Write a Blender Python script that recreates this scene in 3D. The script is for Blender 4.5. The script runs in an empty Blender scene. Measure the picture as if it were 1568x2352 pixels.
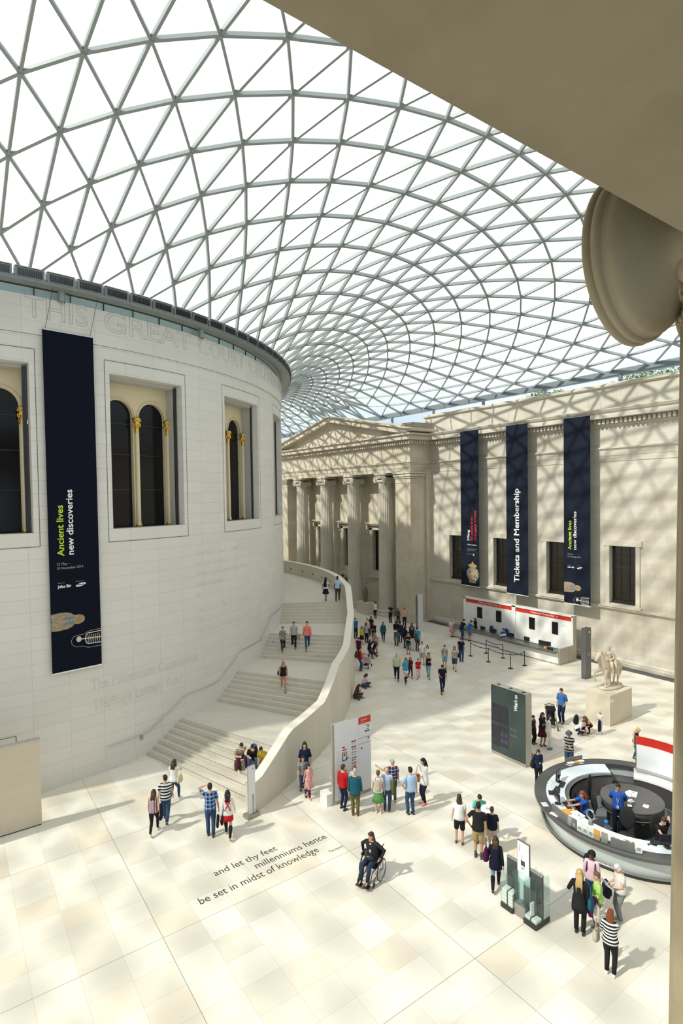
import bpy, bmesh, math, random
import numpy as np
from mathutils import Vector, Matrix
random.seed(7)
PI = math.pi
scene = bpy.context.scene
col = scene.collection
# ---------------------------------------------------------------- camera
CX, CY, CZ = -1.3775, -46.5968, 11.6
def camera():
    f, yaw, pitch, roll = 1297.786, 0.6175882, 0.02954515, -0.01480484
    cyw, syw, cp, sp = math.cos(yaw), math.sin(yaw), math.cos(pitch), math.sin(pitch)
    F = Vector((syw*cp, cyw*cp, -sp)); Rt = Vector((cyw, -syw, 0)); U = Rt.cross(F)
    c, s = math.cos(roll), math.sin(roll)
    r = c*Rt + s*U; u = -s*Rt + c*U
    cam = bpy.data.cameras.new('camera'); o = bpy.data.objects.new('camera', cam); col.objects.link(o)
    cam.sensor_fit = 'VERTICAL'; cam.sensor_height = 36; cam.lens = f*36/2352
    cam.clip_start = 0.05; cam.clip_end = 500
    m = Matrix.Identity(4)
    for i in range(3):
        m[i][0] = r[i]; m[i][1] = u[i]; m[i][2] = -F[i]
    m[0][3], m[1][3], m[2][3] = CX, CY, CZ
    o.matrix_world = m
    scene.camera = o
camera()
# ---------------------------------------------------------------- sky, sun, exposure
scene.view_settings.view_transform = 'Standard'
scene.view_settings.look = 'None'
scene.view_settings.gamma = 1
scene.view_settings.use_curve_mapping = False
scene.view_settings.exposure = 0.76
def world():
    w = bpy.data.worlds.new('hazy_bright_sky'); scene.world = w; w.use_nodes = True
    nt = w.node_tree; n = nt.nodes; l = nt.links
    bg = n['Background']; tc = n.new('ShaderNodeTexCoord')
    nz = n.new('ShaderNodeTexNoise'); nz.inputs['Scale'].default_value = 1.4; nz.inputs['Detail'].default_value = 4
    l.new(tc.outputs['Generated'], nz.inputs['Vector'])
    sep = n.new('ShaderNodeSeparateXYZ'); l.new(tc.outputs['Generated'], sep.inputs[0])
    rz = n.new('ShaderNodeMapRange'); l.new(sep.outputs['Z'], rz.inputs[0])
    rz.inputs[1].default_value = 0.08; rz.inputs[2].default_value = 0.5; rz.inputs[3].default_value = -0.16; rz.inputs[4].default_value = 0.55
    ad = n.new('ShaderNodeMath'); ad.operation = 'ADD'; l.new(nz.outputs[0], ad.inputs[0]); l.new(rz.outputs[0], ad.inputs[1])
    rp = n.new('ShaderNodeValToRGB'); l.new(ad.outputs[0], rp.inputs[0])
    rp.color_ramp.elements[0].position = 0.32; rp.color_ramp.elements[0].color = (0.50, 0.66, 0.78, 1)
    rp.color_ramp.elements[1].position = 0.66; rp.color_ramp.elements[1].color = (0.95, 0.98, 1.0, 1)
    l.new(rp.outputs[0], bg.inputs[0]); bg.inputs[1].default_value = 0.68
world()
def sun():
    s = bpy.data.lights.new('sun', 'SUN'); s.energy = 3.5; s.angle = math.radians(1.5); s.color = (1.0, 0.945, 0.85)
    o = bpy.data.objects.new('sun', s); col.objects.link(o)
    az = math.radians(98.5); el = math.radians(44.5)       # direction the light travels
    d = Vector((math.sin(az)*math.cos(el), math.cos(az)*math.cos(el), -math.sin(el)))
    o.rotation_euler = d.to_track_quat('-Z', 'Y').to_euler(); o.location = (-60, 10, 60)
sun()
# ---------------------------------------------------------------- helpers
class MB:
    def __init__(s): s.v = []; s.f = []; s.m = []
    def add(s, vs, fs, mi=0):
        b = len(s.v); s.v += [tuple(v) for v in vs]; s.f += [tuple(i+b for i in f) for f in fs]; s.m += [mi]*len(fs)
    def box(s, x0, x1, y0, y1, z0, z1, mi=0):
        s.add([(x0,y0,z0),(x1,y0,z0),(x1,y1,z0),(x0,y1,z0),(x0,y0,z1),(x1,y0,z1),(x1,y1,z1),(x0,y1,z1)],
              [(0,3,2,1),(4,5,6,7),(0,1,5,4),(1,2,6,5),(2,3,7,6),(3,0,4,7)], mi)
    def obox(s, c, ax, ay, az, hx, hy, hz, mi=0):
        c = Vector(c); vs = []
        for k in (-1,1):
            for (i,j) in ((-1,-1),(1,-1),(1,1),(-1,1)): vs.append(c+ax*(i*hx)+ay*(j*hy)+az*(k*hz))
        s.add(vs, [(0,3,2,1),(4,5,6,7),(0,1,5,4),(1,2,6,5),(2,3,7,6),(3,0,4,7)], mi)
    def rbox(s, cx, cy, cz, w, d, h, rz=0, mi=0):
        c, t = math.cos(rz), math.sin(rz)
        s.obox((cx,cy,cz), Vector((c,t,0)), Vector((-t,c,0)), Vector((0,0,1)), w/2, d/2, h/2, mi)
    def bar(s, a, b, w, h, up=Vector((0,0,1)), mi=0):
        a = Vector(a); b = Vector(b); d = b-a; L = d.length
        if L < 1e-6: return
        d /= L; x = d.cross(up)
        if x.length < 1e-4: x = d.cross(Vector((1,0,0)))
        x.normalize(); y = x.cross(d)
        s.obox((a+b)/2, x, d, y, w/2, L/2, h/2, mi)
    def tube(s, pts, r, n=8, closed=False, mi=0, cap=True):
        pts = [Vector(p) for p in pts]; N = len(pts)
        rr = r if isinstance(r, (list, tuple)) else [r]*N
        rings = []; px = None
        for i in range(N):
            if closed: t = pts[(i+1) % N]-pts[i-1]
            else: t = pts[min(i+1, N-1)]-pts[max(i-1, 0)]
            t.normalize()
            if px is None:
                px = t.cross(Vector((0,0,1)))
                if px.length < 1e-3: px = t.cross(Vector((1,0,0)))
            px = px - t*px.dot(t); px.normalize(); py = t.cross(px)
            rings.append([pts[i]+px*(rr[i]*math.cos(2*PI*k/n))+py*(rr[i]*math.sin(2*PI*k/n)) for k in range(n)])
        vs = [v for q in rings for v in q]; fs = []
        M = N if closed else N-1
        for i in range(M):
            j = (i+1) % N
            for k in range(n):
                fs.append((i*n+k, i*n+(k+1) % n, j*n+(k+1) % n, j*n+k))
        if not closed and cap: fs += [tuple(range(n))[::-1], tuple((N-1)*n+k for k in range(n))]
        s.add(vs, fs, mi)
    def lathe(s, prof, c=(0,0,0), n=24, a0=0, a1=2*PI, mi=0, axis='z'):
        full = abs(a1-a0-2*PI) < 1e-6; m = n if full else n+1; vs = []
        for (r, z) in prof:
            for k in range(m):
                a = a0+(a1-a0)*k/n
                if axis == 'z': vs.append((c[0]+r*math.cos(a), c[1]+r*math.sin(a), c[2]+z))
                elif axis == 'y': vs.append((c[0]+r*math.cos(a), c[1]+z, c[2]+r*math.sin(a)))
                else: vs.append((c[0]+z, c[1]+r*math.cos(a), c[2]+r*math.sin(a)))
        fs = []
        for i in range(len(prof)-1):
            for k in range(n):
                k2 = (k+1) % m
                fs.append((i*m+k, i*m+k2, (i+1)*m+k2, (i+1)*m+k))
        s.add(vs, fs, mi)
    def prism(s, poly, z0, z1, mi=0):
        n = len(poly)
        s.add([(x,y,z0) for x,y in poly]+[(x,y,z1) for x,y in poly],
              [tuple(range(n))[::-1], tuple(range(n, 2*n))]+[(i,(i+1) % n, n+(i+1) % n, n+i) for i in range(n)], mi)
    def extr(s, poly, axis, a, b, mi=0):
        """polygon in the plane across an axis, extruded along that axis"""
        n = len(poly)
        if axis == 'y': P = lambda p, t: (p[0], t, p[1])
        else: P = lambda p, t: (t, p[0], p[1])
        s.add([P(p,a) for p in poly]+[P(p,b) for p in poly],
              [tuple(range(n))[::-1], tuple(range(n,2*n))]+[(i,(i+1) % n, n+(i+1) % n, n+i) for i in range(n)], mi)
    def arcprism(s, prof, c, a0, a1, n, mi=0, rf=None):
        """closed profile [(r,z)] swept around centre c from a0 to a1 (radians)"""
        m = len(prof); vs = []
        for k in range(n+1):
            a = a0+(a1-a0)*k/n
            for (r, z) in prof: vs.append((c[0]+r*math.cos(a), c[1]+r*math.sin(a), z))
        fs = []
        for k in range(n):
            for i in range(m):
                j = (i+1) % m
                fs.append((k*m+i, k*m+j, (k+1)*m+j, (k+1)*m+i))
        fs += [tuple(range(m)), tuple(n*m+i for i in range(m))[::-1]]
        s.add(vs, fs, mi)
    def ball(s, c, rx, ry, rz, n=12, mi=0):
        vs = []; m = n//2+1
        for i in range(m):
            t = PI*i/(m-1)
            for k in range(n):
                a = 2*PI*k/n; vs.append((c[0]+rx*math.sin(t)*math.cos(a), c[1]+ry*math.sin(t)*math.sin(a), c[2]+rz*math.cos(t)))
        fs = [(i*n+k, i*n+(k+1) % n, (i+1)*n+(k+1) % n, (i+1)*n+k) for i in range(m-1) for k in range(n)]
        s.add(vs, fs, mi)
    def build(s, name, mats, parent=None, smooth=False, loc=None, rz=0):
        me = bpy.data.meshes.new(name); me.from_pydata(s.v, [], s.f)
        if not isinstance(mats, (list, tuple)): mats = [mats]
        for m in mats: me.materials.append(m)
        if len(mats) > 1: me.polygons.foreach_set('material_index', s.m)
        bm = bmesh.new(); bm.from_mesh(me); bmesh.ops.remove_doubles(bm, verts=bm.verts, dist=1e-5)
        bmesh.ops.recalc_face_normals(bm, faces=bm.faces); bm.to_mesh(me); bm.free()
        if smooth: me.polygons.foreach_set('use_smooth', [True]*len(me.polygons))
        me.update()
        o = bpy.data.objects.new(name, me); col.objects.link(o)
        if loc is not None: o.location = loc; o.rotation_euler = (0,0,rz)
        if parent: o.parent = parent
        return o
def tag(o, label=None, cat=None, group=None, kind=None):
    if label: o['label'] = label
    if cat: o['category'] = cat
    if group: o['group'] = group
    if kind: o['kind'] = kind
    return o
def thing(name, label, cat, loc=(0,0,0), rz=0, group=None):
    o = bpy.data.objects.new(name, None); col.objects.link(o); o.location = loc; o.rotation_euler = (0,0,rz)
    o.empty_display_size = 0.1
    return tag(o, label, cat, group)
def copy_tree(o, parent=None):
    c = o.copy(); col.objects.link(c); c.parent = parent
    for ch in list(o.children): copy_tree(ch, c)
    return c
# ---------------------------------------------------------------- materials
MATS = {}
def mat(name, color, rough=0.6, metal=0.0, spec=0.5, noise=0.0, nscale=20, emit=None):
    if name in MATS: return MATS[name]
    m = bpy.data.materials.new(name); m.use_nodes = True; MATS[name] = m
    nt = m.node_tree; b = nt.nodes['Principled BSDF']
    b.inputs['Base Color'].default_value = (*color, 1); b.inputs['Roughness'].default_value = rough
    b.inputs['Metallic'].default_value = metal; b.inputs['Specular IOR Level'].default_value = spec
    if noise > 0:
        tc = nt.nodes.new('ShaderNodeTexCoord'); nz = nt.nodes.new('ShaderNodeTexNoise'); nz.inputs['Scale'].default_value = nscale
        nz.inputs['Detail'].default_value = 5
        nt.links.new(tc.outputs['Object'], nz.inputs['Vector'])
        mx = nt.nodes.new('ShaderNodeMix'); mx.data_type = 'RGBA'
        mx.inputs[6].default_value = (*[c*(1-noise) for c in color], 1); mx.inputs[7].default_value = (*[min(1, c*(1+noise)) for c in color], 1)
        nt.links.new(nz.outputs[0], mx.inputs[0]); nt.links.new(mx.outputs[2], b.inputs['Base Color'])
    if emit: b.inputs['Emission Color'].default_value = (*emit[0], 1); b.inputs['Emission Strength'].default_value = emit[1]
    return m
class NB:
    """small node helper"""
    def __init__(s, name):
        s.m = bpy.data.materials.new(name); s.m.use_nodes = True; s.nt = s.m.node_tree; s.b = s.nt.nodes['Principled BSDF']; MATS[name] = s.m
        s.tc = s.nt.nodes.new('ShaderNodeTexCoord'); s.geo = s.nt.nodes.new('ShaderNodeNewGeometry')
    def put(s, i, v):
        if isinstance(v, (int, float)): i.default_value = v
        elif isinstance(v, tuple): i.default_value = v
        else: s.nt.links.new(v, i)
    def math(s, op, a, b=0.0, c=None):
        n = s.nt.nodes.new('ShaderNodeMath'); n.operation = op; s.put(n.inputs[0], a); s.put(n.inputs[1], b)
        if c is not None: s.put(n.inputs[2], c)
        return n.outputs[0]
    def sep(s, v):
        n = s.nt.nodes.new('ShaderNodeSeparateXYZ'); s.nt.links.new(v, n.inputs[0]); return n.outputs
    def comb(s, x, y, z):
        n = s.nt.nodes.new('ShaderNodeCombineXYZ'); s.put(n.inputs[0], x); s.put(n.inputs[1], y); s.put(n.inputs[2], z); return n.outputs[0]
    def white(s, v):
        n = s.nt.nodes.new('ShaderNodeTexWhiteNoise'); n.noise_dimensions = '3D'; s.nt.links.new(v, n.inputs[0]); return n.outputs[0]
    def noise(s, v, sc, det=4, rough=0.55):
        n = s.nt.nodes.new('ShaderNodeTexNoise'); s.nt.links.new(v, n.inputs['Vector']); n.inputs['Scale'].default_value = sc
        n.inputs['Detail'].default_value = det; n.inputs['Roughness'].default_value = rough; return n.outputs[0]
    def mix(s, f, a, b):
        n = s.nt.nodes.new('ShaderNodeMix'); n.data_type = 'RGBA'; s.put(n.inputs[0], f); s.put(n.inputs[6], a if not isinstance(a, tuple) else (*a[:3], 1)); s.put(n.inputs[7], b if not isinstance(b, tuple) else (*b[:3], 1)); return n.outputs[2]
    def ramp(s, f, p0, p1, v0=0.0, v1=1.0):
        n = s.nt.nodes.new('ShaderNodeMapRange'); s.put(n.inputs[0], f); n.inputs[1].default_value = p0; n.inputs[2].default_value = p1
        n.inputs[3].default_value = v0; n.inputs[4].default_value = v1; return n.outputs[0]
    def joint(s, coord, period, w, off=0.0):
        """1 in the joint, 0 in the block; also the cell number"""
        q = s.math('DIVIDE', s.math('ADD', coord, off) if not (isinstance(off, float) and off == 0) else coord, period)
        fl = s.math('FLOOR', q); fr = s.math('SUBTRACT', q, fl)
        d = s.math('MINIMUM', fr, s.math('SUBTRACT', 1.0, fr))
        return s.math('LESS_THAN', d, w/period/2), fl
def stone(name, base, dark, ucoord, period, course, jw=0.008, jcol=None, var=0.06, stain=0.25, rough=0.75, brick=0.5, jstr=0.5, zoff=0.0, nsc=0.6, pal=None):
    """ucoord: 'x','y','ang' horizontal coordinate of the block pattern"""
    k = NB(name); P = k.sep(k.tc.outputs['Object'])
    if ucoord == 'x': u = P[0]
    elif ucoord == 'y': u = P[1]
    elif ucoord == 'xy': u = k.math('ADD', P[0], P[1])
    else: u = k.math('MULTIPLY', k.math('ARCTAN2', P[1], P[0]), 21.7)
    jz, row = k.joint(P[2], course, jw, zoff)
    par = k.math('MODULO', k.math('ABSOLUTE', row), 2.0)
    u2 = k.math('ADD', u, k.math('MULTIPLY', par, period*brick))
    ju, cell = k.joint(u2, period, jw)
    j = k.math('MAXIMUM', jz, ju)
    wn = k.white(k.comb(cell, row, 0.0))
    n1 = k.noise(k.tc.outputs['Object'], nsc, 6, 0.6); n2 = k.noise(k.tc.outputs['Object'], 14, 4)
    c = k.mix(k.ramp(wn, 0, 1, 0, 1), base, tuple(b*(1-var) for b in base))
    c = k.mix(k.ramp(n1, 0.45, 0.75, 0, stain), c, dark)
    c = k.mix(k.ramp(n2, 0.35, 0.75, 0, 0.12), c, dark)
    c = k.mix(k.math('MULTIPLY', j, jstr), c, jcol or tuple(d*0.55 for d in dark))
    k.nt.links.new(c, k.b.inputs['Base Color']); k.b.inputs['Roughness'].default_value = rough
    k.b.inputs['Specular IOR Level'].default_value = 0.3
    return k.m
M_drum = stone('drum_limestone', (0.74,0.72,0.675), (0.64,0.61,0.54), 'ang', 1.363, 0.515, 0.012, var=0.05, stain=0.25, jstr=0.55, brick=0.0)
M_wall = stone('court_wall_stone', (0.61,0.57,0.49), (0.36,0.31,0.23), 'y', 1.35, 0.46, 0.01, var=0.10, stain=0.55, jstr=0.35, nsc=0.35)
M_portico = stone('portico_stone', (0.60,0.545,0.44), (0.36,0.30,0.20), 'xy', 1.5, 0.62, 0.012, var=0.10, stain=0.6, jstr=0.45, nsc=0.45)
M_column = stone('column_stone', (0.58,0.54,0.46), (0.38,0.34,0.27), 'xy', 9.0, 1.45, 0.012, var=0.08, stain=0.5, jstr=0.5, nsc=0.5)
M_stair = stone('stair_limestone', (0.66,0.62,0.53), (0.52,0.47,0.37), 'xy', 1.6, 9.0, 0.01, var=0.08, stain=0.3, jstr=0.5, brick=0.0)
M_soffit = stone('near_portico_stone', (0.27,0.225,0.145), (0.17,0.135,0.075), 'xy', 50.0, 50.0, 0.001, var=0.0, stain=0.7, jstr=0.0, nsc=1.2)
def floor_mat():
    k = NB('floor_limestone'); P = k.sep(k.tc.outputs['Object']); x, y = P[0], P[1]
    X = k.math('SUBTRACT', x, 3.09); Y = k.math('ADD', y, 31.9)
    jx, cx = k.joint(X, 1.013, 0.012); jy, cy = k.joint(Y, 0.885, 0.012)
    JX, _ = k.joint(X, 6.08, 0.014); JY, _ = k.joint(Y, 5.31, 0.014)
    wn = k.white(k.comb(cx, cy, 1.0)); w2 = k.white(k.comb(cy, cx, 5.0))
    c = k.mix(wn, (0.70,0.655,0.555), (0.80,0.765,0.68))
    c = k.mix(k.math('MULTIPLY', k.math('GREATER_THAN', w2, 0.86), 0.5), c, (0.74,0.64,0.49))
    n1 = k.noise(k.tc.outputs['Object'], 0.5, 5)
    c = k.mix(k.ramp(n1, 0.4, 0.8, 0, 0.22), c, (0.62,0.57,0.46))
    # fossil pits and small veins
    nw = k.noise(k.tc.outputs['Object'], 9, 8, 0.75)
    n3 = k.noise(k.tc.outputs['Object'], 0.9, 3)
    pit = k.math('MULTIPLY', k.ramp(nw, 0.60, 0.68), k.ramp(n3, 0.5, 0.62))
    c = k.mix(k.math('MULTIPLY', pit, 0.45), c, (0.42,0.37,0.27))
    c = k.mix(k.math('MULTIPLY', k.math('MAXIMUM', jx, jy), 0.30), c, (0.30,0.26,0.18))
    c = k.mix(k.math('MULTIPLY', k.math('MAXIMUM', JX, JY), 0.75), c, (0.16,0.14,0.10))
    k.nt.links.new(c, k.b.inputs['Base Color']); k.b.inputs['Roughness'].default_value = 0.36; k.b.inputs['Specular IOR Level'].default_value = 0.35
    return k.m
M_floor = floor_mat()
M_steel = mat('painted_roof_steel', (0.30,0.33,0.33), 0.42, 0.3)
M_beam = mat('roof_edge_beam', (0.24,0.27,0.29), 0.4, 0.3)
M_dark = mat('black_metal', (0.012,0.012,0.012), 0.4)
M_frame = mat('bronze_black_frame', (0.02,0.018,0.015), 0.35)
M_white = mat('white_laminate', (0.82,0.82,0.80), 0.35)
M_grey = mat('grey_laminate', (0.16,0.165,0.17), 0.4, 0.2)
M_brush = mat('brushed_steel', (0.50,0.50,0.48), 0.3, 0.85)
M_brushd = mat('warm_brushed_panel', (0.42,0.39,0.33), 0.38, 0.3)
M_navy = mat('navy_banner_cloth', (0.009,0.013,0.026), 0.8, 0, .15)
M_navydark = mat('deep_navy_banner_cloth', (0.005,0.007,0.016), 0.8, 0, .1)
M_paper = mat('white_paper', (0.85,0.85,0.83), 0.6)
M_gold = mat('gilt', (0.75,0.48,0.10), 0.3, 0.8)
M_cream = mat('cream_stucco', (0.72,0.62,0.42), 0.6)
M_red = mat('red_panel', (0.62,0.03,0.015), 0.45)
M_black = mat('black_plastic', (0.02,0.02,0.022), 0.35)
M_orange = mat('orange_card', (0.85,0.38,0.06), 0.6)
def glass_mat(name, tint, diff, refl=0.08, dcol=(0.9,0.95,0.95), mixd=None):
    m = bpy.data.materials.new(name); m.use_nodes = True; nt = m.node_tree; nt.nodes.clear(); MATS[name] = m
    out = nt.nodes.new('ShaderNodeOutputMaterial'); tr = nt.nodes.new('ShaderNodeBsdfTransparent'); tr.inputs[0].default_value = (*tint, 1)
    gl = nt.nodes.new('ShaderNodeBsdfGlossy'); gl.inputs['Roughness'].default_value = 0.03
    tl = nt.nodes.new('ShaderNodeBsdfTranslucent'); tl.inputs[0].default_value = (*dcol, 1)
    m1 = nt.nodes.new('ShaderNodeMixShader'); m1.inputs[0].default_value = diff; nt.links.new(tr.outputs[0], m1.inputs[1]); nt.links.new(tl.outputs[0], m1.inputs[2])
    m2 = nt.nodes.new('ShaderNodeMixShader'); m2.inputs[0].default_value = refl; nt.links.new(m1.outputs[0], m2.inputs[1]); nt.links.new(gl.outputs[0], m2.inputs[2])
    nt.links.new(m2.outputs[0], out.inputs[0]); return m
M_roofglass = glass_mat('fritted_roof_glass', (0.93,0.97,0.97), 0.16, 0.04)
M_glass = glass_mat('clear_glass', (0.93,0.97,0.96), 0.0, 0.05)
M_ringglass = mat('pale_clerestory_glass', (0.66,0.86,0.88), 0.15)
M_winglass = mat('dark_window_glass', (0.008,0.008,0.010), 0.12, 0.0, 0.25)
# ---------------------------------------------------------------- text
def text_mesh(txt, size, align='LEFT', bold=0.0, spacing=1.0, line=1.0, extrude=0.0, outline=None):
    c = bpy.data.curves.new('t', 'FONT'); c.body = txt; c.size = size; c.align_x = align; c.offset = bold; c.space_character = spacing; c.space_line = line
    c.extrude = extrude; c.resolution_u = 3
    if outline: c.fill_mode = 'NONE'; c.bevel_depth = outline; c.bevel_resolution = 0
    o = bpy.data.objects.new('t', c); col.objects.link(o)
    dg = bpy.context.evaluated_depsgraph_get(); me = bpy.data.meshes.new_from_object(o.evaluated_get(dg))
    bpy.data.objects.remove(o); bpy.data.curves.remove(c)
    return me
def text_obj(name, txt, size, mtx, m, parent=None, bend=None, **kw):
    me = text_mesh(txt, size, **kw); me.name = name
    vs = np.zeros(len(me.vertices)*3); me.vertices.foreach_get('co', vs); vs = vs.reshape(-1,3)
    if bend: out = [bend(*v) for v in vs]
    else: out = [tuple(mtx @ Vector(v)) for v in vs]
    me.vertices.foreach_set('co', np.array(out, dtype=float).ravel()); me.update()
    me.materials.clear(); me.materials.append(m)
    o = bpy.data.objects.new(name, me); col.objects.link(o)
    if parent: o.parent = parent
    return o
def frame(o, xd, yd):
    """matrix placing text: origin, x direction, y direction"""
    x = Vector(xd).normalized(); y = Vector(yd).normalized(); z = x.cross(y)
    return Matrix(((x[0],y[0],z[0],o[0]),(x[1],y[1],z[1],o[1]),(x[2],y[2],z[2],o[2]),(0,0,0,1)))
# ================================================================ setting
R0 = 21.70
def rad(d): return math.radians(d)
def pol(r, a, z): return (r*math.cos(rad(a)), r*math.sin(rad(a)), z)
# floor
m = MB(); m.box(-40, 36.6, -53, 47, -0.4, 0.0); tag(m.build('floor', M_floor), kind='structure')
# drum ------------------------------------------------------------
WC = [-72.7+18*k for k in range(-5, 5)]; WH = 4.9; WZ0, WZ1 = 10.3, 16.93
def build_drum():
    m = MB(); n = 360
    edges = set(range(0, 360))
    A = sorted(set([(-180+i*1.5) for i in range(240)]+[c-WH for c in WC]+[c+WH for c in WC]))
    A = [A[i] for i in range(len(A)) if i == 0 or A[i]-A[i-1] > 0.01]; A.append(A[0]+360)
    def inwin(a): return any(abs(a-c) < WH for c in WC)
    Z = [0, 2.25, WZ0, WZ1, 18.04, 19.5]
    for i in range(len(A)-1):
        a, b = A[i], A[i+1]; mid = (a+b)/2
        for j in range(5):
            if j == 2 and inwin(mid): continue
            if j == 0 and -95 < mid < -88.5: continue
            r = R0+(0.07 if j == 4 else 0)
            m.add([pol(r,a,Z[j]),pol(r,b,Z[j]),pol(r,b,Z[j+1]),pol(r,a,Z[j+1])], [(0,1,2,3)])
        m.add([pol(R0,a,18.04),pol(R0,b,18.04),pol(R0+.07,b,18.04),pol(R0+.07,a,18.04)], [(0,1,2,3)])
        m.add([pol(R0+.07,a,19.5),pol(R0+.07,b,19.5),pol(R0-.6,b,19.5),pol(R0-.6,a,19.5)], [(0,1,2,3)])
    m.arcprism([(R0-.05,17.94),(R0+.035,17.97),(R0+.035,18.02),(R0-.05,18.04)], (0,0), rad(-130), rad(20), 100)
    # reveals of the window openings and of the low doorway
    for c in WC:
        for s in (-1, 1):
            a = c+s*WH
            m.add([pol(R0,a,WZ0),pol(R0-.5,a,WZ0),pol(R0-.5,a,WZ1),pol(R0,a,WZ1)], [(0,1,2,3)])
        for z in (WZ0, WZ1):
            for k in range(6):
                a = c-WH+2*WH*k/6; b = a+2*WH/6
                m.add([pol(R0,a,z),pol(R0,b,z),pol(R0-.55,b,z),pol(R0-.55,a,z)], [(0,1,2,3)])
    m.add([pol(R0,-88.5,0),pol(R0-.6,-88.5,0),pol(R0-.6,-88.5,2.25),pol(R0,-88.5,2.25)], [(0,1,2,3)])
    m.add([pol(R0,-95,2.25),pol(R0,-88.5,2.25),pol(R0-.6,-88.5,2.25),pol(R0-.6,-95,2.25)], [(0,1,2,3)])
    o = m.build('wall_drum', M_drum); tag(o, kind='structure')
    # flat dark strips painted for the shade in the grooves round windows and doorway
    g = MB()
    def seg(a0, a1, z0, z1, w=0.014):
        if a0 == a1:
            da = math.degrees(w/R0); g.add([pol(R0+.004,a0-da,z0),pol(R0+.004,a0+da,z0),pol(R0+.004,a0+da,z1),pol(R0+.004,a0-da,z1)], [(0,1,2,3)])
        else:
            n = 8
            for k in range(n):
                a = a0+(a1-a0)*k/n; b = a0+(a1-a0)*(k+1)/n
                g.add([pol(R0+.004,a,z0-w),pol(R0+.004,b,z0-w),pol(R0+.004,b,z0+w),pol(R0+.004,a,z0+w)], [(0,1,2,3)])
    for c in WC:
        h = 5.45; seg(c-h,c+h,9.75,0); seg(c-h,c+h,17.47,0); seg(c-h,c-h,9.75,17.47); seg(c+h,c+h,9.75,17.47)
    seg(-95.5,-88.0,2.5,0); seg(-88.0,-88.0,0,2.5)
    g.build('groove', mat('shadow_joint', (0.16,0.14,0.10), 0.9), o)
    d = MB(); d.arcprism([(R0-.6,0),(R0-.62,0),(R0-.62,2.3),(R0-.6,2.3)], (0,0), rad(-96), rad(-88), 6)
    d.build('door_recess', M_black, o)  # black sheet stands in for the unlit inside of the doorway
    return o
drum = build_drum()
m = MB(); m.lathe([(21.9,19.92),(21.4,20.0),(10,21.2),(0.01,21.6)], (0,0,0), 90); tag(m.build('drum_light_block', M_drum), kind='structure')  # unseen low cap, added to block sun passing through the open drum top
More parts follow.
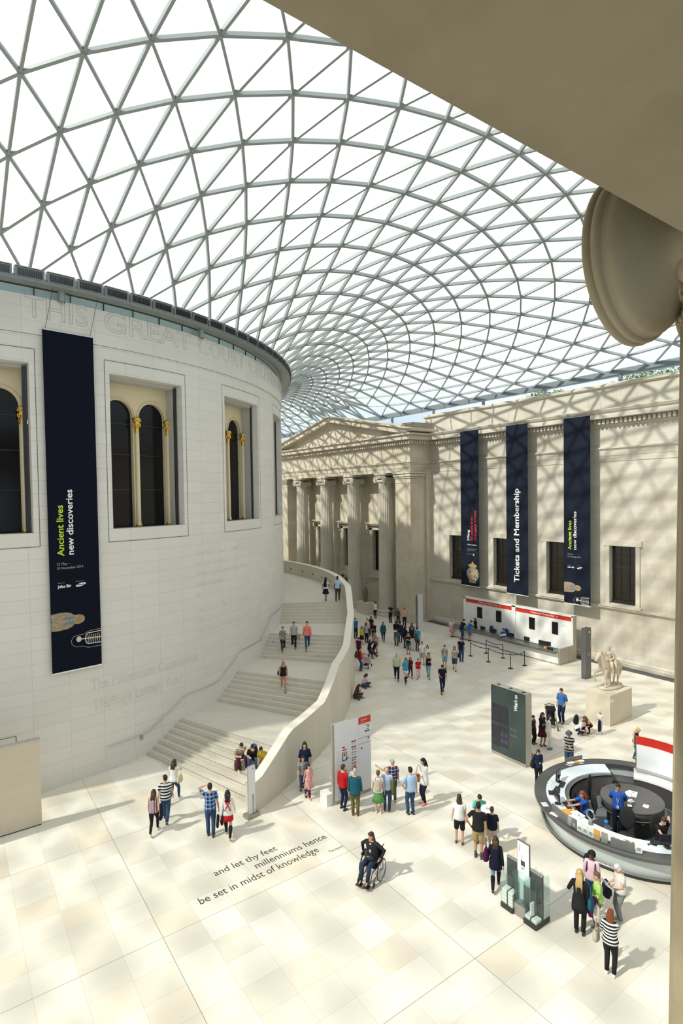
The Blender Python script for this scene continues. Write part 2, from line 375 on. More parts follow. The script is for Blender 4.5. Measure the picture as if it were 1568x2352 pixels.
# windows of the drum
def drum_window(idx, c):
    w = thing('window_%d' % idx, None, None); tag(w, kind='structure')
    Rp = 20.62; half = Rp*math.sin(rad(WH))+.02; cz0, cz1 = WZ0-.02, WZ1-.0
    ca, sa = math.cos(rad(c)), math.sin(rad(c)); w.location = (Rp*ca, Rp*sa, 0); w.rotation_euler = (0,0,rad(c)+PI/2)
    # local frame: x along the wall, -y outward, z up
    # old inner wall round the arches
    m = MB(); rr = 0.70; xs = (-0.86, 0.86); zs_ = 15.35
    def ztop(x):
        for q in xs:
            if abs(x-q) < rr: return zs_+math.sqrt(max(0, rr*rr-(x-q)**2))
        return None
    N = 70; X = [-half+2*half*i/N for i in range(N+1)]
    for q in xs: X += [q-rr, q+rr, q-rr*.98, q+rr*.98, q-rr*.92, q+rr*.92]
    X = sorted(X)
    for i in range(len(X)-1):
        a, b = X[i], X[i+1]; mid = (a+b)/2; t = ztop(mid)
        za = zb = WZ0
        if t is not None: za = ztop(a) or zs_; zb = ztop(b) or zs_
        m.add([(a,0,za),(b,0,zb),(b,0,cz1),(a,0,cz1)], [(0,1,2,3)])
        if t is not None: m.add([(a,0,za),(b,0,zb),(b,.25,zb),(a,.25,za)], [(0,1,2,3)])
    for q in xs:
        for s in (-1,1): m.add([(q+s*rr,0,WZ0),(q+s*rr,.25,WZ0),(q+s*rr,.25,zs_),(q+s*rr,0,zs_)], [(0,1,2,3)])
    m.build('arcade', M_cream, w)
    # roll mouldings on the arches
    r = MB()
    for q in xs:
        r.tube([(q+(rr+.09)*math.cos(t), -.02, zs_+(rr+.09)*math.sin(t)) for t in [PI*k/20 for k in range(21)]], .035, 6)
    r.build('arch_moulding', M_cream, w, True)
    s = MB()
    for x in (-half, half): s.box(min(x,x*0.93), max(x,x*0.93), -.62, 0, WZ0, WZ1)
    s.box(-half, half, -.62, 0, WZ1-.16, WZ1)
    s.build('inner_reveal', mat('reveal_plaster', (0.50,0.49,0.45), .7), w)
    for x in (half*.955,):
        d = MB(); d.box(x-.07, x+.07, -.66, -.60, WZ0, WZ1-.1); d.build('gap_shade_strip', M_black, w)  # black strip painted in for the shaded gap behind the cladding
    for x in (0, -half*.94, half*.94):
        cc = MB(); cc.lathe([(.13,WZ0),(.13,WZ0+.12),(.10,WZ0+.2),(.095,14.7),(.085,14.75)], (x,-.06,0), 14); cc.build('colonnette', M_cream, w, True)
        g = MB(); g.lathe([(.09,14.62),(.13,14.66),(.10,14.72),(.12,14.9),(.17,15.05),(.14,15.1),(.2,15.22),(.2,15.3),(.02,15.3)], (x,-.06,0), 12)
        for k in range(8):
            a = 2*PI*k/8; g.ball((x+.15*math.cos(a), -.06+.15*math.sin(a), 14.98), .045,.045,.11, 8)
            g.ball((x+.17*math.cos(a+.4), -.06+.17*math.sin(a+.4), 15.18), .05,.05,.05, 8)
        g.build('gilt_capital', M_gold, w, True)
        f = MB(); f.lathe([(.02,WZ0),(.15,WZ0),(.15,WZ0+.07),(.12,WZ0+.13),(.02,WZ0+.13)], (x,-.06,0), 12); f.build('gilt_foot', M_gold, w)
    p = MB()
    for q in xs: p.box(q-rr-.02, q+rr+.02, .20, .22, WZ0, 16.1)
    p.build('pane', M_winglass, w)
    b = MB()
    for q in xs:
        for z in (12.0, 13.6, 15.0): b.box(q-rr, q+rr, .16, .2, z-.02, z+.02)
    b.build('glazing_bar', M_dark, w)
k = 1
for c in WC:
    if -100 < c < -20: drum_window(k, c); k += 1
# inscription on the drum
def bend_drum(a0, z0, sx=1.0, r=R0+.07):
    def f(x, y, z):
        a = rad(a0)+x*sx/r; return ((r+z)*math.cos(a), (r+z)*math.sin(a), z0+y)
    return f
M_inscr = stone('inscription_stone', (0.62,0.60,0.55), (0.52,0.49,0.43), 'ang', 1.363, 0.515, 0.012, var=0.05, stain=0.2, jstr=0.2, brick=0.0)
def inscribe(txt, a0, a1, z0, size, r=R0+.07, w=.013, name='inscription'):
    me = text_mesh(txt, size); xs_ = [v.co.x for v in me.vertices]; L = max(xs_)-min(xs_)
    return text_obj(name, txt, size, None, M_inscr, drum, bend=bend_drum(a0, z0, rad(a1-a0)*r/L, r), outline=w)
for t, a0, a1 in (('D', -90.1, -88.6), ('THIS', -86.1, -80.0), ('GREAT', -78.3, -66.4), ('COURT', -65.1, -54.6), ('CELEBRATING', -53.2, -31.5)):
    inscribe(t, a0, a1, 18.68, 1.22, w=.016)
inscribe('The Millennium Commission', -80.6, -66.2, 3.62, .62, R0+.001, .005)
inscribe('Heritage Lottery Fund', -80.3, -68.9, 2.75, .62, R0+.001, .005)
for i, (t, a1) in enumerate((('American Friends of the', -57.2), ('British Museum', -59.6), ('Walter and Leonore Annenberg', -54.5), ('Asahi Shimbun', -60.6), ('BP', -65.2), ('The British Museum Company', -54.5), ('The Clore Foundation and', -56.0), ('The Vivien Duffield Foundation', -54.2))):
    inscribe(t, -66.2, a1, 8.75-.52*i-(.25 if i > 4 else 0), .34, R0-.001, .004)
# roof ring above the drum -----------------------------------------
def roof_ring():
    t = thing('drum_roof_ring', 'grey steel ring with louvre boxes crowning the round stone drum', 'roof ring')
    m = MB(); m.arcprism([(21.75,19.88),(22.28,19.88),(22.34,20.0),(22.1,20.12),(21.75,20.12)], (0,0), rad(-140), rad(40), 120); m.build('ring_beam', M_steel, t)
    m = MB(); m.arcprism([(21.45,19.5),(21.47,19.5),(21.47,19.9),(21.45,19.9)], (0,0), rad(-140), rad(40), 120); m.build('clerestory_glass', M_ringglass, t)
    for i in range(20):
        a = -118.6+3.6*i*1.0
        if i % 5 == 0:
            p = MB(); p.lathe([(.14,19.45),(.14,19.9)], pol(21.85, a, 0), 12); p.build('post', M_steel, t)
        q = MB(); q.rbox(*pol(21.5,a+1.2,19.7)[:2], 19.7, .02, .05, .4, rad(a+1.2)+PI/2); q.build('glazing_post', M_dark, t)
    for i in range(30):
        a = -97.0+2.8*i+.0
        b = MB(); n = 3; h = 1.27
        b.arcprism([(22.05,19.98),(22.42,19.92),(22.46,20.28),(22.1,20.40)], (0,0), rad(a-h), rad(a+h), 3)
        o = b.build('louvre_box', M_beam, t)
        s = MB()
        for k in range(14):
            q = a-h+.25+(2*h-.5)*k/13
            s.rbox(*pol(22.46,q,0)[:2], 20.10, .03, .035, .27, rad(q)+PI/2)
        s.build('louvre_slats', M_black, o)
        s = MB(); s.arcprism([(21.95,20.42),(22.5,20.29),(22.52,20.31),(21.97,20.45)], (0,0), rad(a-h), rad(a+h), 3); s.build('cover_plate', mat('pale_aluminium', (0.55,0.55,0.54), .4, .4), o)
roof_ring()
# ---------------------------------------------------------------- grand stair round the drum
TH = [-76,-70,-65,-60,-55,-50,-40,-30,-15,0,20,40]; RO = [29.2,28.75,28.35,28.0,27.55,27.15,26.6,26.2,26.1,26.1,26.1,26.1]
def rout(a): return float(np.interp(a, TH, RO))
FL = [(-74.1,-69.3,0.0),(-62.5,-57.9,1.05),(-50.9,-46.45,2.1),(-39.3,-35.0,3.15)]
def stair_z(a):
    z = 0
    for a0, a1, zb in FL:
        if a >= a0: z = zb+0.15*min(7, 1+math.floor((a-a0)/((a1-a0)/6)+1e-6))
    return z
def ptop(a):
    return float(np.interp(a, [-75,-74.0,-69.9,-63.2,-58.6,-51.2,-46.8,-39.6,-35.2,60], [1.12,1.14,2.15,2.15,3.22,3.25,4.27,4.27,5.32,5.32]))
def stair():
    t = thing('grand_staircase', 'broad pale limestone staircase curving up round the drum', 'staircase', pol(25,-60,0))
    def reb(mb, name, mt, sm=False):
        o = mb.build(name, mt, t, sm); o.matrix_parent_inverse = Matrix.Translation(t.location).inverted(); return o
    br = []
    for a0, a1, zb in FL:
        for i in range(7): br.append((a0+(a1-a0)*i/6, zb+0.15*(i+1)))
    br.append((40, None))
    for i in range(len(br)-1):
        a, z = br[i]; b = br[i+1][0]; m = MB(); n = max(1, int((b-a)/2))
        for k in range(n):
            p, q = a+(b-a)*k/n, a+(b-a)*(k+1)/n
            ri, ro, ro2 = R0-.1, rout(p)-.2, rout(q)-.2
            m.add([pol(ri,p,0),pol(ro,p,0),pol(ro2,q,0),pol(ri,q,0),pol(ri,p,z),pol(ro,p,z),pol(ro2,q,z),pol(ri,q,z)],
                  [(0,3,2,1),(4,5,6,7),(0,1,5,4),(1,2,6,5),(2,3,7,6),(3,0,4,7)])
        land = (i % 7 == 6)
        o = reb(m, 'landing' if land else 'step', M_stair)
        # dark non-slip strip behind the nosing
        s = MB(); ro = rout(a)-.42; da = .05/25*57.3
        s.add([pol(R0+.02,a+da,z+.003),pol(ro,a+da,z+.003),pol(ro,a+1.7*da,z+.003),pol(R0+.02,a+1.7*da,z+.003)], [(0,1,2,3)])
        if not land or True:
            q = s.build('nosing_strip', mat('nosing', (0.27,0.24,0.17), .7), o)
    m = MB(); A = np.arange(-75.2, 41, 0.7); A[0] = -74.9
    prof = []
    for i in range(len(A)-1):
        p, q = float(A[i]), float(A[i+1]); vs = []
        for a in (p, q):
            r = rout(a); zt = ptop(a); vs += [pol(r,a,0),pol(r,a,zt),pol(r-.38,a,zt),pol(r-.38,a,0)]
        fs = [(0,1,5,4),(1,2,6,5),(2,3,7,6)]
        if i == 0: fs.append((0,3,2,1))
        m.add(vs, fs)
    reb(m, 'parapet', M_stair)
    c = MB()
    for i in range(len(A)-1):
        p, q = float(A[i]), float(A[i+1]); vs = []
        for a in (p, q):
            r = rout(a); zt = ptop(a); vs += [pol(r+.015,a,zt-.03),pol(r+.015,a,zt+.015),pol(r-.395,a,zt+.015),pol(r-.395,a,zt-.03)]
        fs = [(0,1,5,4),(1,2,6,5),(2,3,7,6)]
        if i == 0: fs.append((0,3,2,1))
        c.add(vs, fs)
    reb(c, 'coping', mat('coping_stone', (0.78,0.73,0.62), .6, noise=.06, nscale=3))
    for a in range(-30, 30, 5):
        l = MB(); r = rout(a)-.385; l.rbox(*pol(r,a,0)[:2], 4.2+.45, .03, .16, .16, rad(a)); reb(l, 'wall_light', M_dark)
stair()
def handrail():
    t = thing('handrail', 'slim steel handrail following the stair along the curved drum wall', 'handrail', pol(21.8,-60,0))
    pts = []
    for a in np.arange(-79, -36, 0.5):
        pts.append(pol(R0+.11, a, float(np.interp(a, [-79,-74.1,-68.6,-62.6,-57.2,-51.0,-45.9,-39.5], [1.05,1.08,2.12,2.13,3.19,3.19,4.25,4.27]))))
    m = MB(); m.tube(pts, .022, 8); o = m.build('rail', M_brush, t, True); o.matrix_parent_inverse = Matrix.Translation(t.location).inverted()
    for i in range(3, len(pts), 9):
        p = Vector(pts[i]); q = Vector(pol(R0, math.degrees(math.atan2(p.y,p.x)), p.z-.06)); b = MB(); b.tube([p, p-Vector((0,0,.05)), q], .012, 6)
        o = b.build('bracket', M_brush, t); o.matrix_parent_inverse = Matrix.Translation(t.location).inverted()
handrail()
b = MB(); b.rbox(*pol(R0+.05,-74.9,0)[:2], .93, .12, .1, .18, rad(-74.9)); tag(b.build('wall_box', M_brush), 'small steel box on the drum wall under the handrail start', 'wall box')
# ---------------------------------------------------------------- east wall
XW = 35.35; YS, YN = -52.0, -8.9
WY = [-12.3,-17.17,-22.1,-26.95,-31.85,-36.7]    # window centres
WIN0, WIN1, WW = 4.07, 8.08, 0.88
def east_wall():
    m = MB()
    ys = [YS]
    for c in sorted(WY): ys += [c-WW, c+WW]
    ys += [YN]
    for i in range(0, len(ys)-1):
        a, b = ys[i], ys[i+1]
        if i % 2 == 0: m.box(XW, XW+1.0, a, b, 0, 17.0)
        else: m.box(XW, XW+1.0, a, b, 0, WIN0); m.box(XW, XW+1.0, a, b, WIN1, 17.0)
    # plinth, sill band, architrave fasciae, cornice
    def band(prof): m.extr(prof, 'y', YS, YN)
    band([(XW+.1,0),(XW-.22,0),(XW-.22,.22),(XW-.15,.26),(XW-.15,.36),(XW-.06,.44),(XW+.1,.46)])
    band([(XW+.1,3.55),(XW-.06,3.60),(XW-.14,3.70),(XW-.20,3.74),(XW-.20,3.88),(XW+.1,3.92)])
    band([(XW+.1,13.62),(XW-.03,13.62),(XW-.03,13.98),(XW-.05,13.99),(XW-.05,14.33),(XW-.10,14.40),(XW-.16,14.46),(XW-.16,14.56),(XW+.1,14.6)])
    band([(XW+.1,15.95),(XW-.08,15.98),(XW-.12,16.08),(XW-.12,16.40),(XW-.42,16.44),(XW-.62,16.46),(XW-.62,16.78),(XW-.70,16.84),(XW-.80,17.0),(XW-.80,17.06),(XW+.3,17.12)])
    o = m.build('wall_right', M_wall); tag(o, kind='structure')
    d = MB(); y = YS
    while y < YN-.3: d.box(XW-.36, XW-.10, y, y+.17, 16.10, 16.38); y += .30
    d.build('dentils', M_wall, o)
    a = MB(); a.box(XW+.35, XW+1.0, YS, -8.1, 16.9, 18.62); a.extr([(XW+1.1,18.60),(XW+.28,18.60),(XW+.18,18.68),(XW+.18,18.84),(XW+.30,18.90),(XW+1.1,18.94)], 'y', YS, -8.0)
    a.build('attic', M_wall, o)
    a = MB(); a.box(XW+.6, XW+1.2, -8.1, 44, 16.9, 18.3); a.box(XW+.2, XW+.8, -9.6, -6.2, 17.05, 17.7); a.build('low_attic', M_wall, o)
    w = MB()
    for c in (0,): w.box(XW, XW+1, 16, 46, 0, 17); 
    w.build('north_stretch', M_wall, o)
    g = MB(); g.box(34.42, XW-.2, YS, -9.2, -.01, .012); g.build('floor_grille', mat('dark_grille', (0.075,0.075,0.075), .5), o)
    # small dark slots in the flank and wall
    for i, c in enumerate(WY):
        w = thing('window_%d' % (10+i), None, None); tag(w, kind='structure'); w.location = (XW, c, 0)
        s = MB(); W = WW
        for sy in (-1, 1): s.box(-.10, .0, min(sy*W, sy*(W+.27)), max(sy*W, sy*(W+.27)), WIN0-.1, WIN1+.25)
        s.box(-.10, .0, -W-.27, W+.27, WIN1, WIN1+.25); s.box(-.12, .0, -W-.40, W+.40, WIN1-.12, WIN1+.28)
        s.box(-.26, .0, -W-.42, W+.42, 3.86, 4.02)
        s.build('window_surround', M_wall, w)
        f = MB()
        for sy in (-1, 1): f.box(.30, .40, min(sy*W, sy*(W-.09)), max(sy*W, sy*(W-.09)), WIN0, WIN1)
        f.box(.30, .40, -W, W, WIN1-.08, WIN1); f.box(.2, .44, -W, W, WIN0-.02, WIN0+.22)
        for q in (-.29, .29): f.box(.33, .37, q*1.0-.012, q+.012, WIN0, WIN1)
        for zz in (4.75,5.4,6.05,6.7,7.35): f.box(.33, .37, -W, W, zz-.012, zz+.012)
        f.box(.33,.37,-W,W,6.38-.02,6.38+.02)
        f.build('window_frame', M_frame, w)
        p = MB(); p.box(.36, .375, -W, W, WIN0, WIN1); p.build('pane', glass_mat('window_glass_clear', (.5,.5,.48), .02, .12) if 'window_glass_clear' not in MATS else MATS['window_glass_clear'], w)
        r = MB(); r.box(1.3, 1.34, -W-.4, W+.4, WIN0-.3, WIN1+.3); r.build('dark_interior', mat('dark_room', (0.02,0.02,0.02), .9), w)
        r = MB(); r.box(.75, .80, .1, W+.1, WIN0, WIN1-.5); r.box(.9, .96, -.5, -.1, WIN0, WIN1-.3); r.build('inner_shutter', mat('brown_shutter', (0.20,0.12,0.05), .6), w)
    return o
east_wall()
# ---------------------------------------------------------------- east portico
PX = 32.85; PYc = 2.9; CYS = [PYc-7.65, PYc-2.55, PYc+2.55, PYc+7.65]; PY0, PY1 = -9.05, 14.85; CXA = 33.55
def portico():
    o = None; m = MB()
    # back wall with window and door openings
    XB = 34.8
    ws = [(c, .0) for c in (PYc-5.1-1.9+.0, )]
    cent = [-2.2, 2.9, 8.0]
    for c in cent: pass
    ys = [PY0]
    for c in cent: ys += [c-1.04, c+1.04]
    ys += [PY1+2]
    for i in range(len(ys)-1):
        a, b = ys[i], ys[i+1]
        if i % 2 == 0: m.box(XB, XB+.8, a, b, 0, 14)
        elif i == 3: m.box(XB, XB+.8, a, b, 2.6, 3.87); m.box(XB, XB+.8, a, b, 8.0, 14)
        else: m.box(XB, XB+.8, a, b, 0, 3.87); m.box(XB, XB+.8, a, b, 8.0, 14)
    # antae and flanks
    m.box(PX, 34.4, PY0, PY0+2.05, 0, 13.62); m.box(34.4, XW+.4, PY0+.18, PY0+1.9, 0, 13.62)
    m.box(PX, 34.4, PY1-2.05, PY1, 0, 13.62); m.box(34.4, XW+.4, PY1-1.9, PY1-.18, 0, 13.62)
    # anta bases
    for (a, b) in ((PY0, PY0+2.05), (PY1-2.05, PY1)):
        m.box(PX-.18, 34.58, a-.18, b+.18, 0, .22); m.box(PX-.1, 34.5, a-.1, b+.1, .22, .36); m.box(PX-.05, 34.45, a-.05, b+.05, .36, .46)
        m.box(PX-.03, 34.43, a-.03, b+.03, 12.62, 12.68)
        m.box(PX-.07, 34.47, a-.07, b+.07, 13.05, 13.14); m.box(PX-.14, 34.54, a-.14, b+.14, 13.22, 13.40); m.box(PX-.20, 34.6, a-.20, b+.20, 13.46, 13.62)
    # entablature
    def frame_ent(z0, z1, e): m.box(PX-e, XW+.5, PY0-e, PY1+e, z0, z1)
    frame_ent(13.62, 13.97, -.03); frame_ent(13.97, 14.33, .0); frame_ent(14.33, 14.45, .05); frame_ent(14.45, 14.62, .12)
    frame_ent(14.62, 15.98, .0); frame_ent(15.98, 16.08, .08); frame_ent(16.08, 16.40, .12)
    frame_ent(16.40, 16.46, .45); frame_ent(16.46, 16.78, .62); frame_ent(16.78, 16.86, .70); frame_ent(16.86, 17.0, .78)
    # ceiling of the portico
    wall = m.build('wall_portico', M_portico); tag(wall, kind='structure')
    d = MB(); y = PY0-.3
    while y < PY1+.2: d.box(PX-.38, PX-.10, y, y+.17, 16.10, 16.38); y += .30
    x = PX-.1
    while x < XW-.2: d.box(x, x+.17, PY0-.38, PY0-.10, 16.10, 16.38); x += .30
    d.build('dentils', M_portico, wall)
    # pediment
    e = .78; y0, y1, ya, za = PY0-e, PY1+e, PYc, 19.95
    z0 = 17.0
    s = (za-17.42)/(ya-y0)
    def rk(off_t, off_b, x0, x1, name):
        q = MB()
        for (ys_, sg) in ((y0, 1), (y1, -1)):
            poly = [(ys_, 17.42-off_t), (ya, za-off_t), (ya, za-off_b), (ys_+sg*max(0, (off_b-.42)/s), max(17.0, 17.42-off_b))]
            if off_b <= .42: poly[3] = (ys_, 17.42-off_b)
            q.extr(poly, 'x', x0, x1)
        return q
    q = rk(0, .14, PX-e, 35.9, 'a'); q.build('raking_cornice', M_portico, wall)
    q = rk(.14, .22, PX-.70, 35.9, 'b'); q.build('raking_cornice', M_portico, wall)
    q = rk(.22, .62, PX-.60, 35.9, 'c'); q.build('raking_cornice', M_portico, wall)
    q = rk(.60, .75, PX-.2, 35.9, 'd'); q.build('raking_cornice', M_portico, wall)
    t = MB(); t.extr([(y0+.9,16.9),(y1-.9,16.9),(ya,za-.5)], 'x', PX+.12, 35.8); t.build('tympanum', M_portico, wall)
    t = MB(); t.box(PX-.05, 35.3, PY0-.3, PY0+1.1, 17.4, 18.0); t.build('corner_block', mat('weathered_block', (0.30,0.27,0.20), .8, noise=.3, nscale=4), wall)
    # steps along the front
    # slots in the flank
    sl = MB()
    for z in (9.75, 3.75, .95): sl.box(35.0, 35.12, PY0+.12, PY0+.19, z-.28, z+.28)
    sl.build('wall_slot', M_black, wall)
    # windows
    for i, c in enumerate(cent):
        w = thing('window_%d' % (20+i), None, None); tag(w, kind='structure'); w.location = (XB, c, 0)
        s_ = MB()
        for sy in (-1,1): s_.box(-.08, 0, min(sy*1.1, sy*1.5), max(sy*1.1, sy*1.5), 3.3, 8.2)
        s_.box(-.08, 0, -1.5, 1.5, 8.0, 8.3); s_.box(-.45, 0, -1.75, 1.75, 8.62, 8.78); s_.box(-.35, 0, -1.65, 1.65, 8.5, 8.62); s_.box(-.3, 0, -1.6, 1.6, 3.15, 3.35)
        for sy in (-1,1): s_.box(-.35, 0, sy*1.62-.1, sy*1.62+.1, 8.0, 8.5); s_.box(-.2, 0, sy*1.62-.08, sy*1.62+.08, 7.7, 8.0)
        s_.build('window_surround', M_portico, w)
        f = MB()
        for sy in (-1,1): f.box(.35, .45, min(sy*1.1, sy*1.0), max(sy*1.1, sy*1.0), 3.87, 8.0)
        f.box(.35,.45,-1.1,1.1,7.85,8.0); f.box(.3,.5,-1.1,1.1,3.87,3.85)
        for q_ in (-.5, 0, .5): f.box(.38,.42,q_-.015,q_+.015,3.87,8.0)
        for k_ in range(1, 7): f.box(.38,.42,-1.1,1.1,3.87+k_*.61-.015,3.87+k_*.61+.015)
        f.build('window_frame', M_frame, w)
        p = MB(); p.box(.42,.43,-1.1,1.1,3.87,8.0); p.build('pane', MATS['window_glass_clear'], w)
        r = MB(); r.box(.6,.62,-1.3,1.3,3.4,8.1); r.build('brown_blind', mat('brown_blind', (0.16,0.09,0.035), .8), w)
    # doorway in the back wall
    dr = thing('door_1', None, None); tag(dr, kind='structure'); dr.location = (XB, 2.9, 0)
    s_ = MB(); s_.box(-.4, 0, -1.7, 1.7, 2.98, 3.12)
    for sy in (-1,1): s_.box(-.1,0,min(sy*1.1, sy*1.35),max(sy*1.1, sy*1.35),0,2.98)
    s_.box(-.1,0,-1.35,1.35,2.6,2.98); s_.build('door_surround', M_portico, dr)
    s_ = MB(); s_.box(.5,.55,-1.1,1.1,0,2.6); s_.build('door_leaf', mat('dark_oak_door', (0.06,0.025,0.012), .6), dr)
portico()
def volute_pts(cx, cz, sg, R=.33, turns=2.4, n=60):
    P = []
    for i in range(n+1):
        t = i/n; r = R*(1-t)**1.0*.92+.03; a = PI/2-sg*t*turns*2*PI; P.append((cx+r*math.cos(a), cz+r*math.sin(a)))
    return P
def make_column(loc, zt=13.62, label='', group=None, facing=-1, axis='x'):
    """Ionic column; the volute faces look along axis"""
    t = thing('ionic_column', label, 'column', loc, 0, group)
    b = MB(); b.lathe([(1.08,0),(1.10,.1),(1.06,.2),(.98,.24),(.93,.30),(.96,.36),(1.0,.44),(.97,.52),(.88,.56),(.84,.60)], (0,0,0), 36)
    b.build('base', M_column, t, True)
    s = MB(); nf = 24; vs = []; prof = []
    for j in range(25):
        z = .58+(12.62-.58)*j/24; u = j/24; r = .83-.115*u-.02*math.sin(PI*u)*-1
        ring = []
        for k in range(nf*6):
            a = 2*PI*k/(nf*6); ph = (k % 6)/6; fl_ = abs(math.sin(PI*ph)) if ph > 0 else 0
            depth = .045*fl_*(1 if .0 < u < 1 else .3); ring.append(((r-depth)*math.cos(a), (r-depth)*math.sin(a), z))
        prof.append(ring)
    n = nf*6; vs = [v for q in prof for v in q]; fs = [(i*n+k, i*n+(k+1) % n, (i+1)*n+(k+1) % n, (i+1)*n+k) for i in range(24) for k in range(n)]
    s.add(vs, fs); s.build('fluted_shaft', M_column, t)
    c = MB(); c.lathe([(.70,12.5),(.76,12.56),(.72,12.62),(.80,12.72),(.90,12.84),(.92,12.95),(.7,13.0)], (0,0,0), 36)
    for k in range(20):
        a = 2*PI*k/20; c.ball((.86*math.cos(a), .86*math.sin(a), 12.86), .085,.085,.12, 8)
    c.build('echinus', M_column, t, True)
    v = MB()
    v.box(-.86,.86,-.86,.86, 13.42,13.62)
    for sx in (-1, 1):                        # volute faces (front and back)
        v.obox((sx*.72,0,13.26), Vector((1,0,0)), Vector((0,1,0)), Vector((0,0,1)), .07, .72, .17)
        for sy in (-1, 1):
            v.lathe([(.0,-.06),(.33,-.06),(.33,.06),(.0,.06)], (sx*.74, sy*.70, 13.02), 28, axis='x')
            P = volute_pts(sy*.70, 13.02, sy)
            v.tube([(sx*.80, p[0], p[1]) for p in P], [.045*(1-.5*i/60) for i in range(61)], 6)
            v.ball((sx*.82, sy*.70, 13.02), .05,.06,.06, 8)
        v.tube([(sx*.80, y, 13.32-.05*math.cos(y*2)) for y in np.linspace(-.66,.66,12)], .04, 6)
    for sy in (-1, 1):                        # bolsters joining the faces
        pr = []
        for i in range(13):
            u = -1+2*i/12; pr.append((.20+.14*abs(u)**1.6, u*.70))
        v.lathe(pr, (0, sy*.70, 13.04), 24, axis='x')
    o = v.build('volute_capital', M_column, t, True)
    if axis == 'y':
        for ch in t.children: ch.rotation_euler = (0,0,PI/2)
    return t
POS = ['nearest the banner wall', 'second from the banner wall', 'third from the banner wall', 'nearest the stone drum']
c0 = make_column((CXA, CYS[0], 0), label='tall fluted portico column, '+POS[0], group='fluted portico columns')
c0.scale = (.90, .90, 1)
for i in (1,2,3):
    c = copy_tree(c0); c.location = (CXA, CYS[i], 0); c['label'] = 'tall fluted portico column, '+POS[i]
# ---------------------------------------------------------------- far and hidden walls that bound the court
m = MB(); m.box(-38, 37, 46, 47, 0, 19); tag(m.build('wall_back', M_wall), kind='structure')
m = MB(); m.box(-38, -37, -53, 47, 0, 18.5); tag(m.build('wall_left', M_wall), kind='structure')
m = MB(); m.box(-38, -8, -50.6, -49.6, 0, 17); m.box(12, 36, -50.6, -49.6, 0, 17); tag(m.build('wall_front', M_wall), kind='structure')
# ---------------------------------------------------------------- near portico over the viewer
YE = -44.47
def near_portico():
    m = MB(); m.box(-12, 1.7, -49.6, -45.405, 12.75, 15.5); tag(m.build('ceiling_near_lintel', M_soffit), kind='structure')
    m = MB(); m.box(-12, 16, -46.6, -44.62, 13.62, 17.0); m.box(-12, 16, -44.62, -43.6, 16.3, 17.1)  # second box: unseen cornice, added to keep sky light off the volute
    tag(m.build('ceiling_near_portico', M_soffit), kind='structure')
    CXN, CYN = 3.50, YE-.80
    t = thing('near_ionic_column', 'large close Ionic column at the right edge, only its volute and shaft edge in view', 'column', (CXN, CYN, 0))
    # shaft with broad flutes
    s = MB(); nf = 20; q = 8; n = nf*q; prof = []
    for j in range(41):
        z = .1+(12.88-.1)*j/40; u = j/40; r = .905-.155*u; ring = []
        for k in range(n):
            a = 2*PI*k/n; ph = (k % q)/q; dp = .05*math.sqrt(max(0, math.sin(PI*min(1, max(0, (ph-.12)/.76)))))
            ring.append(((r-dp)*math.cos(a), (r-dp)*math.sin(a), z))
        prof.append(ring)
    s.add([v for g in prof for v in g], [(i*n+k, i*n+(k+1) % n, (i+1)*n+(k+1) % n, (i+1)*n+k) for i in range(40) for k in range(n)])
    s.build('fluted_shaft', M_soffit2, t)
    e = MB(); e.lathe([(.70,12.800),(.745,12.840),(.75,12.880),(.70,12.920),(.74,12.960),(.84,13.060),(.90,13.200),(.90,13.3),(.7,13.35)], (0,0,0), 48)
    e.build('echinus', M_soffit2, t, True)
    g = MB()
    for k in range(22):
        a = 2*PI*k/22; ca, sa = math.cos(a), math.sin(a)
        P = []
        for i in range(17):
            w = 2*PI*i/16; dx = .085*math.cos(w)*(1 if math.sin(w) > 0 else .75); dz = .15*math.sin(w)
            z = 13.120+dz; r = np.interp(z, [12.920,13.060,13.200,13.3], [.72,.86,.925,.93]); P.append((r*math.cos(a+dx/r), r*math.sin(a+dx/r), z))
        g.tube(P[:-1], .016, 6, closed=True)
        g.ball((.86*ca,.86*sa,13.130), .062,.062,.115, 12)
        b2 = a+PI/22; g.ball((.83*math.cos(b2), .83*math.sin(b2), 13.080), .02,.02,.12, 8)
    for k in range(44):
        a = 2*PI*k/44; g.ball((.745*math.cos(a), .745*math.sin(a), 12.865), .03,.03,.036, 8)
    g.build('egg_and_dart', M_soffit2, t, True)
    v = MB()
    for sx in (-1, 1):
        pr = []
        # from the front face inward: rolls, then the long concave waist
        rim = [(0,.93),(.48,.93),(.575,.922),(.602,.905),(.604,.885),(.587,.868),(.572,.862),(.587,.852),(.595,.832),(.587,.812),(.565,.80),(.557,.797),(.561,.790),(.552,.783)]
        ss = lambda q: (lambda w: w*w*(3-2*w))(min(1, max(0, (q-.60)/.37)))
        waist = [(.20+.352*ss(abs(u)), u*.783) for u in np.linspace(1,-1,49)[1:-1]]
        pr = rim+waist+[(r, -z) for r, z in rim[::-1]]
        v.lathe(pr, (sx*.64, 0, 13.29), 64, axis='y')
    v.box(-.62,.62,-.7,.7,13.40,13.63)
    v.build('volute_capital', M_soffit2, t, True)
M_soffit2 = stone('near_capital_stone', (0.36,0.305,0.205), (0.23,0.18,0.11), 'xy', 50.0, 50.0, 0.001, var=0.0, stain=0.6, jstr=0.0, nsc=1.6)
near_portico()
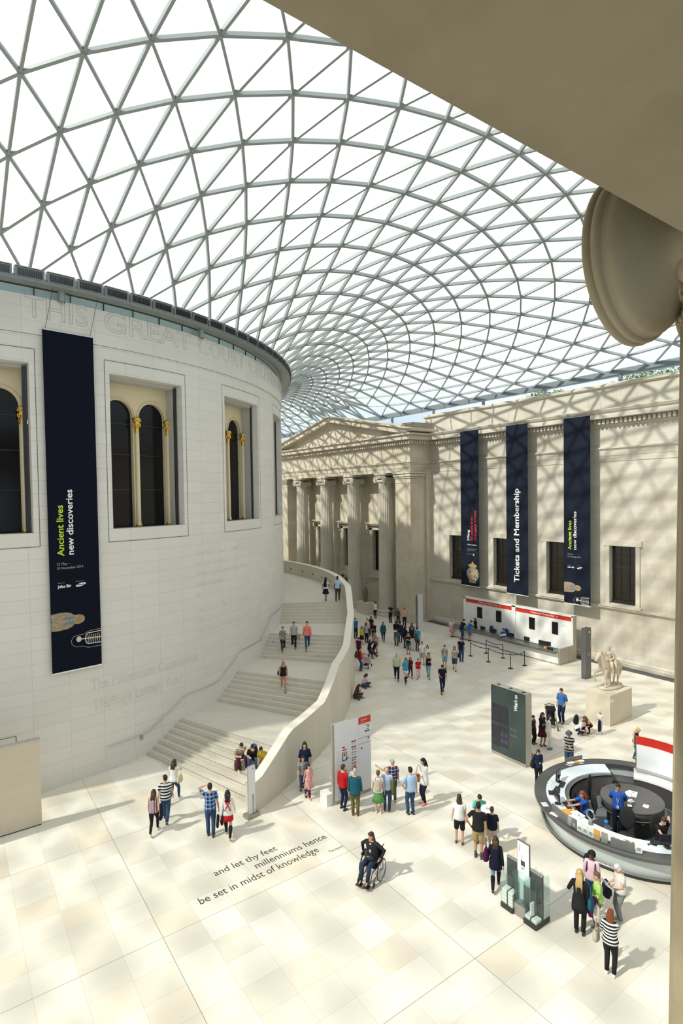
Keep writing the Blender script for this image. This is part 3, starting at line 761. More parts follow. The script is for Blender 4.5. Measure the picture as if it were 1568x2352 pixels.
# stone clad screen at the left
m = MB(); m.box(-6, 1.27, -24.12, -23.9, .04, 3.06); so = m.build('stone_screen', stone('screen_stone', (0.64,0.57,0.45), (0.52,0.46,0.34), 'x', 1.30, .40, .008, var=.04, stain=.2, jstr=.35, brick=0.0))
tag(so, 'tall thin stone clad screen wall standing in front of the drum doorway', 'screen wall')
m = MB(); m.box(-6, 1.24, -24.10, -23.92, 0, .04); m.build('shadow_gap_base', M_black, so)
m = MB(); m.box(-6, 1.29, -24.14, -23.88, 3.06, 3.09); m.build('top_edge', M_brush, so)

# plan and height of the roof nodes in centimetres
ROOF = [
-57,-2194,2006,-51,-2416,2202,-47,-2633,2355,-39,-2855,2478,-31,-3082,2573,-25,-3311,2638,-23,-3537,2670,-21,-3756,2668,-19,-3966,2633,-16,-4161,2573,-13,-4325,2499,-11,-4433,2440,65,-2309,2114,76,-2523,2282,91,-2742,2419,
112,-2969,2530,131,-3202,2611,143,-3437,2660,151,-3671,2672,157,-3907,2646,163,-4149,2577,167,-4405,2456,164,-4685,2272,151,-5011,2005,159,-2189,2006,188,-2409,2202,212,-2624,2353,244,-2846,2477,279,-3077,2574,308,-3313,2640,
329,-3548,2670,347,-3781,2665,366,-4017,2619,387,-4258,2531,409,-4506,2396,431,-4758,2217,454,-5011,2005,294,-2291,2113,325,-2501,2279,365,-2718,2416,413,-2942,2526,462,-3173,2608,501,-3405,2657,531,-3632,2672,562,-3856,2653,
596,-4083,2598,633,-4314,2503,673,-4546,2369,714,-4779,2201,756,-5011,2005,373,-2163,2006,424,-2377,2199,472,-2587,2348,530,-2805,2471,595,-3029,2566,655,-3255,2631,704,-3478,2665,745,-3694,2669,789,-3909,2641,838,-4127,2580,
890,-4347,2485,945,-4569,2355,1001,-4790,2193,1059,-5011,2005,515,-2250,2111,570,-2455,2274,634,-2667,2409,708,-2883,2516,787,-3104,2596,857,-3325,2646,915,-3536,2668,967,-3741,2662,1024,-3947,2629,1087,-4158,2566,1153,-4371,2471,
1221,-4585,2345,1290,-4798,2189,1361,-5011,2005,583,-2116,2006,651,-2324,2195,723,-2528,2342,803,-2738,2461,894,-2952,2553,985,-3170,2618,1065,-3382,2654,1132,-3581,2666,1196,-3777,2654,1265,-3977,2617,1340,-4182,2553,1418,-4389,2460,
1498,-4597,2338,1580,-4804,2187,1664,-5011,2005,725,-2188,2106,803,-2385,2267,887,-2590,2398,982,-2799,2501,1087,-3011,2579,1191,-3225,2631,1279,-3426,2656,1354,-3615,2660,1430,-3805,2644,1511,-4000,2605,1596,-4201,2542,1686,-4404,2453,
1778,-4606,2335,1871,-4809,2187,1966,-5011,2005,787,-2049,2006,869,-2244,2186,959,-2440,2329,1056,-2644,2444,1166,-2849,2533,1287,-3061,2597,1401,-3267,2636,1496,-3458,2652,1581,-3639,2651,1668,-3825,2632,1758,-4019,2594,1855,-4216,2533,
1955,-4415,2448,2058,-4614,2336,2163,-4812,2191,2269,-5011,2005,929,-2099,2097,1025,-2287,2253,1122,-2485,2379,1231,-2685,2479,1359,-2889,2554,1492,-3098,2606,1611,-3295,2634,1715,-3477,2643,1811,-3655,2639,1907,-3840,2619,2007,-4032,2582,
2113,-4227,2525,2225,-4422,2445,2339,-4619,2339,2454,-4815,2197,2572,-5011,2005,984,-1962,2006,1077,-2140,2173,1179,-2328,2311,1287,-2521,2420,1414,-2716,2504,1556,-2918,2566,1696,-3120,2605,1821,-3308,2625,1936,-3485,2630,2042,-3663,2623,
2145,-3848,2603,2254,-4039,2569,2371,-4232,2517,2494,-4426,2444,2619,-4621,2345,2746,-4816,2206,2874,-5011,2005,1126,-1992,2088,1231,-2171,2238,1337,-2358,2356,1459,-2544,2448,1601,-2735,2518,1751,-2933,2568,1895,-3126,2597,2031,-3308,2609,
2156,-3484,2610,2269,-3663,2602,2379,-3848,2584,2499,-4039,2552,2627,-4231,2506,2761,-4425,2442,2897,-4619,2351,3036,-4815,2218,3177,-5011,2005,1172,-1856,2006,1273,-2023,2164,1381,-2199,2291,1499,-2377,2390,1637,-2556,2467,1788,-2742,2523,
1940,-2933,2560,2091,-3119,2580,2239,-3296,2587,2370,-3470,2585,2486,-3650,2576,2606,-3837,2558,2736,-4027,2529,2876,-4219,2487,3021,-4413,2428,3170,-4610,2347,3323,-4809,2224,3479,-5011,2005,1310,-1872,2083,1421,-2041,2223,1535,-2211,2330,
1668,-2380,2413,1816,-2553,2474,1969,-2734,2518,2124,-2917,2545,2285,-3095,2556,2439,-3267,2556,2570,-3440,2551,2691,-3621,2541,2820,-3807,2522,2961,-3996,2491,3109,-4187,2448,3264,-4382,2387,3427,-4584,2303,3598,-4792,2183,3782,-5011,2005,
1348,-1732,2006,1456,-1890,2154,1570,-2050,2269,1696,-2209,2357,1840,-2371,2424,1991,-2538,2472,2144,-2711,2504,2306,-2884,2520,2473,-3053,2523,2624,-3219,2517,2754,-3391,2509,2881,-3569,2494,3015,-3750,2470,3158,-3932,2433,3307,-4116,2380,
3461,-4304,2304,3620,-4496,2191,3782,-4691,2005,1482,-1735,2077,1601,-1889,2206,1724,-2040,2301,1861,-2192,2373,2010,-2349,2425,2161,-2509,2460,2317,-2672,2481,2484,-2834,2487,2649,-2992,2481,2795,-3153,2471,2926,-3320,2456,3056,-3491,2434,
3191,-3663,2400,3332,-3836,2351,3478,-4010,2278,3629,-4189,2171,3782,-4370,2005,1512,-1592,2006,1629,-1734,2143,1752,-1876,2245,1882,-2019,2322,2025,-2164,2379,2174,-2313,2417,2326,-2464,2440,2487,-2616,2450,2654,-2765,2446,2814,-2914,2432,
2957,-3069,2415,3090,-3227,2391,3220,-3388,2359,3352,-3550,2313,3489,-3712,2247,3633,-3877,2149,3782,-4047,2005,1641,-1577,2070,1770,-1713,2187,1901,-1847,2271,2038,-1984,2332,2181,-2123,2375,2331,-2263,2401,2487,-2403,2412,2651,-2542,2411,
2815,-2679,2398,2971,-2820,2376,3114,-2965,2349,3247,-3112,2315,3374,-3263,2272,3501,-3414,2214,3637,-3565,2129,3782,-3722,2005,1660,-1436,2006,1788,-1558,2130,1917,-1682,2221,2049,-1807,2287,2185,-1937,2333,2327,-2068,2362,2480,-2198,2377,
2642,-2325,2378,2806,-2450,2366,2968,-2576,2344,3123,-2707,2314,3267,-2841,2276,3397,-2978,2233,3517,-3118,2181,3642,-3257,2110,3782,-3399,2005,1783,-1402,2061,1920,-1517,2167,2055,-1633,2241,2186,-1753,2291,2317,-1876,2325,2461,-1997,2344,
2622,-2114,2347,2788,-2226,2337,2953,-2337,2316,3116,-2453,2285,3272,-2573,2246,3413,-2696,2200,3535,-2824,2151,3650,-2953,2092,3782,-3080,2005,1793,-1266,2006,1926,-1366,2117,2059,-1468,2197,2188,-1575,2251,2310,-1687,2288,2438,-1802,2311,
2590,-1909,2320,2760,-2007,2312,2931,-2103,2292,3097,-2202,2263,3261,-2308,2224,3416,-2417,2176,3548,-2531,2126,3661,-2650,2074,3782,-2767,2005,1907,-1211,2052,2049,-1304,2148,2183,-1399,2211,2304,-1500,2252,2418,-1606,2278,2552,-1708,2293,
2720,-1796,2290,2899,-1876,2272,3072,-1957,2244,3240,-2045,2207,3403,-2139,2161,3550,-2238,2110,3671,-2345,2060,3782,-2454,2005,1909,-1084,2006,2045,-1157,2105,2180,-1235,2173,2304,-1319,2218,2411,-1413,2247,2523,-1509,2265,2673,-1591,2270,
2856,-1656,2256,3040,-1719,2229,3215,-1786,2193,3384,-1863,2150,3541,-1946,2101,3673,-2037,2052,3782,-2135,2005,2013,-1007,2045,2159,-1073,2131,2295,-1142,2185,2410,-1220,2217,2511,-1306,2237,2634,-1386,2248,2804,-1445,2241,2997,-1491,2218,
3184,-1537,2183,3361,-1592,2141,3525,-1658,2095,3668,-1731,2048,3782,-1813,2005,2006,-892,2006,2146,-935,2094,2285,-982,2155,2411,-1037,2192,2515,-1105,2213,2619,-1178,2225,2760,-1236,2226,2943,-1272,2210,3140,-1300,2178,3332,-1331,2136,
3508,-1376,2091,3660,-1433,2045,3782,-1494,2005,2101,-791,2040,2253,-826,2119,2395,-863,2167,2518,-910,2192,2622,-967,2206,2738,-1021,2210,2893,-1057,2202,3083,-1073,2177,3287,-1081,2137,3484,-1101,2090,3651,-1140,2044,3782,-1184,2005,
2083,-691,2006,2229,-699,2088,2375,-712,2144,2512,-732,2175,2630,-764,2191,2739,-804,2196,2865,-837,2192,3028,-851,2175,3228,-843,2142,3443,-833,2095,3635,-846,2046,3782,-877,2005,2171,-565,2037,2329,-567,2113,2481,-569,2157,
2620,-576,2179,2742,-593,2186,2859,-614,2184,2993,-625,2173,3168,-612,2148,3385,-577,2104,3606,-553,2051,3782,-561,2005,2141,-484,2006,2290,-458,2086,2441,-436,2139,2590,-418,2169,2728,-408,2180,2853,-405,2180,2976,-404,2171,
3122,-387,2153,3321,-336,2117,3560,-271,2063,3782,-235,2005,2216,-338,2036,2375,-312,2110,2530,-283,2154,2679,-255,2175,2816,-231,2179,2942,-212,2174,3072,-188,2160,3242,-131,2134,3479,-31,2084,3782,90,2005,2178,-271,2006,
2321,-225,2084,2466,-182,2136,2612,-142,2167,2750,-106,2179,2875,-77,2179,2983,-56,2172,3088,-28,2160,3213,21,2141,3335,77,2118,2237,-120,2035,2391,-80,2110,2542,-37,2155,2690,6,2177,2833,47,2183,2967,82,2177,
3100,118,2162,3263,173,2135,3485,259,2086,3782,364,2005,2194,-57,2006,2333,-2,2086,2475,49,2140,2619,98,2172,2760,146,2186,2894,188,2186,3016,224,2177,3132,260,2162,3249,305,2142,3349,350,2122,2241,94,2038,
2394,142,2116,2544,193,2163,2693,244,2186,2841,295,2193,2988,344,2185,3137,393,2166,3305,452,2135,3514,532,2085,3782,631,2005,2189,159,2006,2328,218,2091,2471,275,2149,2616,331,2183,2760,385,2198,2902,437,2198,
3036,485,2187,3162,530,2168,3277,574,2147,3361,609,2128,2228,307,2043,2383,364,2126,2536,423,2176,2688,481,2202,2840,540,2208,2994,598,2199,3153,657,2177,3325,721,2142,3527,798,2089,3782,893,2005,2163,373,2006,
2307,440,2101,2455,506,2165,2605,571,2202,2755,633,2217,2902,694,2216,3044,750,2203,3177,802,2181,3292,846,2157,3370,876,2138,2199,523,2052,2359,594,2144,2519,666,2199,2678,737,2226,2840,808,2231,3004,878,2219,
3173,947,2192,3353,1016,2151,3551,1085,2091,3782,1156,2005,2116,583,2006,2268,668,2116,2424,751,2189,2583,835,2230,2745,917,2247,2909,1000,2244,3076,1083,2225,3247,1166,2191,3423,1250,2143,3602,1335,2081,3782,1421,2005,
2145,740,2062,2307,831,2164,2467,923,2227,2628,1016,2260,2790,1110,2269,2952,1204,2261,3117,1298,2237,3282,1393,2199,3448,1490,2148,3615,1587,2084,3782,1686,2005,2049,787,2006,2199,892,2130,2352,996,2214,2508,1100,2264,
2665,1204,2289,2823,1309,2293,2982,1413,2280,3141,1519,2253,3301,1625,2213,3462,1733,2159,3622,1841,2091,3782,1950,2005,2067,951,2071,2224,1061,2186,2379,1173,2259,2534,1286,2301,2690,1399,2319,2845,1513,2319,3001,1628,2303,
3157,1744,2273,3313,1860,2230,3470,1977,2173,3626,2096,2099,3782,2215,2005,1962,984,2006,2107,1108,2146,2256,1230,2242,2406,1353,2304,2558,1475,2338,2710,1598,2351,2862,1722,2347,3015,1846,2328,3169,1971,2296,3322,2097,2251,
3475,2224,2190,3629,2352,2109,3782,2480,2005,1970,1151,2081,2121,1279,2210,2272,1409,2295,2423,1539,2348,2573,1670,2375,2724,1801,2384,2874,1934,2377,3025,2067,2356,3177,2201,2322,3328,2336,2273,3479,2471,2208,3630,2608,2121,
3782,2745,2005,1856,1172,2006,1998,1311,2165,2143,1450,2275,2289,1589,2347,2437,1728,2391,2585,1867,2413,2734,2008,2418,2883,2148,2408,3032,2290,2385,3182,2432,2349,3332,2575,2298,3482,2719,2228,3632,2864,2133,3782,3010,2005,
1856,1340,2093,2003,1484,2238,2150,1629,2335,2297,1775,2398,2444,1921,2434,2591,2068,2451,2739,2216,2453,2887,2365,2441,3035,2514,2416,3184,2665,2379,3333,2816,2325,3483,2968,2251,3632,3121,2148,3782,3275,2005,1732,1348,2006,
1872,1502,2185,2014,1655,2309,2157,1808,2393,2302,1962,2446,2447,2116,2476,2593,2271,2489,2740,2426,2487,2887,2583,2473,3035,2740,2448,3184,2898,2409,3332,3057,2353,3482,3217,2275,3632,3378,2164,3782,3540,2005,1725,1516,2106,
1869,1673,2266,2012,1832,2375,2155,1991,2448,2299,2152,2492,2444,2313,2517,2589,2475,2525,2735,2638,2521,2882,2801,2506,3030,2966,2479,3179,3132,2439,3328,3298,2382,3479,3466,2300,3630,3635,2181,3782,3805,2005,1592,1512,2006,
1728,1677,2204,1867,1843,2342,2007,2008,2437,2148,2175,2498,2290,2342,2535,2433,2510,2554,2577,2678,2559,2723,2848,2553,2870,3019,2536,3018,3191,2508,3168,3364,2468,3319,3539,2409,3472,3715,2325,3626,3892,2200,3782,4070,2005,
1577,1676,2117,1715,1845,2291,1852,2016,2412,1990,2187,2493,2129,2359,2545,2270,2532,2575,2411,2706,2589,2554,2881,2590,2699,3057,2581,2846,3234,2562,2995,3413,2533,3146,3594,2490,3301,3776,2430,3458,3961,2344,3618,4147,2216,
3782,4335,2005,1436,1660,2006,1566,1836,2220,1697,2011,2370,1830,2187,2474,1964,2364,2543,2099,2541,2585,2236,2719,2609,2374,2899,2618,2515,3079,2615,2657,3261,2602,2803,3444,2579,2951,3629,2546,3104,3816,2498,3261,4006,2431,
3425,4199,2336,3597,4396,2201,3782,4600,2005,1412,1819,2124,1538,1998,2310,1666,2178,2440,1793,2358,2528,1922,2539,2586,2052,2721,2620,2184,2903,2637,2317,3087,2639,2453,3272,2630,2590,3457,2611,2730,3644,2580,2873,3833,2536,
3019,4022,2473,3169,4213,2383,3322,4406,2246,3479,4600,2005,1266,1793,2006,1384,1976,2230,1502,2159,2390,1622,2343,2501,1743,2527,2575,1864,2712,2622,1988,2898,2647,2112,3084,2655,2238,3271,2650,2366,3459,2631,2496,3647,2600,
2628,3837,2553,2762,4027,2486,2898,4217,2388,3036,4408,2241,3177,4600,2005,1228,1946,2128,1339,2132,2322,1451,2319,2459,1562,2507,2553,1675,2695,2614,1789,2883,2650,1903,3072,2664,2019,3262,2662,2136,3452,2644,2255,3643,2610,
2376,3834,2559,2498,4025,2486,2622,4217,2381,2747,4408,2229,2874,4600,2005,1084,1909,2006,1184,2098,2237,1284,2288,2402,1385,2479,2519,1487,2670,2597,1590,2862,2644,1694,3054,2667,1799,3246,2669,1906,3439,2652,2013,3633,2617,
2122,3826,2561,2232,4019,2482,2344,4213,2372,2457,4407,2219,2572,4600,2005,1031,2054,2129,1121,2249,2329,1212,2443,2472,1303,2638,2569,1395,2833,2631,1488,3029,2664,1581,3225,2671,1676,3421,2657,1772,3618,2621,1868,3814,2563,
1966,4011,2480,2066,4207,2365,2167,4404,2211,2269,4600,2005,892,2006,2006,969,2203,2241,1047,2400,2412,1126,2599,2531,1206,2798,2610,1286,2997,2655,1367,3197,2670,1449,3398,2660,1532,3598,2626,1617,3799,2566,1702,3999,2479,
1789,4200,2362,1877,4400,2206,1966,4600,2005,821,2146,2131,888,2348,2336,955,2551,2482,1022,2754,2580,1090,2958,2640,1158,3163,2666,1227,3368,2662,1297,3573,2630,1368,3779,2571,1440,3984,2482,1513,4190,2362,1588,4395,2204,
1664,4600,2005,691,2083,2006,743,2289,2247,795,2495,2421,849,2702,2541,903,2910,2618,957,3119,2657,1012,3330,2662,1068,3540,2635,1124,3752,2578,1182,3964,2489,1240,4176,2366,1300,4389,2206,1361,4600,2005,602,2218,2134,
643,2428,2343,685,2638,2490,725,2850,2588,766,3064,2643,807,3279,2660,847,3496,2642,888,3714,2589,929,3935,2500,971,4156,2375,1014,4379,2211,1059,4600,2005,484,2141,2006,509,2351,2249,536,2563,2426,563,2776,2547,
590,2991,2621,616,3209,2654,641,3429,2648,665,3654,2605,689,3884,2522,711,4119,2397,733,4359,2225,756,4600,2005,379,2264,2132,397,2474,2342,414,2685,2490,430,2898,2587,445,3112,2640,458,3330,2653,468,3552,2628,
475,3781,2563,477,4023,2452,471,4289,2278,454,4600,2005,271,2178,2006,277,2383,2245,284,2589,2419,291,2795,2539,298,3001,2613,304,3206,2648,308,3407,2647,311,3602,2616,313,3784,2561,313,3939,2495,312,4041,2441,
159,2285,2127,162,2491,2335,163,2697,2482,164,2903,2580,165,3110,2634,165,3319,2650,164,3531,2630,163,3751,2572,160,3988,2470,157,4258,2300,151,4600,2005,57,2194,2006,51,2395,2242,46,2598,2415,41,2801,2535,
36,3003,2610,31,3204,2645,27,3402,2646,22,3594,2617,18,3774,2564,15,3928,2500,13,4031,2446,-58,2290,2128,-69,2495,2336,-79,2701,2483,-89,2907,2580,-99,3113,2634,-108,3322,2650,-117,3533,2630,-125,3753,2572,
-133,3989,2469,-141,4259,2300,-151,4600,2005,-159,2189,2006,-176,2393,2246,-194,2598,2420,-211,2803,2539,-227,3008,2613,-242,3212,2647,-255,3412,2646,-267,3606,2615,-277,3787,2560,-284,3941,2493,-287,4044,2439,-279,2278,2133,
-305,2488,2343,-331,2698,2491,-356,2909,2587,-380,3122,2640,-402,3338,2652,-422,3558,2626,-439,3786,2561,-452,4027,2450,-458,4291,2277,-454,4600,2005,-373,2163,2006,-410,2371,2251,-447,2580,2427,-484,2792,2548,-520,3005,2621,
-556,3221,2653,-591,3440,2647,-625,3662,2602,-658,3890,2519,-690,4123,2394,-723,4361,2223,-756,4600,2005,-503,2242,2135,-553,2450,2345,-602,2659,2492,-652,2869,2589,-702,3080,2643,-751,3293,2659,-801,3507,2639,-851,3724,2585,
-901,3942,2497,-953,4161,2372,-1005,4381,2209,-1059,4600,2005,-583,2116,2006,-645,2318,2248,-708,2522,2423,-770,2726,2544,-833,2932,2619,-897,3138,2657,-960,3346,2660,-1025,3554,2632,-1090,3763,2574,-1156,3972,2484,-1223,4182,2362,
-1291,4391,2203,-1361,4600,2005,-725,2180,2132,-799,2380,2339,-874,2580,2485,-949,2781,2583,-1025,2982,2641,-1102,3184,2665,-1179,3386,2660,-1257,3588,2627,-1336,3791,2566,-1416,3993,2477,-1497,4196,2357,-1580,4398,2202,-1664,4600,2005,
-787,2049,2006,-874,2242,2244,-961,2436,2415,-1049,2631,2535,-1136,2827,2613,-1225,3023,2656,-1314,3220,2670,-1404,3417,2658,-1494,3614,2622,-1586,3812,2561,-1679,4009,2474,-1774,4206,2357,-1869,4403,2203,-1966,4600,2005,-938,2098,2130,
-1035,2289,2333,-1133,2481,2476,-1231,2672,2573,-1331,2864,2634,-1431,3056,2665,-1531,3249,2671,-1633,3442,2655,-1736,3635,2617,-1840,3828,2558,-1945,4021,2474,-2052,4214,2360,-2160,4407,2208,-2269,4600,2005,-984,1962,2006,-1093,2147,2240,
-1201,2332,2407,-1310,2519,2524,-1419,2707,2602,-1530,2895,2648,-1640,3083,2669,-1752,3272,2669,-1866,3461,2650,-1980,3651,2613,-2095,3841,2556,-2212,4030,2476,-2331,4220,2366,-2450,4410,2215,-2572,4600,2005,-1141,1998,2129,-1257,2182,2327,
-1374,2365,2465,-1493,2549,2560,-1612,2733,2620,-1732,2918,2654,-1853,3103,2667,-1975,3289,2662,-2099,3475,2642,-2224,3662,2607,-2351,3849,2554,-2479,4036,2480,-2609,4224,2375,-2741,4412,2225,-2874,4600,2005,-1172,1856,2006,-1298,2033,2235,
-1424,2212,2397,-1550,2391,2509,-1677,2571,2583,-1805,2752,2629,-1935,2933,2653,-2065,3116,2659,-2198,3299,2652,-2331,3482,2631,-2467,3667,2598,-2605,3852,2549,-2745,4038,2481,-2887,4225,2383,-3031,4412,2237,-3177,4600,2005,-1329,1881,2127,
-1461,2056,2316,-1594,2231,2448,-1727,2407,2538,-1862,2584,2595,-1998,2761,2629,-2135,2940,2644,-2274,3119,2645,-2415,3300,2634,-2559,3481,2613,-2704,3664,2581,-2853,3848,2535,-3004,4034,2471,-3159,4221,2380,-3317,4410,2243,-3479,4600,2005,
-1348,1732,2006,-1486,1901,2225,-1624,2071,2379,-1763,2242,2484,-1903,2414,2553,-2043,2587,2596,-2186,2760,2619,-2330,2935,2627,-2476,3111,2622,-2624,3288,2608,-2774,3467,2584,-2928,3648,2549,-3086,3831,2501,-3248,4017,2433,-3417,4206,2337,
-3593,4400,2202,-3782,4600,2005,-1501,1745,2120,-1643,1910,2299,-1786,2076,2422,-1929,2242,2504,-2074,2409,2557,-2219,2577,2587,-2366,2746,2600,-2514,2917,2601,-2664,3088,2590,-2816,3261,2571,-2970,3435,2540,-3127,3611,2497,-3286,3789,2436,
-3449,3969,2349,-3614,4151,2221,-3782,4335,2005,-1512,1592,2006,-1655,1750,2210,-1800,1910,2352,-1945,2070,2449,-2092,2230,2511,-2239,2392,2549,-2388,2555,2568,-2537,2718,2572,-2688,2883,2565,-2840,3048,2547,-2993,3215,2519,-3148,3384,2477,
-3305,3553,2418,-3462,3724,2333,-3621,3896,2206,-3782,4070,2005,-1656,1591,2109,-1804,1744,2274,-1952,1898,2387,-2100,2052,2461,-2249,2206,2506,-2399,2362,2531,-2549,2518,2539,-2700,2675,2534,-2852,2833,2518,-3005,2993,2491,-3159,3153,2450,
-3314,3314,2392,-3469,3477,2308,-3625,3640,2187,-3782,3805,2005,-1660,1436,2006,-1807,1581,2191,-1954,1727,2320,-2103,1874,2406,-2253,2021,2460,-2403,2169,2491,-2554,2318,2503,-2706,2467,2501,-2858,2618,2487,-3011,2769,2460,-3164,2921,2420,
-3318,3074,2363,-3472,3229,2283,-3627,3384,2169,-3782,3540,2005,-1795,1422,2097,-1947,1560,2246,-2098,1699,2347,-2249,1838,2411,-2401,1978,2449,-2553,2119,2466,-2705,2261,2467,-2858,2403,2454,-3011,2546,2429,-3165,2690,2390,-3319,2835,2335,
-3473,2981,2258,-3627,3127,2152,-3782,3275,2005,-1793,1266,2006,-1941,1397,2171,-2091,1527,2285,-2243,1658,2360,-2395,1790,2405,-2548,1922,2428,-2701,2055,2432,-2855,2189,2422,-3009,2324,2398,-3163,2459,2360,-3318,2595,2308,-3472,2733,2235,
-3627,2871,2138,-3782,3010,2005,-1917,1238,2084,-2073,1360,2219,-2228,1482,2307,-2382,1605,2361,-2537,1729,2389,-2692,1853,2397,-2847,1978,2390,-3003,2103,2368,-3159,2230,2332,-3314,2357,2282,-3470,2486,2214,-3626,2615,2124,-3782,2745,2005,
-1909,1084,2006,-2059,1197,2152,-2213,1311,2252,-2367,1424,2315,-2523,1539,2351,-2680,1654,2364,-2837,1769,2359,-2994,1885,2339,-3151,2002,2306,-3309,2120,2259,-3467,2239,2195,-3624,2359,2112,-3782,2480,2005,-2023,1042,2074,-2184,1145,2193,
-2343,1249,2269,-2502,1353,2312,-2661,1458,2331,-2821,1564,2330,-2981,1670,2313,-3141,1777,2282,-3301,1885,2238,-3461,1994,2178,-3622,2104,2102,-3782,2215,2005,-2006,892,2006,-2160,986,2136,-2318,1079,2222,-2477,1174,2274,-2638,1268,2300,
-2800,1363,2303,-2962,1459,2290,-3126,1555,2261,-3290,1652,2219,-3454,1751,2164,-3618,1850,2093,-3782,1950,2005,-2111,835,2065,-2276,918,2171,-2439,1001,2235,-2604,1084,2269,-2769,1168,2279,-2935,1253,2269,-3102,1337,2244,-3271,1423,2205,
-3441,1509,2152,-3612,1597,2086,-3782,1685,2005,-2083,691,2006,-2239,764,2121,-2398,836,2196,-2560,909,2239,-2725,981,2256,-2892,1054,2252,-3063,1126,2232,-3238,1199,2196,-3416,1272,2146,-3599,1345,2082,-3782,1421,2005,-2174,620,2054,
-2337,683,2149,-2499,745,2205,-2661,807,2233,-2825,868,2238,-2992,928,2226,-3165,986,2197,-3347,1043,2154,-3547,1099,2093,-3782,1156,2005,-2141,484,2006,-2288,539,2105,-2438,594,2170,-2590,648,2208,-2742,700,2224,-2891,751,2222,
-3037,799,2208,-3172,843,2185,-3288,879,2160,-3364,902,2141,-2214,407,2045,-2369,455,2130,-2524,504,2181,-2677,553,2207,-2832,602,2213,-2989,651,2203,-3152,702,2180,-3327,755,2143,-3528,815,2089,-3782,891,2005,-2178,271,2006,
-2318,318,2094,-2463,364,2153,-2609,410,2188,-2755,454,2203,-2899,498,2202,-3040,540,2189,-3172,579,2169,-3285,613,2147,-3362,635,2129,-2236,194,2039,-2389,234,2119,-2540,275,2166,-2691,317,2190,-2843,360,2196,-2997,403,2187,
-3158,449,2165,-3331,498,2131,-3530,554,2081,-3782,626,2005,-2194,57,2006,-2333,98,2088,-2475,139,2143,-2620,178,2175,-2765,217,2189,-2908,255,2188,-3047,293,2176,-3178,328,2156,-3290,358,2135,-3366,379,2119,-2242,-20,2037,
-2396,12,2112,-2547,46,2158,-2698,81,2180,-2850,117,2185,-3004,155,2175,-3164,196,2154,-3336,241,2122,-3533,293,2075,-3782,361,2005,-2189,-159,2006,-2331,-125,2085,-2476,-93,2138,-2623,-62,2169,-2770,-31,2181,-2916,1,2179,
-3057,33,2166,-3189,65,2146,-3301,94,2126,-3376,114,2110,-2231,-239,2037,-2389,-221,2112,-2545,-201,2156,-2701,-178,2176,-2859,-152,2179,-3021,-122,2167,-3187,-87,2144,-3363,-43,2110,-3556,15,2065,-3782,96,2005,-2163,-373,2006,
-2310,-359,2087,-2461,-348,2140,-2615,-337,2170,-2773,-325,2180,-2932,-313,2174,-3095,-298,2157,-3262,-281,2129,-3433,-263,2093,-3607,-242,2051,-3782,-223,2005,-2196,-467,2038,-2353,-477,2114,-2509,-485,2158,-2665,-493,2179,-2822,-499,2182,
-2979,-506,2172,-3138,-512,2151,-3298,-518,2122,-3459,-524,2087,-3621,-532,2048,-3782,-543,2005,-2116,-583,2006,-2259,-602,2088,-2406,-624,2143,-2555,-647,2175,-2706,-671,2189,-2859,-695,2187,-3012,-720,2173,-3165,-746,2151,-3319,-772,2121,
-3474,-800,2087,-3628,-830,2047,-3782,-862,2005,-2136,-695,2040,-2287,-738,2118,-2437,-779,2166,-2586,-820,2191,-2735,-862,2199,-2885,-904,2194,-3034,-947,2179,-3184,-991,2155,-3333,-1036,2125,-3483,-1082,2090,-3633,-1131,2049,-3782,-1181,2005,
-2049,-787,2006,-2186,-840,2093,-2327,-895,2153,-2470,-951,2190,-2614,-1007,2209,-2759,-1065,2212,-2905,-1123,2205,-3051,-1182,2188,-3197,-1243,2163,-3344,-1305,2132,-3490,-1368,2096,-3636,-1433,2053,-3782,-1500,2005,-2057,-915,2044,-2203,-987,2129,
-2347,-1059,2183,-2490,-1130,2214,-2633,-1203,2228,-2777,-1276,2229,-2920,-1350,2219,-3064,-1425,2201,-3207,-1501,2175,-3351,-1578,2143,-3495,-1657,2104,-3638,-1737,2059,-3782,-1819,2005,-1962,-984,2006,-2095,-1067,2103,-2231,-1151,2170,-2370,-1235,2214,
-2509,-1321,2239,-2650,-1407,2249,-2791,-1495,2248,-2932,-1583,2237,-3073,-1672,2218,-3215,-1763,2191,-3357,-1854,2157,-3498,-1948,2116,-3640,-2042,2066,-3782,-2138,2005,-1960,-1124,2051,-2102,-1222,2145,-2242,-1320,2207,-2381,-1419,2245,-2521,-1518,2266,
-2660,-1618,2274,-2800,-1719,2271,-2940,-1821,2259,-3080,-1924,2239,-3220,-2028,2211,-3361,-2133,2175,-3501,-2240,2130,-3641,-2348,2074,-3782,-2458,2005,-1856,-1172,2006,-1986,-1281,2115,-2120,-1390,2193,-2256,-1500,2245,-2392,-1611,2278,-2530,-1723,2296,
-2668,-1836,2301,-2806,-1949,2297,-2945,-2064,2285,-3084,-2179,2264,-3223,-2296,2235,-3363,-2414,2197,-3502,-2534,2148,-3642,-2655,2085,-3782,-2777,2005,-1847,-1320,2061,-1986,-1441,2166,-2123,-1563,2237,-2260,-1686,2284,-2396,-1809,2313,-2534,-1933,2328,
-2671,-2058,2332,-2809,-2183,2328,-2947,-2310,2314,-3086,-2438,2293,-3224,-2567,2262,-3363,-2697,2221,-3503,-2829,2167,-3642,-2962,2097,-3782,-3096,2005,-1732,-1348,2006,-1861,-1480,2131,-1994,-1612,2220,-2127,-1744,2282,-2262,-1878,2324,-2398,-2012,2349,
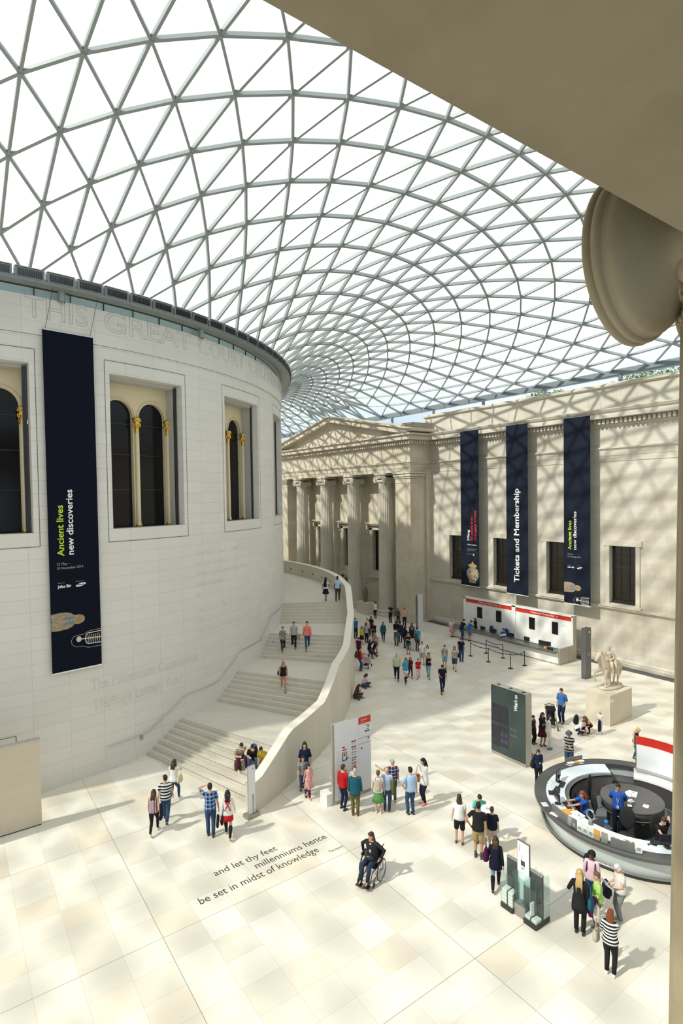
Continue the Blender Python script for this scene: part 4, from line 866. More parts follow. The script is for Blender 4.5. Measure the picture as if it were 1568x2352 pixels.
-2534,-2147,2363,-2671,-2284,2366,-2808,-2421,2361,-2946,-2559,2348,-3084,-2699,2325,-3223,-2839,2293,-3362,-2981,2249,-3502,-3124,2190,-3642,-3269,2111,-3782,-3415,2005,-1718,-1501,2072,-1853,-1644,2189,-1988,-1787,2270,-2123,-1930,2327,-2258,-2074,2365,
-2393,-2219,2388,-2529,-2365,2400,-2666,-2512,2403,-2803,-2661,2398,-2941,-2810,2384,-3080,-2961,2361,-3219,-3112,2327,-3359,-3266,2280,-3499,-3421,2216,-3640,-3577,2127,-3782,-3734,2005,-1592,-1512,2006,-1720,-1663,2147,-1850,-1814,2248,-1982,-1967,2321,
-2115,-2120,2372,-2248,-2274,2407,-2383,-2429,2428,-2519,-2585,2440,-2655,-2743,2442,-2793,-2901,2436,-2931,-3061,2421,-3070,-3223,2397,-3211,-3386,2362,-3352,-3550,2313,-3495,-3716,2244,-3638,-3884,2146,-3782,-4054,2005,-1572,-1667,2083,-1703,-1827,2212,
-1834,-1988,2304,-1966,-2149,2371,-2098,-2312,2417,-2231,-2475,2449,-2365,-2639,2470,-2500,-2805,2480,-2636,-2972,2481,-2774,-3141,2474,-2913,-3311,2459,-3054,-3483,2434,-3196,-3657,2397,-3341,-3833,2346,-3486,-4011,2273,-3633,-4191,2166,-3782,-4373,2005,
-1436,-1660,2006,-1561,-1827,2162,-1687,-1995,2275,-1815,-2164,2359,-1943,-2333,2419,-2073,-2504,2463,-2204,-2675,2492,-2337,-2848,2510,-2471,-3023,2519,-2606,-3199,2518,-2744,-3377,2510,-2884,-3557,2493,-3026,-3739,2466,-3171,-3924,2428,-3319,-4111,2374,
-3470,-4302,2298,-3624,-4495,2187,-3782,-4692,2005,-1409,-1815,2091,-1533,-1989,2231,-1658,-2164,2335,-1783,-2340,2411,-1909,-2517,2467,-2036,-2694,2507,-2164,-2873,2533,-2294,-3054,2549,-2426,-3235,2555,-2560,-3419,2551,-2696,-3605,2539,-2835,-3793,2518,
-2978,-3984,2487,-3124,-4178,2444,-3276,-4376,2384,-3434,-4580,2301,-3602,-4790,2181,-3782,-5011,2005,-1266,-1793,2006,-1383,-1972,2173,-1501,-2152,2297,-1620,-2333,2391,-1740,-2515,2461,-1861,-2698,2512,-1984,-2881,2548,-2107,-3066,2571,-2233,-3252,2583,
-2360,-3440,2584,-2490,-3629,2575,-2622,-3820,2556,-2756,-4013,2527,-2894,-4208,2486,-3035,-4405,2429,-3179,-4605,2348,-3327,-4807,2226,-3479,-5011,2005,-1230,-1944,2096,-1342,-2129,2246,-1455,-2315,2358,-1568,-2501,2444,-1683,-2688,2508,-1798,-2876,2554,
-1914,-3065,2586,-2032,-3254,2604,-2151,-3445,2609,-2272,-3637,2602,-2395,-3830,2584,-2520,-4024,2553,-2647,-4219,2508,-2776,-4416,2444,-2907,-4613,2354,-3041,-4812,2220,-3177,-5011,2005,-1084,-1909,2006,-1188,-2097,2181,-1292,-2287,2314,-1397,-2477,2416,
-1503,-2668,2494,-1610,-2859,2552,-1718,-3051,2592,-1827,-3244,2617,-1937,-3438,2627,-2049,-3632,2623,-2162,-3828,2604,-2276,-4024,2570,-2393,-4220,2519,-2511,-4417,2448,-2630,-4615,2349,-2751,-4813,2209,-2874,-5011,2005,-1036,-2054,2099,-1132,-2248,2256,
-1228,-2443,2376,-1326,-2637,2470,-1423,-2833,2540,-1522,-3029,2591,-1621,-3225,2624,-1722,-3422,2640,-1823,-3620,2639,-1926,-3818,2620,-2030,-4016,2584,-2136,-4215,2528,-2242,-4414,2450,-2351,-4613,2343,-2460,-4812,2200,-2572,-5011,2005,-892,-2006,2006,
-978,-2203,2186,-1065,-2401,2326,-1152,-2599,2436,-1239,-2798,2520,-1328,-2998,2582,-1417,-3198,2625,-1507,-3399,2648,-1598,-3600,2651,-1690,-3801,2634,-1784,-4003,2596,-1878,-4204,2536,-1974,-4406,2452,-2071,-4608,2340,-2169,-4810,2193,-2269,-5011,2005,
-829,-2146,2102,-906,-2349,2264,-983,-2552,2392,-1060,-2755,2491,-1138,-2959,2566,-1216,-3164,2619,-1295,-3369,2650,-1376,-3574,2660,-1456,-3779,2646,-1538,-3985,2608,-1622,-4190,2546,-1706,-4396,2457,-1791,-4601,2339,-1878,-4806,2190,-1966,-5011,2005,
-691,-2083,2006,-756,-2290,2192,-821,-2497,2338,-887,-2704,2453,-954,-2913,2542,-1020,-3122,2607,-1088,-3331,2648,-1156,-3541,2665,-1226,-3751,2656,-1296,-3961,2620,-1367,-4172,2557,-1439,-4382,2464,-1513,-4592,2342,-1588,-4802,2189,-1664,-5011,2005,
-613,-2220,2106,-668,-2431,2273,-722,-2644,2406,-776,-2857,2510,-831,-3071,2588,-887,-3286,2640,-943,-3501,2666,-999,-3716,2664,-1057,-3932,2632,-1115,-4148,2569,-1175,-4365,2474,-1236,-4581,2348,-1298,-4796,2190,-1361,-5011,2005,-484,-2141,2006,
-525,-2357,2198,-567,-2573,2349,-608,-2791,2469,-650,-3010,2561,-693,-3230,2626,-736,-3451,2663,-779,-3673,2669,-824,-3895,2643,-868,-4118,2583,-914,-4342,2487,-961,-4565,2357,-1009,-4789,2194,-1059,-5011,2005,-391,-2274,2110,-421,-2492,2282,
-450,-2713,2419,-479,-2935,2526,-508,-3161,2605,-538,-3388,2654,-568,-3616,2672,-598,-3845,2654,-629,-4076,2600,-659,-4309,2505,-690,-4543,2371,-722,-4778,2202,-756,-5011,2005,-271,-2178,2006,-289,-2401,2203,-306,-2622,2357,-321,-2846,2480,
-337,-3074,2574,-353,-3305,2638,-370,-3538,2670,-386,-3773,2665,-401,-4012,2621,-415,-4255,2532,-428,-4504,2397,-440,-4757,2218,-454,-5011,2005,-164,-2303,2113,-171,-2522,2284,-177,-2743,2422,-180,-2969,2531,-184,-3200,2611,-188,-3433,2659,
-193,-3667,2672,-196,-3904,2647,-195,-4147,2577,-190,-4404,2457,-177,-4684,2273,-151,-5011,2005,
]
# ================================================================ glass roof
NI = 128
def roof():
    raw = ROOF
    B = []; i, j = 1, 23; B.append((1,23))
    for kk, s, n in (('p',1,12),('p',-1,16),('c',0,4),('p',1,13),('p',-1,11),('c',0,1)):
        for _ in range(n):
            if kk == 'p': i += 1; j += s
            else: i += 2
            B.append((i,j))
    full = B+[((-a) % NI, q) for a, q in B[::-1]]; J = {}
    for a, q in full: J[a] = q
    for i in range(NI):
        if i not in J: J[i] = None
    for i in range(NI):
        if J[i] is None: J[i] = min(J[(i-1) % NI], J[(i+1) % NI])-1
    P = {}; n = 0
    for i in range(NI):
        for j in range(i % 2, J[i]+1, 2):
            P[(i,j)] = Vector((raw[3*n]/100, raw[3*n+1]/100, raw[3*n+2]/100)); n += 1
    def nb(k): return [q for q in (((k[0]+1) % NI,k[1]+1),((k[0]-1) % NI,k[1]+1),(k[0],k[1]+2),((k[0]+1) % NI,k[1]-1),((k[0]-1) % NI,k[1]-1),(k[0],k[1]-2)) if q in P]
    T = []
    for (i,j) in P:
        u = (i,j+2)
        for d in (1,-1):
            q = ((i+d) % NI, j+1)
            if u in P and q in P: T.append(((i,j),q,u))
        c = ((i+2) % NI, j)
        if c in P:
            if j == 0 and ((i+1) % NI, 1) in P: T.append(((i,j),((i+1) % NI,1),c))
            elif ((i+1) % NI, j+1) not in P and ((i+1) % NI, j-1) in P and j > 0: T.append(((i,j),((i+1) % NI,j-1),c))
    root = thing('ceiling', None, None); tag(root, kind='structure')
    # node normals
    Nn = {k: Vector((0,0,0)) for k in P}
    for a, b, c in T:
        nn = (P[b]-P[a]).cross(P[c]-P[a])
        if nn.z < 0: nn = -nn
        for k in (a,b,c): Nn[k] += nn
    for k in Nn: Nn[k].normalize()
    def rib(mb, a, b):
        d = (P[b]-P[a]).normalized(); up = (Nn[a]+Nn[b]).normalized(); e = .0
        mb.bar(P[a]-up*.06, P[b]-up*.06, .092, .17, up)
    lines = []
    for di, dj, nm in ((1,1,'spiral_rib'),(-1,1,'counter_spiral_rib'),(0,2,'radial_rib')):
        fam = []
        for k in P:
            pv = ((k[0]-di) % NI, k[1]-dj)
            if pv in P: continue
            L = [k]
            while True:
                q = ((L[-1][0]+di) % NI, L[-1][1]+dj)
                if q not in P: break
                L.append(q)
            if len(L) > 1:
                cam = Vector((CX,CY,CZ)); fam.append((sum(len_w(P[a], cam) for a in L), L))
        fam.sort(key=lambda t: -t[0])
        rest = MB()
        for n_, (w, L) in enumerate(fam):
            mb = MB() if n_ < 100 else rest
            for a, b in zip(L[:-1], L[1:]): rib(mb, a, b)
            if n_ < 100: mb.build(nm, M_steel, root)
        if rest.v: tag(rest.build(nm, M_steel, root), kind='stuff')
    nd = MB()
    for k in P: nd.obox(P[k]-Nn[k]*.06, Vector((1,0,0)), Vector((0,1,0)), Vector((0,0,1)), .085,.085,.085)
    tag(nd.build('rib_node', M_steel, root), kind='stuff')
    g = MB(); g.v = []
    idx = {k: i for i, k in enumerate(P)}; g.add([tuple(P[k]+Nn[k]*.07) for k in P], [(idx[a],idx[b],idx[c]) for a,b,c in T])
    tag(g.build('glass_panes', M_roofglass, root), kind='stuff')
    # edge beam
    xe = max(P[k].x for k in P); ys_ = min(P[k].y for k in P); yn = max(P[k].y for k in P); ze = min(P[k].z for k in P)
    for (a, b) in (((xe,ys_),(xe,yn)),((-xe,ys_),(-xe,yn)),((-xe,ys_),(xe,ys_)),((-xe,yn),(xe,yn))):
        m = MB(); m.bar((a[0],a[1],ze-.12),(b[0],b[1],ze-.12),.42,.46); m.build('edge_beam', M_beam, root)
    for i in range(16):
        y = -50+6.1*i
        m = MB(); m.tube([(xe-.25,y,18.2),(xe-.25,y,ze-.3)], .14, 10); m.build('stub_post', M_beam, root)
def len_w(p, cam):
    d = (p-cam).length; fwd = Vector((math.sin(.6176), math.cos(.6176), 0)); c = (p-cam).normalized().dot(fwd)
    return (1/d) if c > .35 else 0.02/d
roof()
# ================================================================ banners
M_lime = mat('lime_print', (0.55,0.68,0.03), .6); M_tw = mat('white_print', (0.85,0.85,0.85), .6); M_tr = mat('red_print', (0.75,0.03,0.02), .6)
M_tg = mat('grey_print', (0.35,0.36,0.38), .6); M_dkt = mat('dark_print', (0.05,0.05,0.05), .6)
def noisy(name, cols, sc):
    k = NB(name); n = k.noise(k.tc.outputs['Object'], sc, 3); rp = k.nt.nodes.new('ShaderNodeValToRGB'); k.nt.links.new(n, rp.inputs[0])
    rp.color_ramp.interpolation = 'CONSTANT'
    for i, (p, c) in enumerate(cols):
        if i < 2: e = rp.color_ramp.elements[i]; e.position = p
        else: e = rp.color_ramp.elements.new(p)
        e.color = (*c, 1)
    k.nt.links.new(rp.outputs[0], k.b.inputs['Base Color']); k.b.inputs['Roughness'].default_value = .7; return k.m
M_coffin = noisy('painted_coffin', [(0,(0.30,0.20,0.10)),(.42,(0.42,0.34,0.24)),(.5,(0.12,0.18,0.22)),(.58,(0.50,0.30,0.10)),(.66,(0.35,0.32,0.26))], 9)
M_vase = noisy('painted_vase', [(0,(0.03,0.03,0.12)),(.42,(0.30,0.25,0.35)),(.5,(0.55,0.45,0.05)),(.58,(0.06,0.05,0.2)),(.66,(0.35,0.06,0.05))], 7)
M_bone = mat('bone_print', (0.62,0.58,0.50), .7)
def banner(label, O, U, W, z0, z1, mt=M_navy):
    """O bottom left corner (x,y), U unit vector to the right as seen, V up; the cloth faces U x up"""
    t = thing('hanging_banner', label, 'banner', (O[0], O[1], z0), 0, 'navy exhibition banners')
    t.location = (0,0,0)
    U = Vector((U[0], U[1], 0)).normalized(); N = U.cross(Vector((0,0,1))); O3 = Vector((O[0], O[1], 0))
    def pt(s, z, d=0.0): return O3+U*s+N*d+Vector((0,0,z))
    m = MB(); c = pt(W/2, (z0+z1)/2); m.obox(c, U, N, Vector((0,0,1)), W/2, .012, (z1-z0)/2); m.build('cloth', mt, t)
    m = MB(); c = pt(W/2, z0-.01); m.obox(c, U, N, Vector((0,0,1)), W/2+.01, .03, .025); m.build('bottom_bar', M_white, t)
    m = MB(); c = pt(W/2, z1+.01); m.obox(c, U, N, Vector((0,0,1)), W/2+.01, .03, .02); m.build('top_bar', M_brush, t)
    return t, U, N, pt
def vtext(t, U, pt, txt, s, z, size, m, L=None, bold=0.0, name='lettering'):
    me = text_mesh(txt, size, bold=bold); xs = [v.co.x for v in me.vertices]; k = L/(max(xs)-min(xs)) if L else 1
    M = frame(pt(s, z, .02), Vector((0,0,1)), -U) @ Matrix.Diagonal((k, 1, 1, 1))
    return text_obj(name, txt, size, M, m, t, bold=bold)
def htext(t, U, pt, txt, s, z, size, m, L=None, bold=0.0, name='lettering', d=.02):
    me = text_mesh(txt, size, bold=bold); xs = [v.co.x for v in me.vertices]; k = L/(max(xs)-min(xs)) if L else 1
    M = frame(pt(s, z, d), U, Vector((0,0,1))) @ Matrix.Diagonal((k, 1, 1, 1))
    return text_obj(name, txt, size, M, m, t, bold=bold)
def flat(t, pt, poly, m, name, d=.018):
    mb = MB(); n = len(poly); mb.add([pt(s, z, d) for s, z in poly], [tuple(range(n))]); return mb.build(name, m, t)
def ell(s, z, a, b, n=24): return [(s+a*math.cos(2*PI*i/n), z+b*math.sin(2*PI*i/n)) for i in range(n)]
def ancient(t, U, pt, W):
    k = W/1.925
    vtext(t, U, pt, 'Ancient lives', .56*k, 9.34-dz, .36, M_lime, 2.04, .006)
    vtext(t, U, pt, 'new discoveries', .93*k, 9.34-dz, .36, M_tw, 2.64, .006)
    htext(t, U, pt, '22 May \u2013', .27*k, 8.97-dz, .15, M_tg, .50); htext(t, U, pt, '30 November 2014', .27*k, 8.80-dz, .15, M_tg, 1.0)
    htext(t, U, pt, 'Sponsored by', .29*k, 8.24-dz, .05, M_tg, .26)
    htext(t, U, pt, 'Julius B\u00e4r', .29*k, 8.06-dz, .16, M_tw, .52, .004)
    htext(t, U, pt, 'Technology partner', .97*k, 8.24-dz, .05, M_tg, .32)
    flat(t, pt, [(s, z+(s-1.17*k)*.22) for s, z in ell(1.17*k, 8.11-dz, .2, .065)], M_tw, 'logo_oval'); htext(t, U, pt, 'SAMSUNG', 1.03*k, 8.085-dz, .075, M_navy, .28, .003, d=.022)
    z = 6.70-dz
    flat(t, pt, [(0.005,z-.35),(.30,z-.36),(.62,z-.33),(.80,z-.26),(.88,z-.17),(1.05,z-.19),(1.18,z-.16),(1.27,z-.08),(1.29,z),(1.27,z+.09),(1.18,z+.17),(1.05,z+.2),(.88,z+.19),(.78,z+.28),(.6,z+.35),(.3,z+.36),(.005,z+.33)], M_coffin, 'painted_coffin_picture')
    for q in (-.11, .10): flat(t, pt, [(.48,z+q-.055),(.85,z+q-.05),(.9,z+q),(.85,z+q+.05),(.48,z+q+.055)], mat('blue_grey_print', (0.16,0.20,0.25), .7), 'wig_lappet', .02)
    flat(t, pt, ell(1.06, z, .12, .10), mat('gilt_face_print', (0.36,0.20,0.06), .6), 'gilt_face', .022)
    for r_ in (.20, .34): flat(t, pt, [(r_,z-.33),(r_+.03,z-.33),(r_+.07,z),(r_+.03,z+.33),(r_,z+.33),(r_+.04,z)], mat('gold_band_print', (0.42,0.24,0.06), .6), 'collar_band', .02)
    z = 5.85-dz; o = MB()
    path = [(1.92,z+.33),(1.45,z+.30),(1.2,z+.2),(1.0,z+.2),(.82,z+.16),(.74,z+.02),(.76,z-.15),(.9,z-.27),(1.15,z-.28),(1.4,z-.38),(1.92,z-.38)]
    path = [(min(s, W-.01), q) for s, q in path]
    o.tube([pt(s, q, .02) for s, q in path], .010, 4); o.build('body_outline', M_tg, t)
    b = MB(); b.ball(pt(1.03, z+.03, .012), .11, .11, .12, 12); b.build('skull', M_bone, t)
    b = MB()
    b.tube([pt(1.13,z+.02,.02), pt(min(1.9,W-.02),z-.02,.02)], .022, 5)
    for i in range(7):
        s = 1.38+i*.075; b.tube([pt(s,z+.16,.02), pt(s+.03,z-.01,.02), pt(s,z-.2,.02)], .012, 4)
    for sg in (1,-1):
        b.tube([pt(1.28,z+.0,.02), pt(1.33,z+.18*sg,.02), pt(1.40,z+.22*sg,.02), pt(min(1.9,W-.02),z+.24*sg,.02)], .02, 5)
    b.build('skeleton', M_bone, t)
dz = 0.0
A_, B_ = pol(R0+.15, -84.55, 0), pol(R0+.15, -79.5, 0); Ud = ((B_[0]-A_[0]), (B_[1]-A_[1]))
t, U, N, pt = banner('tall navy banner with green Ancient lives lettering hanging on the round drum', A_, Ud, 1.925, 4.66, 18.26, M_navydark)
ancient(t, U, pt, 1.925)
w = MB(); w.tube([pt(.1,18.26), Vector(pol(R0+.3,-83.5,19.9))], .008, 4); w.tube([pt(1.8,18.26), Vector(pol(R0+.3,-79.0,19.9))], .008, 4); w.build('hanging_wire', M_dark, t)
XB_ = 34.4
for (y0, y1, z0, z1, kind, lab) in ((-13.6,-15.55,3.92,16.78,'m','navy wall banner with red lettering and a painted vase, nearest the portico'), (-18.3,-20.26,3.83,16.77,'t','navy wall banner reading Tickets and Membership, the middle one of three'), (-23.25,-25.23,3.80,16.73,'a','navy wall banner with yellow Ancient lives lettering above the statue end of the ticket desk')):
    t, U, N, pt = banner(lab, (XB_, y0), (0,-1), y0-y1, z0, z1)
    if kind == 't': vtext(t, U, pt, 'Tickets and Membership', 1.16, 4.76, .66, M_tw, 7.15, .012)
    elif kind == 'a':
        dz = 1.76; ancient(t, U, pt, 1.98)
    else:
        vtext(t, U, pt, 'Ming', .93, 7.68, .34, M_tw, .86, .003); vtext(t, U, pt, '50 years that', 1.29, 7.66, .34, M_tr, 1.97, .002); vtext(t, U, pt, 'changed China', 1.67, 7.66, .34, M_tr, 2.5, .002)
        htext(t, U, pt, 'The BP exhibition', .68, 7.30, .13, M_tw, 1.0, .003); htext(t, U, pt, '18 September 2014 \u2013', .68, 6.95, .1, M_tg, 1.05); htext(t, U, pt, '5 January 2015', .68, 6.82, .1, M_tg, .75)
        htext(t, U, pt, 'Supported by BP', .68, 6.55, .07, M_tg, .5); flat(t, pt, ell(1.36, 6.54, .09, .1, 10), mat('green_print', (0.2,0.6,0.15), .6), 'green_dot')
        prof = [(.05,5.95),(.1,5.8),(.42,5.66),(.48,5.58),(.30,5.5),(.33,5.4),(.55,5.28),(.66,5.05),(.62,4.75),(.45,4.45),(.33,4.28),(.36,4.18)]
        c_ = 1.25; flat(t, pt, [(c_-min(a, .68), z) for a, z in prof]+[(c_+min(a, .68), z) for a, z in prof[::-1]], M_vase, 'vase_picture')
        flat(t, pt, [(c_-.5,5.56),(c_-.42,5.68),(c_-.1,5.8),(c_,5.96),(c_+.1,5.8),(c_+.42,5.68),(c_+.5,5.56)], mat('vase_lid_print', (0.45,0.33,0.06), .6), 'vase_lid', .02)
    w = MB()
    for s in (.15, 1.8): w.tube([pt(s,z1), pt(s-.0,18.7,-.3)], .008, 4)
    w.build('hanging_wire', M_brush, t)
# ================================================================ floor inscription
M_let = mat('engraved_dark_letter', (0.05,0.045,0.035), .6)
tt = thing('floor_lettering', 'dark verse inlaid in the pale stone floor', 'inscription', (6.5,-31,0)); tt.location = (0,0,0)
def words_of(txt, size):
    out = []; W = txt.split()
    for i, wd in enumerate(W):
        if i == 0: off = 0.0
        else:
            a = text_mesh(' '.join(W[:i+1]), size); b = text_mesh(wd, size); off = max(v.co.x for v in a.vertices)-max(v.co.x for v in b.vertices)
        out.append((wd, off))
    return out
def ftext(txt, x0, x1, y, size):
    me = text_mesh(txt, size); xs = [v.co.x for v in me.vertices]; k = (x1-x0)/(max(xs)-min(xs))
    M = Matrix.Translation((x0, y, .004)) @ Matrix.Diagonal((k,1,1,1))
    for wd, off in words_of(txt, size): text_obj('word', wd, size, M @ Matrix.Translation((off, 0, 0)), M_let, tt)
ftext('and let thy feet', 5.16, 7.32, -30.44, .40); ftext('millenniums hence', 6.33, 8.97, -30.88, .40); ftext('be set in midst of knowledge', 4.33, 8.37, -31.33, .42); ftext('Tennyson', 8.62, 9.15, -31.6, .16)
# ================================================================ signs
def whats_on():
    t = thing('information_board', "dark green What's on board standing on the floor near the stroller group", 'board', (0,0,0))
    x0, x1, y0, y1, z1 = 18.40, 18.83, -31.86, -30.06, 3.1
    m = MB(); m.box(x0+.02, x1, y0, y1, 0, z1); m.build('steel_case', mat('pale_case_steel', (0.42,0.41,0.37), .4, .4), t)
    m = MB(); m.box(x0-.01, x0+.02, y0+.0, y1, .16, z1-.0); m.build('front_panel', mat('dark_green_panel', (0.035,0.055,0.055), .35), t)
    O = Vector((x0-.012, y1, 0))
    def pt(s, z, d=0): return O+Vector((-d, -s, z))
    U = Vector((0,-1,0))
    for (s, z, w, h) in ((.06,1.5,.42,.8),(.50,1.5,.42,.8),(.06,.45,.42,.9),(.50,.5,.42,.9)):
        flat(t, pt, [(s,z),(s+w,z),(s+w,z+h),(s,z+h)], mat('smoky_panel', (0.018,0.02,0.035), .2), 'poster_panel', .006)
    for (s, z) in ((.52,.95),(.73,.95),(.52,.65),(.73,.65)): flat(t, pt, [(s,z),(s+.17,z),(s+.17,z+.2),(s,z+.2)], mat('dusk_picture', (0.05,0.05,0.09), .4), 'small_picture', .009)
    vtext(t, U, pt, "What's on", 1.42, 2.28, .24, M_tw, .72, .006)
    for i in range(4): htext(t, U, pt, 'Exhibitions and displays', 1.05, 1.45-.05*i-(.15 if i > 1 else 0), .035, M_tg, .32)
    for y in (-30.3,-30.95,-31.6):
        m = MB(); m.lathe([(.0,z1+.002),(.07,z1+.012),(.09,z1+.002)], (18.62,y,0), 14); m.build('top_spotlight', M_dark, t)
whats_on()
def map_sign():
    t = thing('map_sign', 'tall white floor plan sign with a red heading beside the stair', 'sign')
    x0, x1, y, z1 = 10.28, 12.10, -29.37, 3.05
    m = MB(); m.box(x0, x1, y, y+.10, 0.0, z1); m.build('sign_frame', M_brushd, t)
    m = MB(); m.box(x0+.09, x1-.005, y-.012, y, .13, z1-.01); m.build('sign_face', mat('sign_white', (0.74,0.75,0.80), .45), t)
    m = MB(); m.box(x0-.25, x0+.02, y+.05, y+.5, 0, .45); m.build('white_plinth', M_white, t)
    O = Vector((x0, y-.012, 0)); U = Vector((1,0,0))
    def pt(s, z, d=0): return O+Vector((s, -d, z))
    flat(t, pt, [(1.22,2.76),(1.81,2.76),(1.81,3.03),(1.22,3.03)], M_red, 'red_heading', .004); htext(t, U, pt, 'Great Court', 1.32, 2.89, .085, M_tw, .30, .001, d=.008); htext(t, U, pt, 'Ground floor', 1.32, 2.81, .05, M_tw, .22, d=.008)
    flat(t, pt, [(1.205,.14),(1.21,.14),(1.21,3.0),(1.205,3.0)], M_tg, 'column_line', .003)
    for z, q in ((2.66,'Cloakroom'),(2.5,'Toilets'),(2.2,'Tickets and Membership'),(1.98,'Great Court Restaurant')): htext(t, U, pt, q, 1.74-.03*len(q)*.8, z, .055, M_dkt, .024*len(q), d=.006)
    for s, z in ((1.66,2.58),(1.52,2.40),(1.6,2.40),(1.68,2.40),(1.66,2.12),(1.33,1.78)): flat(t, pt, [(s,z),(s+.06,z),(s+.06,z+.07),(s,z+.07)], M_dkt, 'pictogram', .005)
    cols = [(0.35,0.02,0.03),(0.3,0.0,0.2),(0.55,0.33,0.03),(0.03,0.22,0.28),(0.6,0.05,0.02),(0.08,0.25,0.03),(0.25,0.08,0.1),(0.5,0.25,0.05),(0.03,0.08,0.3)]
    for i, c in enumerate(cols):
        z = 2.17-.21*i; flat(t, pt, [(.87,z),(1.10,z),(1.10,z+.045),(.87,z+.045)], mat('key_bar_%s' % 'abcdefghi'[i], c, .6), 'key_bar', .005)
        for s in (.9,.98,1.05): flat(t, pt, [(s,z-.10),(s+.03,z-.10),(s+.03,z-.03),(s,z-.03)], M_dkt if i % 2 else M_tg, 'key_symbol', .005)
    for j, zc in enumerate((1.85, 1.05, .5)):
        for (s, z, w, h, c) in ((.44,.2,.12,.05,0),(.44,.1,.2,.05,4),(.43,.0,.22,.05,2),(.43,-.28,.04,.28,8),(.62,-.28,.04,.28,5),(.43,-.3,.24,.05,3),(.6,-.24,.15,.04,5),(.5,-.12,.08,.1,8 if j else 6)):
            if j == 2 and z < -.05: continue
            flat(t, pt, [(s,zc+z),(s+w,zc+z),(s+w,zc+z+h),(s,zc+z+h)], MATS['key_bar_%s' % 'abcdefghi'[c]], 'plan_block', .005)
        for i in range(5): htext(t, U, pt, 'Rooms', .2, zc+.1-.09*i, .035, M_tg, .07, d=.005)
map_sign()
m = MB(); m.box(30.80, 31.40, -27.06, -26.76, 0, 3.15); o = m.build('totem_sign', mat('grey_totem', (0.12,0.12,0.13), .4, .2)); tag(o, 'slim grey totem sign standing between the ticket desk and the statue', 'totem')
for s_, z_, r_ in ((.38,2.9,.09),): 
    mb = MB(); mb.lathe([(0,.0),(.09,.0),(.09,.006),(0,.006)], (31.2,-27.066,2.9), 16, axis='y'); mb.build('yellow_dot', mat('yellow_print', (0.7,0.6,0.02), .6), o)
for i, s_ in enumerate(('Information', 'and tours')): text_obj('lettering', s_, .07, frame((30.98,-27.068,1.55-.09*i), (1,0,0), (0,0,1)), M_tw, o)
mb = MB(); mb.add([(31.3,-27.066,2.0),(31.39,-27.066,2.0),(31.39,-27.066,2.6),(31.32,-27.066,2.65),(31.26,-27.066,2.3)], [(0,1,2,3,4)]); mb.build('figure_picture', M_coffin, o)
m = MB(); m.box(31.28, 31.75, -11.66, -11.50, 0, 3.1); o = m.build('totem_sign', mat('white_totem', (0.66,0.66,0.68), .5)); tag(o, 'plain white totem sign standing in front of the portico corner', 'totem')
m = MB(); m.box(31.28,31.35,-11.52,-11.28,0,3.05); m.build('dark_side', M_grey, o)
# slim white sign at the foot of the stair
t = thing('stair_sign', 'slim white upright sign on a steel foot at the bottom of the stair parapet', 'sign', (7.52,-28.15,0), 0)
ca = rad(8)
m = MB(); m.rbox(0,0,.06,.52,.34,.12,ca); m.build('steel_foot', mat('sign_foot_steel', (0.35,0.33,0.29), .35, .6), t)
m = MB(); m.rbox(0,-.02,.98,.30,.06,1.78,ca); m.build('sign_case', M_brush, t)
m = MB(); m.rbox(.003,-.055,.99,.27,.012,1.72,ca); m.build('sign_face', mat('sign_face_white', (0.75,0.76,0.80), .5), t)
for i, (q, z, s) in enumerate((('Court', 1.64,.05),('Restaurant',1.57,.055))): text_obj('lettering', q, s, frame((-.08,-.063,z), (1,.14,0), (0,0,1)), M_dkt, t)
m = MB(); m.tube([(.03,-.066,1.72),(.08,-.062,1.78)], .006, 4); m.tube([(.05,-.066,1.78),(.08,-.062,1.78),(.08,-.062,1.75)], .006, 4); m.build('arrow', M_dkt, t)
m = MB()
for x in (-.06,.05): m.box(x-.022, x+.022, -.066, -.062, .15, .62); m.add([(x-.03,-.066,.62),(x+.03,-.066,.62),(x+.022,-.066,.82),(x-.022,-.066,.82)],[(0,1,2,3)])
m.build('cutlery_picture', mat('grey_picture', (0.35,0.35,0.37), .6), t)
